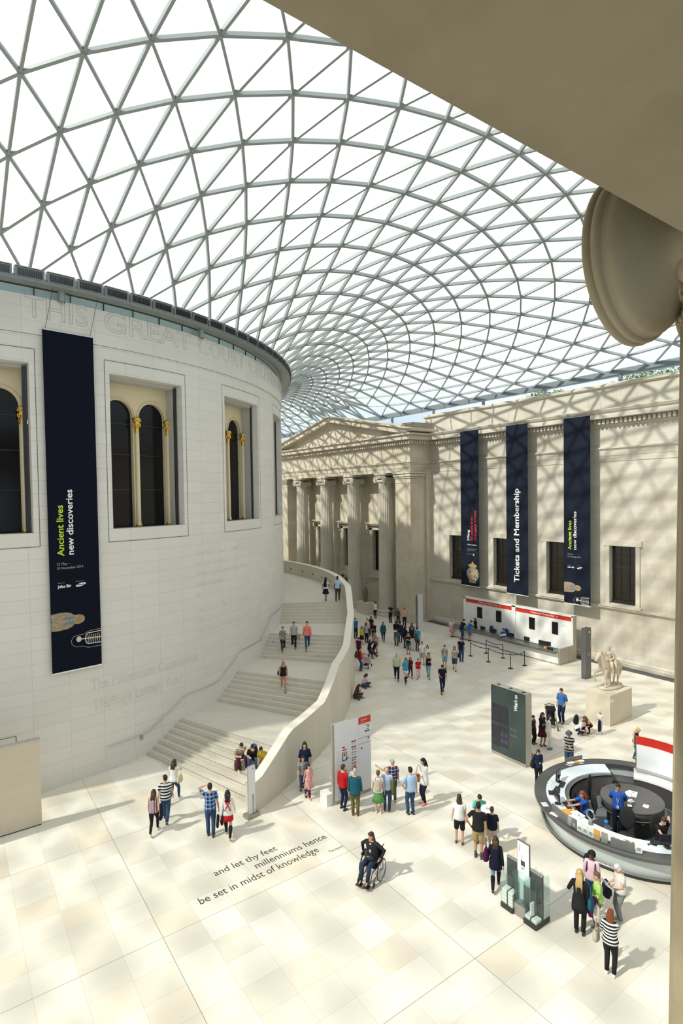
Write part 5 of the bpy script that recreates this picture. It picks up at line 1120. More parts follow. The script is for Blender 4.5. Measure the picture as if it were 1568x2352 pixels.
# ================================================================ statue on its plinth
m = MB(); m.box(25.20, 27.28, -31.74, -30.46, 0, 1.52); o = m.build('plinth', stone('plinth_stone', (0.68,0.62,0.50), (0.52,0.45,0.33), 'xy', 1.05, .51, .008, var=.06, stain=.3, jstr=.35)); tag(o, 'large pale stone block plinth under the horse statue', 'plinth')
mb = MB(); mb.box(25.26,25.50,-31.755,-31.74,1.2,1.33); mb.build('label_plate', M_paper, o)
M_marble = mat('aged_marble', (0.60,0.52,0.40), .5, noise=.12, nscale=3)
def remesh(o, v=.02, sm=4, sub=False):
    r = o.modifiers.new('r', 'REMESH'); r.mode = 'VOXEL'; r.voxel_size = v; r.use_smooth_shade = True
    if sm: s = o.modifiers.new('s', 'SMOOTH'); s.iterations = sm; s.factor = .5
def limb(mb, pts, rad_, n=10): mb.tube(pts, rad_, n)
def horse_statue():
    t = thing('equestrian_statue', 'cream marble statue of a youth riding a horse with one foreleg raised', 'statue', (26.38,-31.05,1.52), rad(174))
    # local: +x forward (horse), z up
    b = MB(); b.lathe([(0,0),(.62,0),(.66,.05),(.62,.13),(0,.13)], (0,0,0), 24)
    for v in range(len(b.v)): x,y,z = b.v[v]; b.v[v] = (x*1.25-.1, y*.62, z)
    b.build('oval_base', M_marble, t, True)
    h = MB(); Z = .13
    h.ball((0,0,Z+.98), .60,.25,.27, 20); h.ball((.42,0,Z+1.03), .25,.23,.30, 16); h.ball((-.45,0,Z+1.02), .28,.25,.28, 16)
    limb(h, [(.45,0,Z+1.08),(.60,0,Z+1.35),(.72,0,Z+1.6),(.78,0,Z+1.72)], [.26,.21,.16,.12], 14)
    limb(h, [(.74,0,Z+1.72),(.88,0,Z+1.64),(1.02,0,Z+1.50),(1.10,0,Z+1.42)], [.13,.115,.085,.07], 12)
    for s in (-1,1):
        h.tube([(.74,s*.06,Z+1.8),(.76,s*.075,Z+1.92)], [.035,.012], 6); h.ball((.86,s*.105,Z+1.69), .035,.028,.03, 8); h.ball((1.10,s*.05,Z+1.44), .025,.02,.02, 8)
    h.tube([(.40,0,Z+1.45),(.52,0,Z+1.66),(.64,0,Z+1.82),(.76,0,Z+1.87)], [.04,.05,.05,.03], 8)
    limb(h, [(.45,.14,Z+.9),(.50,.14,Z+.62),(.48,.14,Z+.45),(.50,.14,Z+.2),(.52,.14,Z+.06),(.57,.14,Z+.0)], [.12,.075,.06,.04,.045,.06])
    limb(h, [(.48,-.14,Z+.9),(.74,-.16,Z+.80),(.95,-.17,Z+.76),(.97,-.17,Z+.52),(.90,-.17,Z+.38),(.86,-.17,Z+.31)], [.12,.08,.055,.04,.042,.055])
    for s, d in ((-1,0),(1,.12)):
        limb(h, [(-.50+d,s*.14,Z+1.0),(-.45+d,s*.15,Z+.72),(-.62+d,s*.15,Z+.50),(-.58+d,s*.15,Z+.22),(-.56+d,s*.15,Z+.06),(-.50+d,s*.15,Z+.0)], [.19,.12,.065,.042,.045,.06])
    limb(h, [(-.70,0,Z+1.12),(-.86,0,Z+1.0),(-.90,0,Z+.7),(-.86,0,Z+.4)], [.05,.075,.08,.03])
    h.tube([(.02,0,Z),(.02,0,Z+.8)], .09, 10)
    o = h.build('horse', M_marble, t); remesh(o, .017, 2)
    r = MB(); zz = Z+1.25
    limb(r, [(-.02,0,zz-.05),(-.02,0,zz+.15),(.0,0,zz+.36),(.0,0,zz+.46),(.0,0,zz+.54)], [.15,.125,.15,.09,.055], 14)
    r.ball((.02,0,zz+.66), .095,.08,.115, 14); r.ball((.0,0,zz+.71), .105,.095,.09, 14); r.ball((.11,0,zz+.65), .02,.014,.02, 6)
    r.tube([(0,-.20,zz+.43),(0,.20,zz+.43)], .065, 10)
    for s in (-1,1):
        limb(r, [(0,s*.18,zz+.42),(.02,s*.24,zz+.22),(.14,s*.18,zz+.08)] if s < 0 else [(0,s*.18,zz+.42),(-.02,s*.25,zz+.2),(.16,s*.16,zz+.12)], [.06,.048,.03])
        limb(r, [(.14,s*.17,zz+.10),(.22,s*.13,zz+.12)], [.035,.02], 8)
        limb(r, [(0,s*.10,zz),(.18,s*.27,zz-.10),(.20,s*.29,zz-.18),(.12,s*.29,zz-.42),(.08,s*.28,zz-.62),(.12,s*.29,zz-.68),(.20,s*.30,zz-.70)], [.10,.085,.07,.06,.035,.035,.025])
    o = r.build('rider', M_marble, t); remesh(o, .014, 2)
    c = MB(); limb(c, [(.02,-.15,zz+.42),(.12,0,zz+.36),(.06,.14,zz+.46),(-.12,.10,zz+.44),(-.14,-.08,zz+.44),(.02,-.15,zz+.42)], [.05,.06,.055,.05,.05,.05]); limb(c, [(-.10,.16,zz+.40),(-.12,.24,zz+.1),(-.08,.30,zz-.25),(-.05,.30,zz-.42)], [.07,.09,.08,.05]); limb(c, [(-.16,.05,zz+.4),(-.2,.1,zz+.0),(-.25,.15,zz-.3)], [.08,.1,.05])
    o = c.build('cloak', M_marble, t); remesh(o, .016, 2)
horse_statue()
# small sculpture by the portico
m = MB(); m.box(31.9, 32.75, -3.95, -2.1, 0, 1.15); o = m.build('plinth', M_portico); tag(o, 'small square stone plinth at the foot of the portico columns', 'plinth')
t = thing('stone_sculpture', 'dark weathered stone torso and head on the small plinth by the columns', 'sculpture', (32.3,-3.0,1.15))
s = MB(); limb(s, [(0,0,0),(0,.02,.5),(.02,0,.95),(.0,0,1.35),(0,0,1.45)], [.22,.24,.28,.2,.08], 10)
o = s.build('body', mat('brown_stone', (0.16,0.12,0.08), .8, noise=.3, nscale=6), t); remesh(o, .03, 2)
s = MB(); s.ball((0,0,1.9), .13,.13,.18, 12); s.tube([(0,0,1.4),(0,0,1.75)], .02, 6); o = s.build('head', mat('pale_brown_stone', (0.30,0.25,0.18), .8), t, True)
# ================================================================ ticket desk
def ticket_desk():
    t = thing('ticket_desk', 'long white ticket and membership counter with a tall panelled back wall', 'counter')
    m = MB(); m.box(33.78, 34.05, -24.36, -14.45, 0, 3.10)
    for (a, b) in ((-14.65,-14.45),(-19.60,-19.27),(-24.36,-24.25)): m.box(33.70, 33.80, a, b, 0, 3.08)
    m.box(33.70, 33.80, -24.36, -14.45, 2.99, 3.10)
    m.build('back_wall', M_white, t)
    m = MB(); m.box(33.70, 34.06, -24.40, -24.36, 0, 3.10); m.box(33.20, 33.70, -24.40, -24.34, 0, 1.1); m.build('end_panel', M_brushd, t)
    for k, (a, b) in enumerate(((-19.25,-14.68),(-24.23,-19.62))):
        m = MB(); m.box(33.76, 33.785, a, b, 2.69, 2.96); m.build('red_band', M_red, t)
        text_obj('lettering', 'Tickets and Membership  \u2192', .2, frame((33.755, b-1.25, 2.78), (0,-1,0), (0,0,1)), M_tw, t)
    for (y, dy) in ((-15.86,-16.35),(-17.76,-18.25),(-20.79,-21.27),(-22.7,-23.17)):
        m = MB(); m.box(33.74, 33.785, dy, y, 1.58, 2.44); o = m.build('screen', mat('black_screen', (0.006,0.006,0.008), .15), t)
    for (y, z, w) in ((-16.67,2.38,.7),(-21.57,2.33,.72),(-23.5,2.30,.7)):
        for i in range(8 if w != .7 or y > -20 else 2):
            text_obj('price_line', 'Adult ticket    16.50', .05, frame((33.772, y, z-.07*i), (0,-1,0), (0,0,1)), M_tg, t)
    m = MB(); m.box(32.36, 33.10, -19.38, -14.2, .05, .80); m.box(32.14, 33.10, -24.28, -19.38, .05, .80); m.build('counter_front', M_white, t)
    m = MB(); m.box(32.42, 33.0, -19.38, -14.2, 0, .05); m.box(32.2, 33.0, -24.25, -19.38, 0, .05); m.build('dark_kick', M_black, t)
    m = MB(); m.box(32.12, 33.16, -24.40, -24.28, 0, 1.10); m.build('end_panel', M_brushd, t)
    m = MB(); m.box(32.04, 32.75, -19.6, -14.2, .86, .92); m.box(31.82, 32.6, -24.3, -19.4, .86, .92)
    m.box(32.04, 32.08, -19.6, -14.2, .78, .86); m.box(31.82,31.86,-24.3,-19.4,.78,.86); m.build('steel_ledge', mat('counter_ledge_steel', (0.22,0.22,0.21), .35, .6), t)
    m = MB(); m.box(32.6, 33.1, -24.3, -14.2, .74, .80); m.build('worktop', M_grey, t)
    for a, b in ((-19.4,-14.3),(-24.25,-19.45)):
        x = 32.55 if b > -19 else 32.35
        m = MB(); m.box(x, x+.012, a, b, .92, 1.12); m.build('glass_upstand', M_glass, t)
ticket_desk()
def monitor(x, y, z, rz, label, w=.46, group='black monitors on the ticket counter'):
    t = thing('monitor', label, 'monitor', (x,y,z), rz, group)
    m = MB(); m.box(-w/2, w/2, -.02, .02, .12, .42); m.build('display', M_black, t)
    m = MB(); m.box(-w/2+.02, w/2-.02, -.026, -.02, .14, .40); m.build('screen', mat('dim_screen', (0.02,0.02,0.03), .15), t)
    m = MB(); m.tube([(0,.03,.02),(0,.04,.25)], .02, 8); m.lathe([(0,0),(.11,0),(.11,.012),(0,.02)], (0,.03,0), 16); m.build('stand', M_black, t)
    return t
# the screens face the clerks on the east side
P_ = ['nearest the queue end', 'beside the seated clerk', 'third from the queue end', 'fourth from the queue end', 'fifth from the queue end', 'next to the orange card end']
for i, (x, y) in enumerate(((32.85,-17.2),(32.85,-18.3),(32.8,-19.95),(32.78,-21.3),(32.75,-22.55),(32.78,-23.0))):
    monitor(x, y, .80, PI/2+(.35 if i == 5 else 0), 'black monitor on the ticket counter, '+P_[i])
m = MB(); m.rbox(32.7,-19.2,.93,.45,.30,.03,.5); m.rbox(32.75,-19.3,.99,.4,.25,.02,.5); tag(m.build('paper_tray', M_white), 'white angled tray on the ticket counter by the seated clerk', 'tray')
m = MB(); m.rbox(32.1,-23.3,.99,.20,.03,.16,PI/2); tag(m.build('orange_leaflet', M_orange), 'orange leaflet standing at the end of the ticket ledge', 'leaflet')
for i, (y, lb) in enumerate(((-23.55,'first dark card holder beside the orange leaflet'),(-23.8,'second dark card holder beside the orange leaflet'))):
    m = MB(); m.rbox(32.1,y,.99,.18,.05,.14,PI/2); m.rbox(32.09,y,.94,.2,.12,.02,PI/2); tag(m.build('card_holder', M_black), lb, 'card holder', 'dark card holders on the ticket ledge')
m = MB(); m.lathe([(0,0),(.09,0),(.09,.14),(.085,.14),(.085,.01),(0,.01)], (32.2,-16.9,.92), 16); tag(m.build('clear_bowl', M_glass), 'clear plastic bowl on the ticket ledge near the queue', 'bowl')
t = thing('desk_phone', 'black telephone at the far right end of the ticket counter', 'telephone', (32.85,-23.95,.80), .4)
m = MB(); m.rbox(0,0,.04,.2,.22,.06); m.build('phone_body', M_black, t); m = MB(); m.tube([(-.1,-.08,.1),(-.1,0,.12),(-.1,.08,.1)], .022, 8); m.build('handset', M_black, t)
def office_chair(x, y, rz, label, colr=(0.02,0.03,0.12), z=0, group=None, big=1.0):
    t = thing('office_chair', label, 'chair', (x,y,z), rz, group); M = mat('chair_cloth_%d' % int(colr[2]*100), colr, .8) if False else mat('chair_cloth_blue' if colr[2] > .05 else 'chair_cloth_black', colr, .8)
    m = MB(); m.lathe([(0,.44),(.24,.44),(.25,.48),(.22,.53),(0,.54)], (0,0,0), 16); m.build('seat', M, t, True)
    m = MB()
    m.ball((0,-.25,.62+.30*big), .235, .045, .33*big, 18)
    m.build('backrest', M, t, True); m = MB(); m.tube([(0,0,.1),(0,0,.45)], .03, 8); m.tube([(0,-.1,.42),(0,-.28,.45),(0,-.28,.75)], .025, 6); m.build('column', M_dark, t)
    for k in range(5):
        a = 2*PI*k/5; m = MB(); m.tube([(0,0,.12),(.26*math.cos(a),.26*math.sin(a),.07)], [.03,.018], 6); m.ball((.27*math.cos(a),.27*math.sin(a),.035), .03,.03,.035, 8); m.build('leg', M_dark, t)
    return t
office_chair(33.28,-17.5,PI/2,'empty blue rounded office chair behind the ticket counter', (0.02,0.04,0.2))
office_chair(33.38,-18.85,PI/2,'dark office chair under the seated ticket clerk')
# belt barrier posts
def stanchion(x, y, label):
    t = thing('barrier_post', label, 'barrier post', (x,y,0), 0, 'black belt barrier posts'); m = MB(); m.lathe([(0,0),(.17,0),(.17,.015),(.05,.035),(0,.035)], (0,0,0), 20); m.build('base', M_black, t, True)
    m = MB(); m.lathe([(.028,.03),(.028,.9),(.035,.91),(.035,.98),(0,.99)], (0,0,0), 12); m.build('pole', M_black, t, True)
SP = [(29.18,-19.22),(30.6,-19.43),(29.04,-20.94),(30.56,-20.95),(29.03,-22.8),(30.28,-22.97)]
for p, l in zip(SP, ('leftmost of the six','far left one, closer to the counter','near one in the middle','far one in the middle','nearest the viewer','rightmost of the six')): stanchion(*p, 'black belt barrier post by the ticket desk, '+l)
for i, (a, b) in enumerate(((1,3),(0,2),(2,4),(4,5))):
    A, B = SP[a], SP[b]; m = MB(); P = [Vector((A[0]+(B[0]-A[0])*k/8, A[1]+(B[1]-A[1])*k/8, .93-.10*math.sin(PI*k/8))) for k in range(9)]
    for p, q in zip(P[:-1], P[1:]): m.bar(p, q, .006, .05)
    tag(m.build('barrier_belt', M_black), 'black belt stretched between barrier posts, '+('the run closest to the counter','the left near run','the right near run','the short end run')[i], 'barrier belt', 'barrier belts')
# ================================================================ round information desk
DC = (17.85,-36.68)
M_worktop = mat('glass_white_worktop', (0.72,0.80,0.84), .2)
M_deskglass = mat('pale_backpainted_glass', (0.55,0.60,0.60), .15)
M_steelrim = mat('desk_rim_steel', (0.30,0.30,0.29), .3, .7)
def info_desk():
    t = thing('information_desk', 'large round information desk with grey rim, pale glass front and white worktop', 'desk')
    a0, a1 = rad(60), rad(385-40)
    m = MB(); m.arcprism([(2.80,0),(2.97,0),(2.97,.10),(2.80,.10)], DC, a0, rad(420), 80); m.build('kick', M_black, t)
    m = MB(); m.tube([(DC[0]+2.99*math.cos(a), DC[1]+2.99*math.sin(a), .14) for a in np.linspace(rad(60), rad(420), 90)], .035, 8); m.build('foot_rail', M_steelrim, t, True)
    m = MB(); m.arcprism([(2.84,.10),(2.90,.10),(3.02,.74),(2.96,.74)], DC, rad(0), rad(360), 90); m.build('glass_front', M_deskglass, t)
    for a in range(-150, 200, 18):
        q = MB(); q.rbox(DC[0]+2.98*math.cos(rad(a)), DC[1]+2.98*math.sin(rad(a)), .42, .012, .01, .6, rad(a)); 
    m = MB(); m.arcprism([(2.85,.70),(3.20,.72),(3.24,.76),(3.24,.84),(3.20,.87),(2.88,.87),(2.85,.84)], DC, rad(0), rad(360), 90); m.build('grey_rim', mat('desk_rim_grey', (0.115,0.115,0.115), .38, .35), t)
    m = MB(); m.arcprism([(2.20,.76),(2.88,.76),(2.88,.815),(2.20,.815)], DC, rad(48), rad(345), 80); m.build('worktop', M_worktop, t)
    m = MB(); m.arcprism([(2.18,.0),(2.22,.0),(2.22,.80),(2.18,.80)], DC, rad(150), rad(345), 60); m.build('inner_skirt', mat('desk_inside', (0.05,0.05,0.055), .5), t)
    m = MB(); m.arcprism([(2.0,0.0),(2.05,0.0),(2.05,.76),(2.0,.76)], DC, rad(48), rad(150), 30); m.arcprism([(2.0,.70),(2.3,.70),(2.3,.76),(2.0,.76)], DC, rad(48), rad(150), 30); m.build('inner_cabinet', mat('desk_cabinet', (0.12,0.12,0.12), .5), t)
    m = MB(); m.arcprism([(2.3,0),(2.8,0),(2.8,.45),(2.3,.45)], DC, rad(27), rad(48), 14); m.build('low_shelf', mat('desk_low_grey', (0.09,0.09,0.095), .5), t)
    m = MB(); m.arcprism([(2.05,.0),(2.8,.0),(2.8,.72),(2.05,.72)], DC, rad(-25), rad(27), 22); m.build('rear_cabinet', mat('desk_cabinet_dark', (0.06,0.055,0.055), .45), t)
    m = MB(); m.arcprism([(2.02,.73),(2.88,.73),(2.88,.80),(2.02,.80)], DC, rad(-25), rad(27), 22); m.build('rear_worktop', M_white, t)
    # raised display ledge on the near side
    m = MB(); m.arcprism([(2.98,.87),(3.04,.87),(3.04,1.12),(2.98,1.12)], DC, rad(154), rad(169.5), 6); m.build('raised_panel', mat('raised_panel_grey', (.20,.20,.20), .45, .3), t)
    m = MB(); m.arcprism([(3.04,.87),(3.10,.87),(3.10,1.12),(3.04,1.12)], DC, rad(196), rad(208), 8); m.build('raised_panel', mat('raised_panel_grey', (.20,.20,.20), .45, .3), t)
    m = MB(); m.arcprism([(2.6,.0),(2.61,0),(2.61,.012),(2.6,.012)], DC, 0, rad(360), 60); m.lathe([(0,.0),(2.8,.0),(2.8,.012),(0,.012)], (*DC,0), 60); m.build('desk_floor', mat('blue_grey_floor', (0.16,0.18,0.20), .3), t)
info_desk()
def round_table():
    t = thing('round_table', 'round grey table with thick apron inside the information desk', 'table', (17.87,-36.62,0))
    m = MB(); m.lathe([(0,.97),(.99,.97),(1.0,.96),(1.0,.93),(.98,.90),(0,.90)], (0,0,0), 56); m.build('tabletop', mat('table_grey', (0.105,0.105,0.105), .42), t)
    m = MB(); m.lathe([(.97,.62),(.98,.90),(.9,.90),(.9,.62),(.97,.62)], (0,0,0), 56); m.build('apron', mat('table_apron', (0.05,0.048,0.045), .4), t, True)
    m = MB(); m.lathe([(.78,0),(.80,.62),(0,.62)], (0,0,0), 48); m.build('drum_base', mat('table_base', (0.035,0.035,0.037), .5), t, True)
    m = MB(); m.tube([(1.03*math.cos(a),1.03*math.sin(a),.70) for a in np.linspace(0,2*PI,61)[:-1]], .014, 6, closed=True); m.build('steel_hoop', M_brush, t, True)
round_table()
def paper(x, y, z, w, h, rz, label, m=M_paper, th=.004, name='paper_sheet', cat='paper', group=None, inks=0):
    b = MB(); b.rbox(0,0,th/2,w,h,th); o = b.build(name, m, None, loc=(x,y,z), rz=rz); tag(o, label, cat, group)
    if inks:
        q = MB(); rnd = random.Random(int(x*1000))
        for i in range(inks):
            q.rbox(rnd.uniform(-w*.3,w*.3), rnd.uniform(-h*.35,h*.35), th+.001, rnd.uniform(.02,w*.35), rnd.uniform(.01,h*.2), .001)
        q.build('print', M_tg, o)
    return o
paper(18.14,-36.49,.972,.42,.30,.35,'large open printed sheet lying on the round grey table', inks=5)
paper(18.02,-36.42,.978,.34,.26,.1,'second printed sheet overlapping the large one on the round table', inks=3)
paper(17.63,-36.70,.972,.24,.18,-.3,'small white sheet in the middle of the round table')
paper(17.72,-37.17,.972,.22,.17,.3,'lone white sheet near the right edge of the round table')
paper(17.28,-36.85,.972,.22,.18,.6,'black folder with a yellow edge on the near side of the round table', M_black, .03, 'folder', 'folder')
paper(17.28,-36.84,1.003,.17,.14,.6,'white pad lying on the black folder on the round table')
paper(17.05,-36.74,.972,.1,.13,.2,'yellow card on the round table behind the standing attendant', mat('yellow_card', (.7,.6,.02), .6), name='card', cat='card')
def dp(a, r): return DC[0]+r*math.cos(rad(a)), DC[1]+r*math.sin(rad(a))
# things on the worktop
monitor(*dp(107,2.53), .815, rad(107)+PI/2, 'black monitor on the far left of the round desk, seen from its side', .5, 'monitors on the round desk')
monitor(*dp(143.6,2.62), .815, rad(143.6)+PI/2, 'black monitor in front of the seated attendant in blue', .5, 'monitors on the round desk')
monitor(*dp(229.5,2.5), .815, rad(229.5)+PI/2, 'black monitor in front of the attendant in black', .52, 'monitors on the round desk')
def phone(a, r, label):
    x, y = dp(a, r); t = thing('desk_phone', label, 'telephone', (x,y,.815), rad(a), None); m = MB(); m.rbox(0,0,.03,.2,.22,.05); m.build('phone_body', M_black, t); m = MB(); m.tube([(-.06,-.09,.08),(-.07,0,.1),(-.06,.09,.08)], .025, 8); m.build('handset', M_black, t)
phone(129.3,2.66,'black telephone on the left of the round desk worktop')
def keyboard(a, r, label):
    x, y = dp(a, r); b = MB(); b.rbox(0,0,.012,.17,.44,.022); o = b.build('keyboard', M_black, None, loc=(x,y,.815), rz=rad(a)); tag(o, label, 'keyboard')
    k = MB()
    for i in range(4):
        for j in range(11): k.rbox(-.05+.034*i, -.19+.038*j, .027, .026, .03, .006)
    k.build('keys', mat('key_grey', (.05,.05,.055), .5), o)
keyboard(147,2.33,'black keyboard under the hands of the seated attendant in blue'); keyboard(226.5,2.28,'black keyboard beside the hand of the attendant in black'); keyboard(111,2.35,'black keyboard by the far left monitor'); keyboard(122,2.45,'black keyboard between the telephone and the attendant in blue')
for i, (a, r, w, h, mm, lb) in enumerate(((114,2.8,.3,.22,0,'loose map on the rim behind the far left monitor'),(146.5,3.1,.26,.19,0,'single white leaflet alone on the grey rim at the left'),(155.9,2.6,.3,.3,1,'orange leaflet stack beside the blue attendant keyboard'),(158.5,2.45,.3,.25,0,'white map pile just right of the orange stack'),(152.4,2.33,.26,.2,2,'small orange booklet in front of the desk fan'),(161.5,2.3,.4,.3,0,'wide printed map pile left of the desk fan'),(166.5,2.62,.4,.3,0,'wide printed map pile in front of the desk fan'),(188,2.4,.3,.24,0,'plain white sheet right of the desk fan'),(196.8,2.55,.3,.1,2,'orange card lying near the middle of the near worktop'),(210,2.45,.3,.22,0,'white sheet near the mouse of the attendant in black'),(205,2.5,.24,.1,2,'orange strip lying near the attendant in black'),(201,2.5,.3,.22,0,'printed sheet pile left of the black attendant keyboard'),(72,2.98,.34,.16,1,'orange leaflet on the far rim of the round desk'),(76,2.95,.3,.18,0,'white leaflets left of the orange one on the far rim'),(68,2.95,.3,.18,0,'white leaflets right of the orange one on the far rim'),(134.3,2.8,.2,.12,0,'grey note on the rim by the telephone'))):
    x, y = dp(a, r); z = .817 if r < 2.86 else .872
    if a in (155.9,161.5,166.5): th = .03
    else: th = .008
    paper(x, y, z, w, h, rad(a)+PI/2+.2*math.sin(i*3), lb, (M_paper, M_orange, M_orange)[mm], th, 'leaflet' if w < .35 else 'map_sheet', 'leaflet', 'leaflets on the round desk', inks=3 if mm == 0 else 0)
# leaflet holders standing on the rim
def holder(a, label, c, r=3.04, h=.30, w=.2):
    x, y = dp(a, r); t = thing('leaflet_holder', label, 'leaflet holder', (x,y,.87), rad(a)-PI/2, 'leaflet holders on the near rim')
    m = MB(); m.box(-w/2,w/2,.0,.012,0,h); m.box(-w/2,w/2,.07,.08,0,h*.6); m.box(-w/2,w/2,0,.08,0,.01); m.build('clear_holder', M_glass, t)
    m = MB(); m.box(-w/2+.01,w/2-.01,.02,.05,.01,h+.02); m.build('leaflet_stack', c, t)
    q = MB(); q.box(-.05,.05,.051,.053,.08,.18); q.build('cover_print', M_tg, t)
for a, lb, c in ((171.5,'leaflet holder with grey cards, leftmost on the near rim',M_brushd),(174.3,'small clear holder with a dark card on the near rim',M_grey),(178.1,'holder with white leaflets, first of the white row',M_paper),(181.5,'holder with white and orange leaflets in the row',M_paper),(185,'holder with a white leaflet with a ring print',M_paper),(188.3,'holder with plain orange leaflets at the end of the row',M_orange),(192.5,'empty clear holder with a silver card on the near rim',M_brushd)): holder(a, lb, c)
holder(210,'clear holder with a white picture leaflet, right of the raised grey panel',M_paper)
x, y = dp(158, 3.08); paper(x,y,.872,.16,.3,0,'white notice leaning on the raised grey panel at the left',th=.01)
# bladeless fan
x, y = dp(175.5, 2.34); t = thing('bladeless_fan', 'silver ring shaped desk fan on the near worktop', 'fan', (x,y,.815), rad(175-90))
m = MB(); m.lathe([(0,0),(.08,0),(.08,.02),(.065,.04),(.065,.16),(.05,.17),(0,.17)], (0,0,0), 20); m.build('fan_base', M_brush, t, True)
m = MB(); m.tube([(.14*math.sin(q), 0, .32+.15*math.cos(q)) for q in np.linspace(0,2*PI,33)[:-1]], .026, 10, closed=True); m.build('fan_ring', M_brush, t, True)
office_chair(*dp(104,1.7), rad(104)-PI/2, 'high backed black office chair left empty behind the blue attendant', (0.02,0.02,0.02), big=1.2)
office_chair(*dp(146,1.62), rad(146)-PI/2, 'black office chair under the attendant in blue', (0.02,0.02,0.02))
office_chair(*dp(200,1.6), rad(200)-PI/2, 'empty black office chair between the two attendants on the near side', (0.02,0.02,0.02), big=1.15)
office_chair(*dp(236,1.62), rad(236)-PI/2, 'black office chair under the attendant in black', (0.02,0.02,0.02))
# printer under the counter, fire extinguisher, first aid sign, bottle crate
t = thing('printer', 'pale printer in the cabinet under the far worktop', 'printer', (*dp(58,2.3),.32), rad(58)-PI/2)
m = MB(); m.box(-.2,.2,-.16,.16,0,.22); m.build('printer_body', mat('printer_grey', (.45,.45,.44), .5), t); m = MB(); m.box(-.15,.15,-.17,-.16,.05,.10); m.build('paper_slot', M_black, t)
def extinguisher(x, y, lb, z=0):
    t = thing('fire_extinguisher', lb, 'fire extinguisher', (x,y,z)); m = MB(); m.lathe([(0,0),(.07,0),(.07,.34),(.05,.40),(.02,.43),(0,.43)], (0,0,0), 16); m.build('cylinder', mat('extinguisher_red', (.55,.01,.01), .25), t, True)
    m = MB(); m.tube([(0,0,.42),(0,0,.47),(.07,0,.49)], .014, 6); m.tube([(.02,0,.45),(.08,0,.4),(.085,0,.2)], .012, 6); m.build('hose_and_handle', M_black, t)
extinguisher(*dp(60,1.85), 'red fire extinguisher standing in front of the printer cabinet', .012); extinguisher(*dp(118,1.75), 'red fire extinguisher in the shade under the left worktop'); extinguisher(*dp(38,1.25), 'red fire extinguisher mostly hidden behind the round table')
m = MB(); m.rbox(*(17.87+.82*math.cos(rad(231)), -36.62+.82*math.sin(rad(231))), .52, .012, .2, .1, rad(231)); o = m.build('first_aid_sign', mat('sign_green', (.02,.16,.05), .5)); tag(o, 'small green first aid sign on the base of the round table', 'sign')
m = MB(); a = rad(231); cx, cy = 17.87+.835*math.cos(a), -36.62+.835*math.sin(a); m.rbox(cx,cy,.52,.004,.05,.02,a); m.rbox(cx,cy,.52,.004,.02,.05,a); m.build('white_cross', M_paper, o)
t = thing('water_bottle', 'blue capped water bottle on the floor beside the standing attendant', 'bottle', (16.72,-36.35,.012)); m = MB(); m.lathe([(0,0),(.09,0),(.09,.3),(.05,.36),(0,.36)], (0,0,0), 14); m.build('bottle_body', M_glass, t, True); m = MB(); m.lathe([(0,.34),(.08,.34),(.07,.44),(0,.46)], (0,0,0), 12); m.build('cap', mat('bottle_blue', (.03,.25,.7), .4), t, True)
# mouse and mouse mat
paper(*dp(221,2.31), .816, .24,.2,rad(20),'black mouse mat under the hand of the attendant in black', M_black, .004, 'mouse_mat', 'mouse mat')
x, y = dp(217,2.42); m = MB(); m.ball((0,0,.012), .05,.03,.02, 10); o = m.build('computer_mouse', M_black, None, True, (x,y,.818), .5); tag(o, 'small black mouse on the worktop left of the attendant in black', 'mouse')
# curved red and white panel
t = thing('curved_screen', 'white curved panel with a red top band on the far rim of the desk', 'screen')
m = MB(); m.arcprism([(2.50,.96),(2.56,.96),(2.56,1.92),(2.50,1.92)], DC, rad(-40), rad(25), 26); m.build('white_panel', mat('panel_white', (0.80,0.82,0.84), .4), t)
m = MB(); m.arcprism([(2.495,1.90),(2.565,1.90),(2.565,2.20),(2.495,2.20)], DC, rad(-40), rad(25), 26); m.build('red_band', M_red, t)
m = MB(); m.arcprism([(2.46,.90),(2.62,.90),(2.62,.97),(2.46,.97)], DC, rad(-40), rad(26), 26); m.build('steel_foot', M_brush, t)
m = MB(); x, y = dp(25.3, 2.53); m.rbox(x,y,1.56,.08,.03,1.28,rad(25)); m.build('edge_trim', M_brush, t)
# display shelf on the far rim
t = thing('rim_shelf', 'grey leaflet shelf on the far rim of the round desk', 'shelf', (*dp(71,3.08),.87), rad(71-90))

m = MB(); m.box(-.38,.42,-.02,.02,0,.20); m.box(-.38,.42,-.2,0,0,.02); m.build('shelf_board', M_grey, t); m = MB(); m.box(-.34,-.05,-.17,-.04,.02,.05); m.box(.2,.4,-.17,-.04,.02,.05); m.build('leaflet_pile', M_paper, t); m = MB(); m.box(-.0,.17,-.17,-.04,.02,.05); m.build('orange_leaflet_pile', M_orange, t)
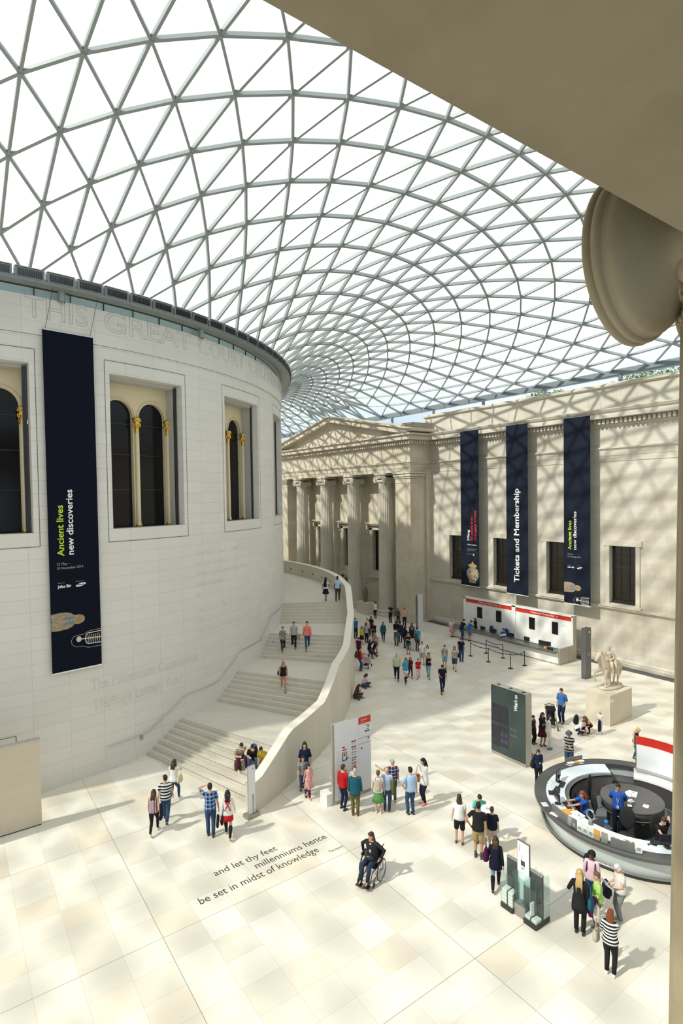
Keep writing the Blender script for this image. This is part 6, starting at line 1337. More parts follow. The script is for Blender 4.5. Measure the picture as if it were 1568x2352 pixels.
# ================================================================ leaflet dispenser
def dispenser():
    t = thing('leaflet_dispenser', 'glass and steel leaflet dispenser stand with a small white sign', 'leaflet stand')
    M_st = mat('dispenser_steel', (.36,.35,.32), .35, .6)
    for (y0, y1) in ((-36.82,-36.42),(-37.58,-37.18)):
        m = MB(); m.box(11.13, 11.74, y0, y1, 0, .13); m.build('black_base', M_black, t)
        m = MB(); m.box(11.42, 11.46, y0, y1, .13, 1.34); m.build('smoked_divider', mat('smoked_divider', (.05,.055,.06), .2), t)
        m = MB(); m.box(11.40,11.48,y0,y1,1.33,1.36); m.build('top_cap', M_st, t)
        for x in (11.14, 11.73): m = MB(); m.box(x-.005, x+.005, y0, y1, .13, 1.05 if x < 11.4 else 1.2); m.build('glass_pane', M_glass, t)
        for y in (y0+.005, (y0+y1)/2, y1-.005): m = MB(); m.box(11.14, 11.40, y-.004, y+.004, .13, 1.2); m.box(11.48, 11.72, y-.004, y+.004, .13, 1.3); m.build('glass_pane', M_glass, t)
        for xa, xb in ((11.17,11.39),(11.49,11.71)):
            for q in range(2):
                ya = y0+.02+q*(y1-y0)/2
                h = .40 if (y0 > -37 or xa > 11.4) else (.12+.02*q)
                for k in range(int(h/.05)):
                    m = MB(); o_ = .006*math.sin(k*5+q); m.box(xa+o_, xb+o_, ya+o_, ya+(y1-y0)/2-.04+o_, .135+k*.05, .135+k*.05+.044)
                    m.build('leaflet_bundle', M_paper if k % 2 else mat('off_white_paper', (.68,.68,.64), .7), t)
    m = MB(); m.box(11.2, 11.66, -37.18, -36.82, .0, .34); m.build('donation_tray', M_st, t)
    m = MB(); m.box(11.2,11.21,-37.18,-36.82,.34,1.1); m.box(11.65,11.66,-37.18,-36.82,.34,1.1); m.box(11.2,11.66,-37.18,-37.17,.34,1.1); m.box(11.2,11.66,-36.83,-36.82,.34,1.1); m.build('donation_glass', glass_mat('green_tint_glass', (.88,.95,.93), .02, .06), t)
    m = MB()
    for k in range(60):
        m.rbox(11.23+.4*random.random(), -37.15+.3*random.random(), .345+.03*random.random(), .05,.03,.01, random.random()*3)
    tag(m.build('coins_and_notes', mat('coins', (.45,.38,.2), .5, .4), t), kind='stuff')
    m = MB(); m.rbox(11.3,-37.0,.40,.12,.06,.03,.4); m.build('blue_note', mat('note_blue', (.05,.2,.5), .6), t)
    m = MB(); m.box(11.40, 11.44, -37.20, -36.80, .34, 1.15); m.build('pale_back_panel', mat('pale_acrylic', (.62,.72,.72), .3), t)
    m = MB(); m.box(11.38, 11.42, -37.20, -36.80, 1.15, 2.02); m.build('sign_case', M_grey, t)
    m = MB(); m.box(11.37, 11.381, -37.185, -36.815, 1.16, 2.0); m.build('sign_face', M_paper, t)
    for i, (q, y) in enumerate((('Welcome', -36.90),('Donate', -36.97),('Please give', -37.04))): text_obj('lettering', q, .05, frame((11.365, y-.0, 1.72-.22*i), (0,0,1), (0,1,0)), M_dkt, t)
    m = MB(); m.box(11.364,11.366,-37.06,-36.93,1.36,1.5); m.tube([(11.364,-36.95,1.28),(11.364,-37.05,1.28)], .006, 4); m.tube([(11.364,-36.98,1.25),(11.364,-36.95,1.28),(11.364,-36.98,1.31)], .006, 4); m.build('symbol', M_dkt, t)
    m = MB(); m.box(11.17,11.30,-37.40,-37.36,.3,.62); m.build('standing_card', M_paper, t)
dispenser()

# ================================================================ trees beyond the east wall
def tree(x, y, zt, r, label, seed):
    t = thing('tree', label, 'tree', (x,y,0), 0, 'trees beyond the east wall'); rn = random.Random(seed)
    m = MB(); m.tube([(0,0,0),(.2,.1,zt*.4),(.0,.3,zt*.75)], [.5,.4,.2], 8); m.build('trunk', mat('bark', (.10,.07,.05), .9), t)
    L = MB()
    for _ in range(4200):
        a, b = rn.uniform(0,2*PI), rn.uniform(-1,1); q = rn.uniform(.55,1)**.5; k = math.sqrt(1-b*b); bump = 1+.25*math.sin(a*5+seed)*math.cos(b*4)
        c = Vector((r*q*k*math.cos(a)*bump, r*q*k*math.sin(a)*bump, zt-r*.9+r*.95*b*q))
        u = Vector((rn.uniform(-1,1),rn.uniform(-1,1),rn.uniform(-1,1))).normalized(); v = u.cross(Vector((rn.uniform(-1,1),rn.uniform(-1,1),rn.uniform(-1,1)))).normalized(); h = rn.uniform(.12,.26)
        L.add([c-u*h, c+v*h*.5, c+u*h, c-v*h*.5], [(0,1,2,3)])
    L.build('foliage', mat('plane_tree_leaf', (.15,.24,.11), .8), t)
tree(62,-3,24.5,4.5,'leafy tree beyond the wall, the one nearest the pediment',1)
tree(66,-14,26.0,5.0,'leafy tree beyond the wall, the tallest and middle one',2)
tree(64,-24,23.5,4.0,'leafy tree beyond the wall, the one above the middle banner',3)
# ================================================================ people
def cloth(name, c, c2=None, kind='plain', per=.05, c3=None):
    nm = 'cloth_'+name
    if nm in MATS: return MATS[nm]
    if kind == 'plain': return mat(nm, c, .85, 0, .2, .08, 25)
    k = NB(nm); P = k.sep(k.tc.outputs['Object'])
    def st(v, p, w=.5): return k.math('GREATER_THAN', k.math('FRACT', k.math('DIVIDE', k.math('ADD', v, 10.0), p)), w)
    if kind == 'stripe': f = st(P[2], per)
    elif kind == 'thin': f = st(P[2], per, .78)
    elif kind == 'vert': f = st(P[0], per)
    elif kind == 'plaid': f = k.math('MULTIPLY', k.math('ADD', st(P[2], per), st(P[0], per)), .5)
    else:
        n = k.noise(k.tc.outputs['Object'], per, 2); f = k.math('GREATER_THAN', n, .52)
    col_ = k.mix(f, c, c2)
    if c3:
        g = k.math('MAXIMUM', st(P[2], per*1.0, .86), st(P[0], per*1.0, .86)); col_ = k.mix(g, col_, c3)
    k.nt.links.new(col_, k.b.inputs['Base Color']); k.b.inputs['Roughness'].default_value = .85; k.b.inputs['Specular IOR Level'].default_value = .2
    return k.m
SK = {'light': (0.62,0.36,0.25), 'tan': (0.45,0.25,0.15), 'brown': (0.20,0.10,0.055), 'dark': (0.09,0.045,0.028)}
HC = {'black': (0.012,0.010,0.009), 'brown': (0.05,0.025,0.012), 'mid': (0.13,0.07,0.03), 'blond': (0.50,0.34,0.14), 'grey': (0.38,0.37,0.36), 'red': (0.22,0.06,0.02), 'white': (0.65,0.64,0.62)}
def skin(k): return mat('skin_'+k, SK[k], .55, 0, .35)
def hairm(k): return mat('hair_'+k, HC[k], .5, 0, .4)
def ik(a, b, l1, l2, pole):
    a, b = Vector(a), Vector(b); d = b-a; L = min(d.length, (l1+l2)*.999)
    if L < 1e-4: L = 1e-4
    n = d.normalized(); b = a+n*L
    x = (l1*l1-l2*l2+L*L)/(2*L); h = math.sqrt(max(0, l1*l1-x*x)); p = Vector(pole)-n*Vector(pole).dot(n)
    if p.length < 1e-4: p = Vector((0,1,0))
    return a+n*x+p.normalized()*h, b
def oring(mb, rings, n=14, cap=True):
    """rings: (centre, xaxis, yaxis, rx, ry)"""
    vs = []
    for c, X, Y, rx, ry in rings:
        for k in range(n):
            a = 2*PI*k/n; vs.append(Vector(c)+X*(rx*math.cos(a))+Y*(ry*math.sin(a)))
    fs = [(i*n+k, i*n+(k+1) % n, (i+1)*n+(k+1) % n, (i+1)*n+k) for i in range(len(rings)-1) for k in range(n)]
    if cap: fs += [tuple(range(n))[::-1], tuple((len(rings)-1)*n+k for k in range(n))]
    mb.add(vs, fs)
def hand(mb, w, d, side, s, curl=.5):
    """palm, four fingers and a thumb from wrist w along d"""
    d = Vector(d).normalized(); up = Vector((0,0,1)); lat = d.cross(Vector((side*1.0,0,0)))
    if lat.length < .2: lat = d.cross(Vector((0,1,0)))
    lat.normalize(); nrm = lat.cross(d).normalized()
    if nrm.x*side > 0: nrm = -nrm
    w = Vector(w); P = w+d*.085*s
    oring(mb, [(w, lat, nrm, .022*s, .019*s), (w+d*.03*s, lat, nrm, .034*s, .019*s), (P, lat, nrm, .042*s, .016*s)], 10)
    for i, L in enumerate((.068,.076,.072,.056)):
        o = P+lat*((1.5-i)*.021*s)-d*.006*s; c1, c2 = curl*.7, curl*1.6
        d1 = (d*math.cos(c1)+nrm*math.sin(c1)); d2 = (d*math.cos(c2)+nrm*math.sin(c2))
        m_ = o+d1*L*.5*s; mb.tube([o-d*.015*s, o, m_, m_+d2*L*.5*s], [.0105*s,.0105*s,.0098*s,.0085*s], 6)
    tb = w+d*.03*s+lat*.028*s; td = (d*.75+lat*.6+nrm*.35).normalized()
    mb.tube([tb-td*.01*s, tb+td*.03*s, tb+td*.03*s+(d*.9+lat*.15+nrm*.3).normalized()*.032*s], [.014*s,.0125*s,.0095*s], 6)
POSES = {
 'stand': dict(),
 'contra': dict(fl=(-.10,.03,.08), fr=(.12,-.05,.08), px=.02),
 'walk': dict(fl=(-.07,.26,.09), fr=(.07,-.30,.15), hl=(-.25,-.10,.84), hr=(.25,.20,.88), pz=.90, lean=.05),
 'walk2': dict(fl=(-.07,-.30,.15), fr=(.07,.26,.09), hl=(-.25,.20,.88), hr=(.25,-.10,.84), pz=.90, lean=.05),
 'read': dict(hl=(-.10,.30,1.12), hr=(.10,.30,1.12), hp=.45),
 'phone': dict(hl=(-.06,.28,1.18), hr=(.26,.04,.84), hp=.4),
 'arms': dict(hl=(.10,.20,1.16), hr=(-.08,.22,1.12), hp=.2),
 'hip': dict(hl=(-.24,-.02,1.02), hr=(.26,.04,.84), el=(-1,-.6,0)),
 'point': dict(hl=(-.55,.35,1.50), hr=(.26,.04,.84), hy=.4),
 'headhand': dict(hl=(-.14,.10,1.66), hr=(.27,.03,.86), el=(-1,.2,.1), fl=(-.08,.05,.08), fr=(.08,-.08,.08)),
 'seated': dict(pz=.50, fl=(-.13,.42,.08), fr=(.13,.42,.08), hl=(-.12,.36,.64), hr=(.12,.36,.64), lean=.25, knee=(0,.5,1)),
 'sitwork': dict(pz=.52, fl=(-.13,.40,.08), fr=(.13,.40,.08), hl=(-.16,.42,.86), hr=(.16,.42,.86), lean=.12, knee=(0,.5,1), hp=.2),
 'sitchin': dict(pz=.42, fl=(-.17,.48,.08), fr=(.15,.46,.08), hl=(-.02,.47,.88), hr=(.12,.46,.60), lean=.62, hp=.15, knee=(0,.5,1)),
 'crouch': dict(pz=.32, py=-.12, fl=(-.12,.12,.08), fr=(.12,.02,.08), hl=(-.05,.48,.42), hr=(.12,.46,.40), lean=.75, hp=.35, knee=(0,.6,1)),
 'floor': dict(pz=.13, fl=(.14,.32,.08), fr=(-.14,.36,.08), hl=(-.06,.28,.42), hr=(.08,.30,.40), lean=.30, hp=.5, knee=(0,.4,.5), wide=1),
 'lean': dict(hl=(-.12,.42,1.02), hr=(.14,.42,1.02), lean=.35, hp=.3, py=-.12, fl=(-.08,-.05,.08), fr=(.08,-.12,.08)),
 'back': dict(hl=(-.06,-.16,.98), hr=(.06,-.16,.98), el=(-1,-.3,0), er=(1,-.3,0)),
}
def person(label, x, y, z, rz, H, pose='stand', top=None, sleeve='short', bot=None, cut='long', shoes=(0.02,0.02,0.02), sk='light', hair='short', hc='brown', fem=False, far=False, hem=.90, fat=0.0, group=None, socks=None, hat=None, straps=None, jacket=None, collar=None, **ov):
    p = dict(fl=(-.09,.03,.08), fr=(.09,-.01,.08), hl=(-.25,.05,.82), hr=(.25,.03,.82), pz=.93, px=0, py=0, lean=0, hp=0.05, hy=0, el=(-.45,-1,-.3), er=(.45,-1,-.3), knee=(0,1,.1), wide=0)
    p.update(POSES[pose]); p.update(ov)
    s = H/1.75; root = thing('person', label, 'person', (x,y,z), rz, group); v = (.016 if far else .0105)
    la = p['lean']; cl, sl = math.cos(la), math.sin(la); piv = Vector((p['px'], p['py'], p['pz']))
    def T(q):                                # torso space (pelvis at z .93) to posed space
        q = Vector(q)-Vector((0,0,.93)); return piv+Vector((q.x, q.y*cl+q.z*sl, -q.y*sl+q.z*cl))
    UX, UY, UZ = Vector((1,0,0)), Vector((0,cl,-sl)), Vector((0,sl,cl))
    sw = .168 if fem else .19; hw = .165 if fem else .155; f = 1+fat
    def S(q): return Vector(q)*s
    tor = [(.84,.10,.09),(.90,hw*.95,.115),(.96,hw,.118),(1.04,.135 if fem else .145,.10),(1.10,.122 if fem else .14,.095),(1.20,.14 if fem else .155,.105),(1.30,.152 if fem else .17,.112),(1.38,sw*.95,.10),(1.44,sw*.8,.08),(1.475,.09,.065),(1.50,.056,.056)]
    bel = [0,.3,.8,1,1,.9,.5,.2,.1,0,0]
    body = MB()
    oring(body, [(S(T((0,0,zz))), UX, UY, rx*s*(1+fat*b_), ry*s*(1+fat*1.3*b_)) for (zz, rx, ry), b_ in zip(tor, bel)], 16)
    hp, hy = p['hp'], p['hy']; nb = T((0,0,1.48)); a = la*.5+hp
    HZ = Vector((0, math.sin(a), math.cos(a))); HY0 = Vector((0, math.cos(a), -math.sin(a))); cy_, sy_ = math.cos(hy), math.sin(hy)
    HX = (UX*cy_+HY0*sy_).normalized(); HY = (HY0*cy_-UX*sy_).normalized()
    hc_ = nb+HZ*.155+HY0*.015
    body.tube([S(nb-UZ*.03), S(nb+HZ*.03), S(hc_-HZ*.06)], [.055*s,.052*s,.05*s], 12)
    prof = [(-.118,.026,.030,.035),(-.100,.045,.050,.028),(-.07,.058,.072,.014),(-.03,.067,.086,.004),(.01,.071,.092,0),(.05,.071,.092,-.004),(.085,.060,.078,-.006),(.108,.038,.05,-.008),(.118,.012,.016,-.008)]
    oring(body, [(S(hc_+HZ*dz+HY*oy), HX, HY, rx*s, ry*s) for dz, rx, ry, oy in prof], 16)
    body.tube([S(hc_+HY*.088+HZ*.018), S(hc_+HY*.112-HZ*.022), S(hc_+HY*.09-HZ*.034)], [.009*s,.015*s,.012*s], 6)
    for sd in (-1,1): body.ball(S(hc_+HX*(sd*.072)-HY*.004), .012*s,.018*s,.028*s, 8)
    for q in (-.052,): body.tube([S(hc_+HY*.083+HX*-.022+HZ*q), S(hc_+HY*.094+HZ*q), S(hc_+HY*.083+HX*.022+HZ*q)], .008*s, 6)
    # arms
    AR = []
    for sd, hk, ek in ((-1,'hl','el'),(1,'hr','er')):
        sh = T((sd*sw*.97,0,1.415)); tg = Vector(p[hk])
        if la and pose not in ('seated','sitwork','sitchin','crouch','floor','lean'): pass
        e, w = ik(sh, tg, .285, .25, p[ek]); AR.append((sd, sh, e, w))
        body.tube([S(T((sd*.08,0,1.41))), S(sh), S(sh+(e-sh)*.4), S(e), S(e+(w-e)*.3), S(w)], [.05*s,.052*s,.044*s,.036*s,.037*s,.023*s], 12)
        hd = (w-e).normalized(); hand(body, S(w), hd, sd, s, .45)
    LG = []
    for sd, fk in ((-1,'fl'),(1,'fr')):
        hip = piv+Vector((sd*.085,0,-.03)); ft = Vector(p[fk]); kp = Vector(p['knee'])+Vector((sd*(.9 if p['wide'] else .08),0,0))
        kn, an = ik(hip, ft, .43, .42, kp); LG.append((sd, hip, kn, an))
        body.tube([S(hip+Vector((0,0,.04))), S(hip), S(hip+(kn-hip)*.5), S(kn), S(kn+(an-kn)*.28), S(kn+(an-kn)*.6), S(an)], [.075*s,.082*s,.07*s,.052*s,.054*s,.044*s,.033*s], 12)
        body.tube([S(an+Vector((0,-.03,-.02))), S(an+Vector((0,.05,-.035))), S(an+Vector((0,.13,-.05)))], [.032*s,.032*s,.024*s], 10)
    bo = body.build('body', skin(sk), root); remesh(bo, v*s, 2)
    # face details
    if not far:
        e = MB()
        for sd in (-1,1): e.ball(S(hc_+HY*.086+HX*(sd*.031)+HZ*.014), .012*s,.009*s,.007*s, 8)
        e.build('eyes', mat('eye_dark', (.02,.015,.01), .3), root)
        e = MB(); e.tube([S(hc_+HY*.093+HX*-.02-HZ*.052), S(hc_+HY*.103-HZ*.052), S(hc_+HY*.093+HX*.02-HZ*.052)], .005*s, 6); e.build('mouth', mat('lips', (.35,.10,.08), .5), root)
    # hair
    hm = hairm(hc); h = MB()
    if hair != 'bald':
        oring(h, [(S(hc_+HZ*dz+HY*oy), HX, HY, rx*s, ry*s) for dz, rx, ry, oy in ((-.055,.05,.03,-.065),(-.03,.07,.05,-.045),(.01,.079,.074,-.028),(.05,.080,.088,-.016),(.085,.071,.088,-.008),(.115,.05,.062,-.008),(.132,.015,.02,-.01))], 16)
        for k_ in range(9):
            q = -1+2*k_/8; h.tube([S(hc_+HZ*.114+HX*(q*.025)+HY*.0), S(hc_+HZ*(.100-.012*abs(q))+HX*(q*.048)+HY*.055), S(hc_+HZ*(.062-.014*abs(q))+HX*(q*.062)+HY*(.084-.014*abs(q)))], [.013*s,.014*s,.006*s], 6)
    else:
        oring(h, [(S(hc_+HZ*dz+HY*-.03), HX, HY, .078*s, .066*s) for dz in (-.04,-.01,.02,.045)], 16)
    if hair in ('long','vlong','pony','bob','bun'):
        L = {'long': .30, 'vlong': .42, 'pony': .06, 'bob': .12, 'bun': .03}[hair]
        dn = (HZ*-.55+Vector((0,0,-1))*.8).normalized()
        b0 = hc_-HY*.035+HZ*.03
        wb = 1.13 if hair == 'bob' else 1.0; eb = .078 if hair == 'bob' else .04
        oring(h, [(S(b0+HZ*.06), HX, HY, .05*s, .045*s), (S(b0+HZ*.02), HX, HY, .076*s, .064*s), (S(b0-HZ*.08-HY*.01), HX, HY, .086*s*wb, .062*s*wb), (S(b0-HZ*.09-HY*.03+dn*L*.35), HX, HY, .088*s*wb, .052*s*wb), (S(b0-HZ*.09-HY*.045+dn*L*.75), HX, HY, .082*s*wb, .045*s*wb), (S(b0-HZ*.09-HY*.045+dn*L), HX, HY, eb*s, eb*.6*s)], 16)
        if hair in ('long','vlong') :
            for sd in (-1,1): h.tube([S(hc_+HX*(sd*.07)+HZ*.05+HY*.03), S(hc_+HX*(sd*.083)-HZ*.06+HY*.015), S(hc_+HX*(sd*.085)-HZ*.16+dn*.04+HY*.01)], [.022*s,.03*s,.014*s], 8)
            for k_ in range(9):
                q = -1+2*k_/8; h.tube([S(hc_-HY*.095+HX*(q*.05)+HZ*.03), S(b0-HZ*.09-HY*.09+dn*L*.4+HX*(q*.075)), S(b0-HZ*.09-HY*.075+dn*(L*1.02+.02*math.sin(k_*2.1))+HX*(q*.07))], [.016*s,.018*s,.006*s], 6)
        if hair == 'pony': h.tube([S(hc_-HY*.09+HZ*.03), S(hc_-HY*.15-HZ*.02), S(hc_-HY*.14-HZ*.16), S(hc_-HY*.12-HZ*.3)], [.025*s,.035*s,.03*s,.01*s], 10)
        if hair == 'bun': h.ball(S(hc_-HY*.11+HZ*.04), .045*s,.045*s,.045*s, 12)
    if hair == 'curly' or hair == 'afro':
        rr = random.Random(3)
        for k_ in range(60):
            th, ph = rr.uniform(0, PI*.62), rr.uniform(0, 2*PI); q = Vector((math.sin(th)*math.cos(ph), math.sin(th)*math.sin(ph), math.cos(th)))
            if q.y > .55 and q.z < .45: continue
            R_ = .098 if hair == 'curly' else .118
            h.ball(S(hc_+HX*(q.x*R_*.86)+HY*(q.y*R_*.98-.01)+HZ*(q.z*R_+.02)), .024*s,.024*s,.024*s, 6)
    h.build('hair', hm, root, True)
    if hat:
        g = MB(); oring(g, [(S(hc_+HZ*dz-HY*.005), HX, HY, rx*s, rx*1.15*s) for dz, rx in ((.055,.14),(.062,.142),(.066,.093),(.12,.09),(.155,.07),(.16,.02))], 20); g.build('hat', cloth('hat_%s' % hat[0], hat[1]), root, True)
    # top garment
    tm = top; o = .014
    if tm:
        g = MB(); rings = []
        zs_ = [hem, (hem+1.0)/2 if hem < .95 else .97, 1.04,1.10,1.20,1.30,1.38,1.44,1.472] if sleeve != 'tank' else [hem,1.0,1.10,1.20,1.30,1.36,1.40]
        Z_ = [t_[0] for t_ in tor]; RX_ = [t_[1]*(1+fat*b_) for t_, b_ in zip(tor, bel)]; RY_ = [t_[2]*(1+fat*1.3*b_) for t_, b_ in zip(tor, bel)]
        for i_, zz in enumerate(zs_):
            ze = max(zz, .90); rx = float(np.interp(ze, Z_, RX_)); ry = float(np.interp(ze, Z_, RY_)); loose = (.034 if zz < .89 else .022 if zz < 1.06 else .014) if zz < 1.2 else 0
            if 1.0 < zz < 1.22 and not fem: rx = max(rx, .15*f)
            rings.append((S(T((0,0,zz)) if zz > .86 or pose in ('stand','walk','walk2','contra','read','hip','arms','headhand','point','phone','back','lean') else T((0,.0,.86))), UX, UY, (rx+o+loose)*s, (ry+o+loose)*s))
        oring(g, rings, 18)
        if sleeve != 'tank':
            for sd, sh, e_, w_ in AR:
                fr = {'short': .62, 'half': .9, 'cap': .35, 'long': 2}[sleeve]
                a0 = T((sd*sw*.55,0,1.435)); a1 = sh+Vector((-sd*.012,0,.004))
                if fr <= 1: pts = [a0, a1, sh+(e_-sh)*fr*.5, sh+(e_-sh)*fr]; rr_ = [.050,.061,.061,.063] if sleeve != 'cap' else [.048,.056,.052,.05]
                else: pts = [a0, a1, sh+(e_-sh)*.5, e_, e_+(w_-e_)*.4, e_+(w_-e_)*.93]; rr_ = [.052,.061,.054,.049,.045,.036]
                g.tube([S(q) for q in pts], [q*s for q in rr_], 12)
        else:
            for sd in (-1,1):
                g.tube([S(T((sd*.09,.085,1.38))), S(T((sd*.105,.02,1.47))), S(T((sd*.10,-.085,1.38)))], .016*s, 6)
        g.build('top', tm, root, True)
        if collar:
            g = MB(); oring(g, [(S(T((0,.005,1.455))), UX, UY, .075*s,.072*s), (S(T((0,0,1.495))), UX, UY, .066*s,.066*s)], 14); g.build('collar', collar, root, True)
    # lower garment
    if bot:
        g = MB(); Z_ = [.84,.90,.96,1.02]; RX_ = [.14,hw*.97,hw,.14]; RY_ = [.115,.118,.12,.105]
        if cut in ('skirt','mini','midi'):
            L = {'mini': .66, 'skirt': .50, 'midi': .38}[cut]; fl_ = {'mini': .2, 'skirt': .26, 'midi': .2}[cut]
            mid = (LG[0][2]+LG[1][2])/2
            oring(g, [(S(T((0,0,1.0))), UX, UY, .14*s*f,.115*s*f), (S(T((0,0,.93))), UX, UY, (hw+.02)*s*f,.14*s*f), (S(Vector((p['px'],p['py']+.0,(.93+L)/2))), UX, Vector((0,1,0)), (hw+.03)*s*f,.15*s*f), (S(Vector((p['px'],p['py']*.5+.0,L))), UX, Vector((0,1,0)), fl_*s, (fl_*.8)*s)], 20)
        else:
            oring(g, [(S(T((0,0,zz))), UX, UY, (rx+.012)*s*f, (ry+.012)*s*f) for zz, rx, ry in zip(Z_, RX_, RY_)], 16)
            g.ball(S(piv+Vector((0,-.0,-.05))), .15*s*f,.125*s*f,.11*s, 14)
            for sd, hip, kn, an in LG:
                if cut == 'long': pts = [hip+Vector((0,0,.03)), hip+(kn-hip)*.25, hip+(kn-hip)*.6, kn, kn+(an-kn)*.35, kn+(an-kn)*.97]; rr_ = [.09,.102,.088,.068,.066,.056]
                elif cut == 'slim': pts = [hip+Vector((0,0,.03)), hip+(kn-hip)*.25, hip+(kn-hip)*.6, kn, kn+(an-kn)*.35, kn+(an-kn)*.97]; rr_ = [.088,.096,.08,.060,.060,.041]
                elif cut == 'shorts': pts = [hip+Vector((0,0,.03)), hip+(kn-hip)*.25, hip+(kn-hip)*.6, hip+(kn-hip)*.98]; rr_ = [.09,.104,.096,.088]
                elif cut == 'short': pts = [hip+Vector((0,0,.03)), hip+(kn-hip)*.2, hip+(kn-hip)*.45]; rr_ = [.09,.102,.10]
                else: pts = [hip+Vector((0,0,.03)), hip+(kn-hip)*.25, hip+(kn-hip)*.6, kn, kn+(an-kn)*.45]; rr_ = [.09,.10,.088,.072,.068]
                g.tube([S(q) for q in pts], [q*s for q in rr_], 14)
        g.build({'skirt': 'skirt', 'mini': 'skirt', 'midi': 'skirt', 'shorts': 'shorts', 'short': 'shorts'}.get(cut, 'trousers'), bot, root, True)
    if socks:
        g = MB()
        for sd, hip, kn, an in LG:
            pts = [kn+(an-kn)*t_ for t_ in ((.05,.3,.6,1) if socks[1] == 'high' else (.7,.85,1))]
            g.tube([S(q) for q in pts], ([.067*s,.070*s,.058*s,.047*s] if socks[1] == 'high' else [.042*s,.04*s,.038*s]), 12)
        g.build('socks' if socks[1] != 'high' else 'boots', cloth('sock_'+socks[0], socks[2]), root, True)
    sm_ = mat('shoe_%d_%d_%d' % tuple(int(q*99) for q in shoes), shoes, .5)
    for sd, hip, kn, an in LG:
        g = MB(); b = an-Vector((0,0,.08)); td = 0
        if an.z > .12 and pose in ('walk','walk2'): td = .45
        fy = Vector((0, math.cos(td), -math.sin(td))); fz = Vector((0, math.sin(td), math.cos(td)))
        if p['wide']: fy = Vector((-sd*.75,.6,0)).normalized()
        fx = fy.cross(fz)
        oring(g, [(S(an+fy*-.062-fz*.045), fx, fz, .022*s,.026*s),(S(an+fy*-.045-fz*.038), fx, fz, .036*s,.044*s),(S(an+fy*.0-fz*.036), fx, fz, .040*s,.050*s),(S(an+fy*.06-fz*.05), fx, fz, .044*s,.036*s),(S(an+fy*.13-fz*.058), fx, fz, .046*s,.027*s),(S(an+fy*.175-fz*.062), fx, fz, .034*s,.020*s),(S(an+fy*.195-fz*.064), fx, fz, .014*s,.012*s)], 12)
        g.build('shoe', sm_, root, True)
    if straps:
        g = MB()
        for sd in (-1,1): g.tube([S(T((sd*.10,-.12,1.38))), S(T((sd*.11,-.03,1.475))), S(T((sd*.115,.09,1.40))), S(T((sd*.12,.135,1.25))), S(T((sd*.14,.06,1.08)))], .016*s, 6)
        g.build('backpack_straps', cloth('strap_'+straps[0], straps[1]), root, True)
    return root
BAGN = {}
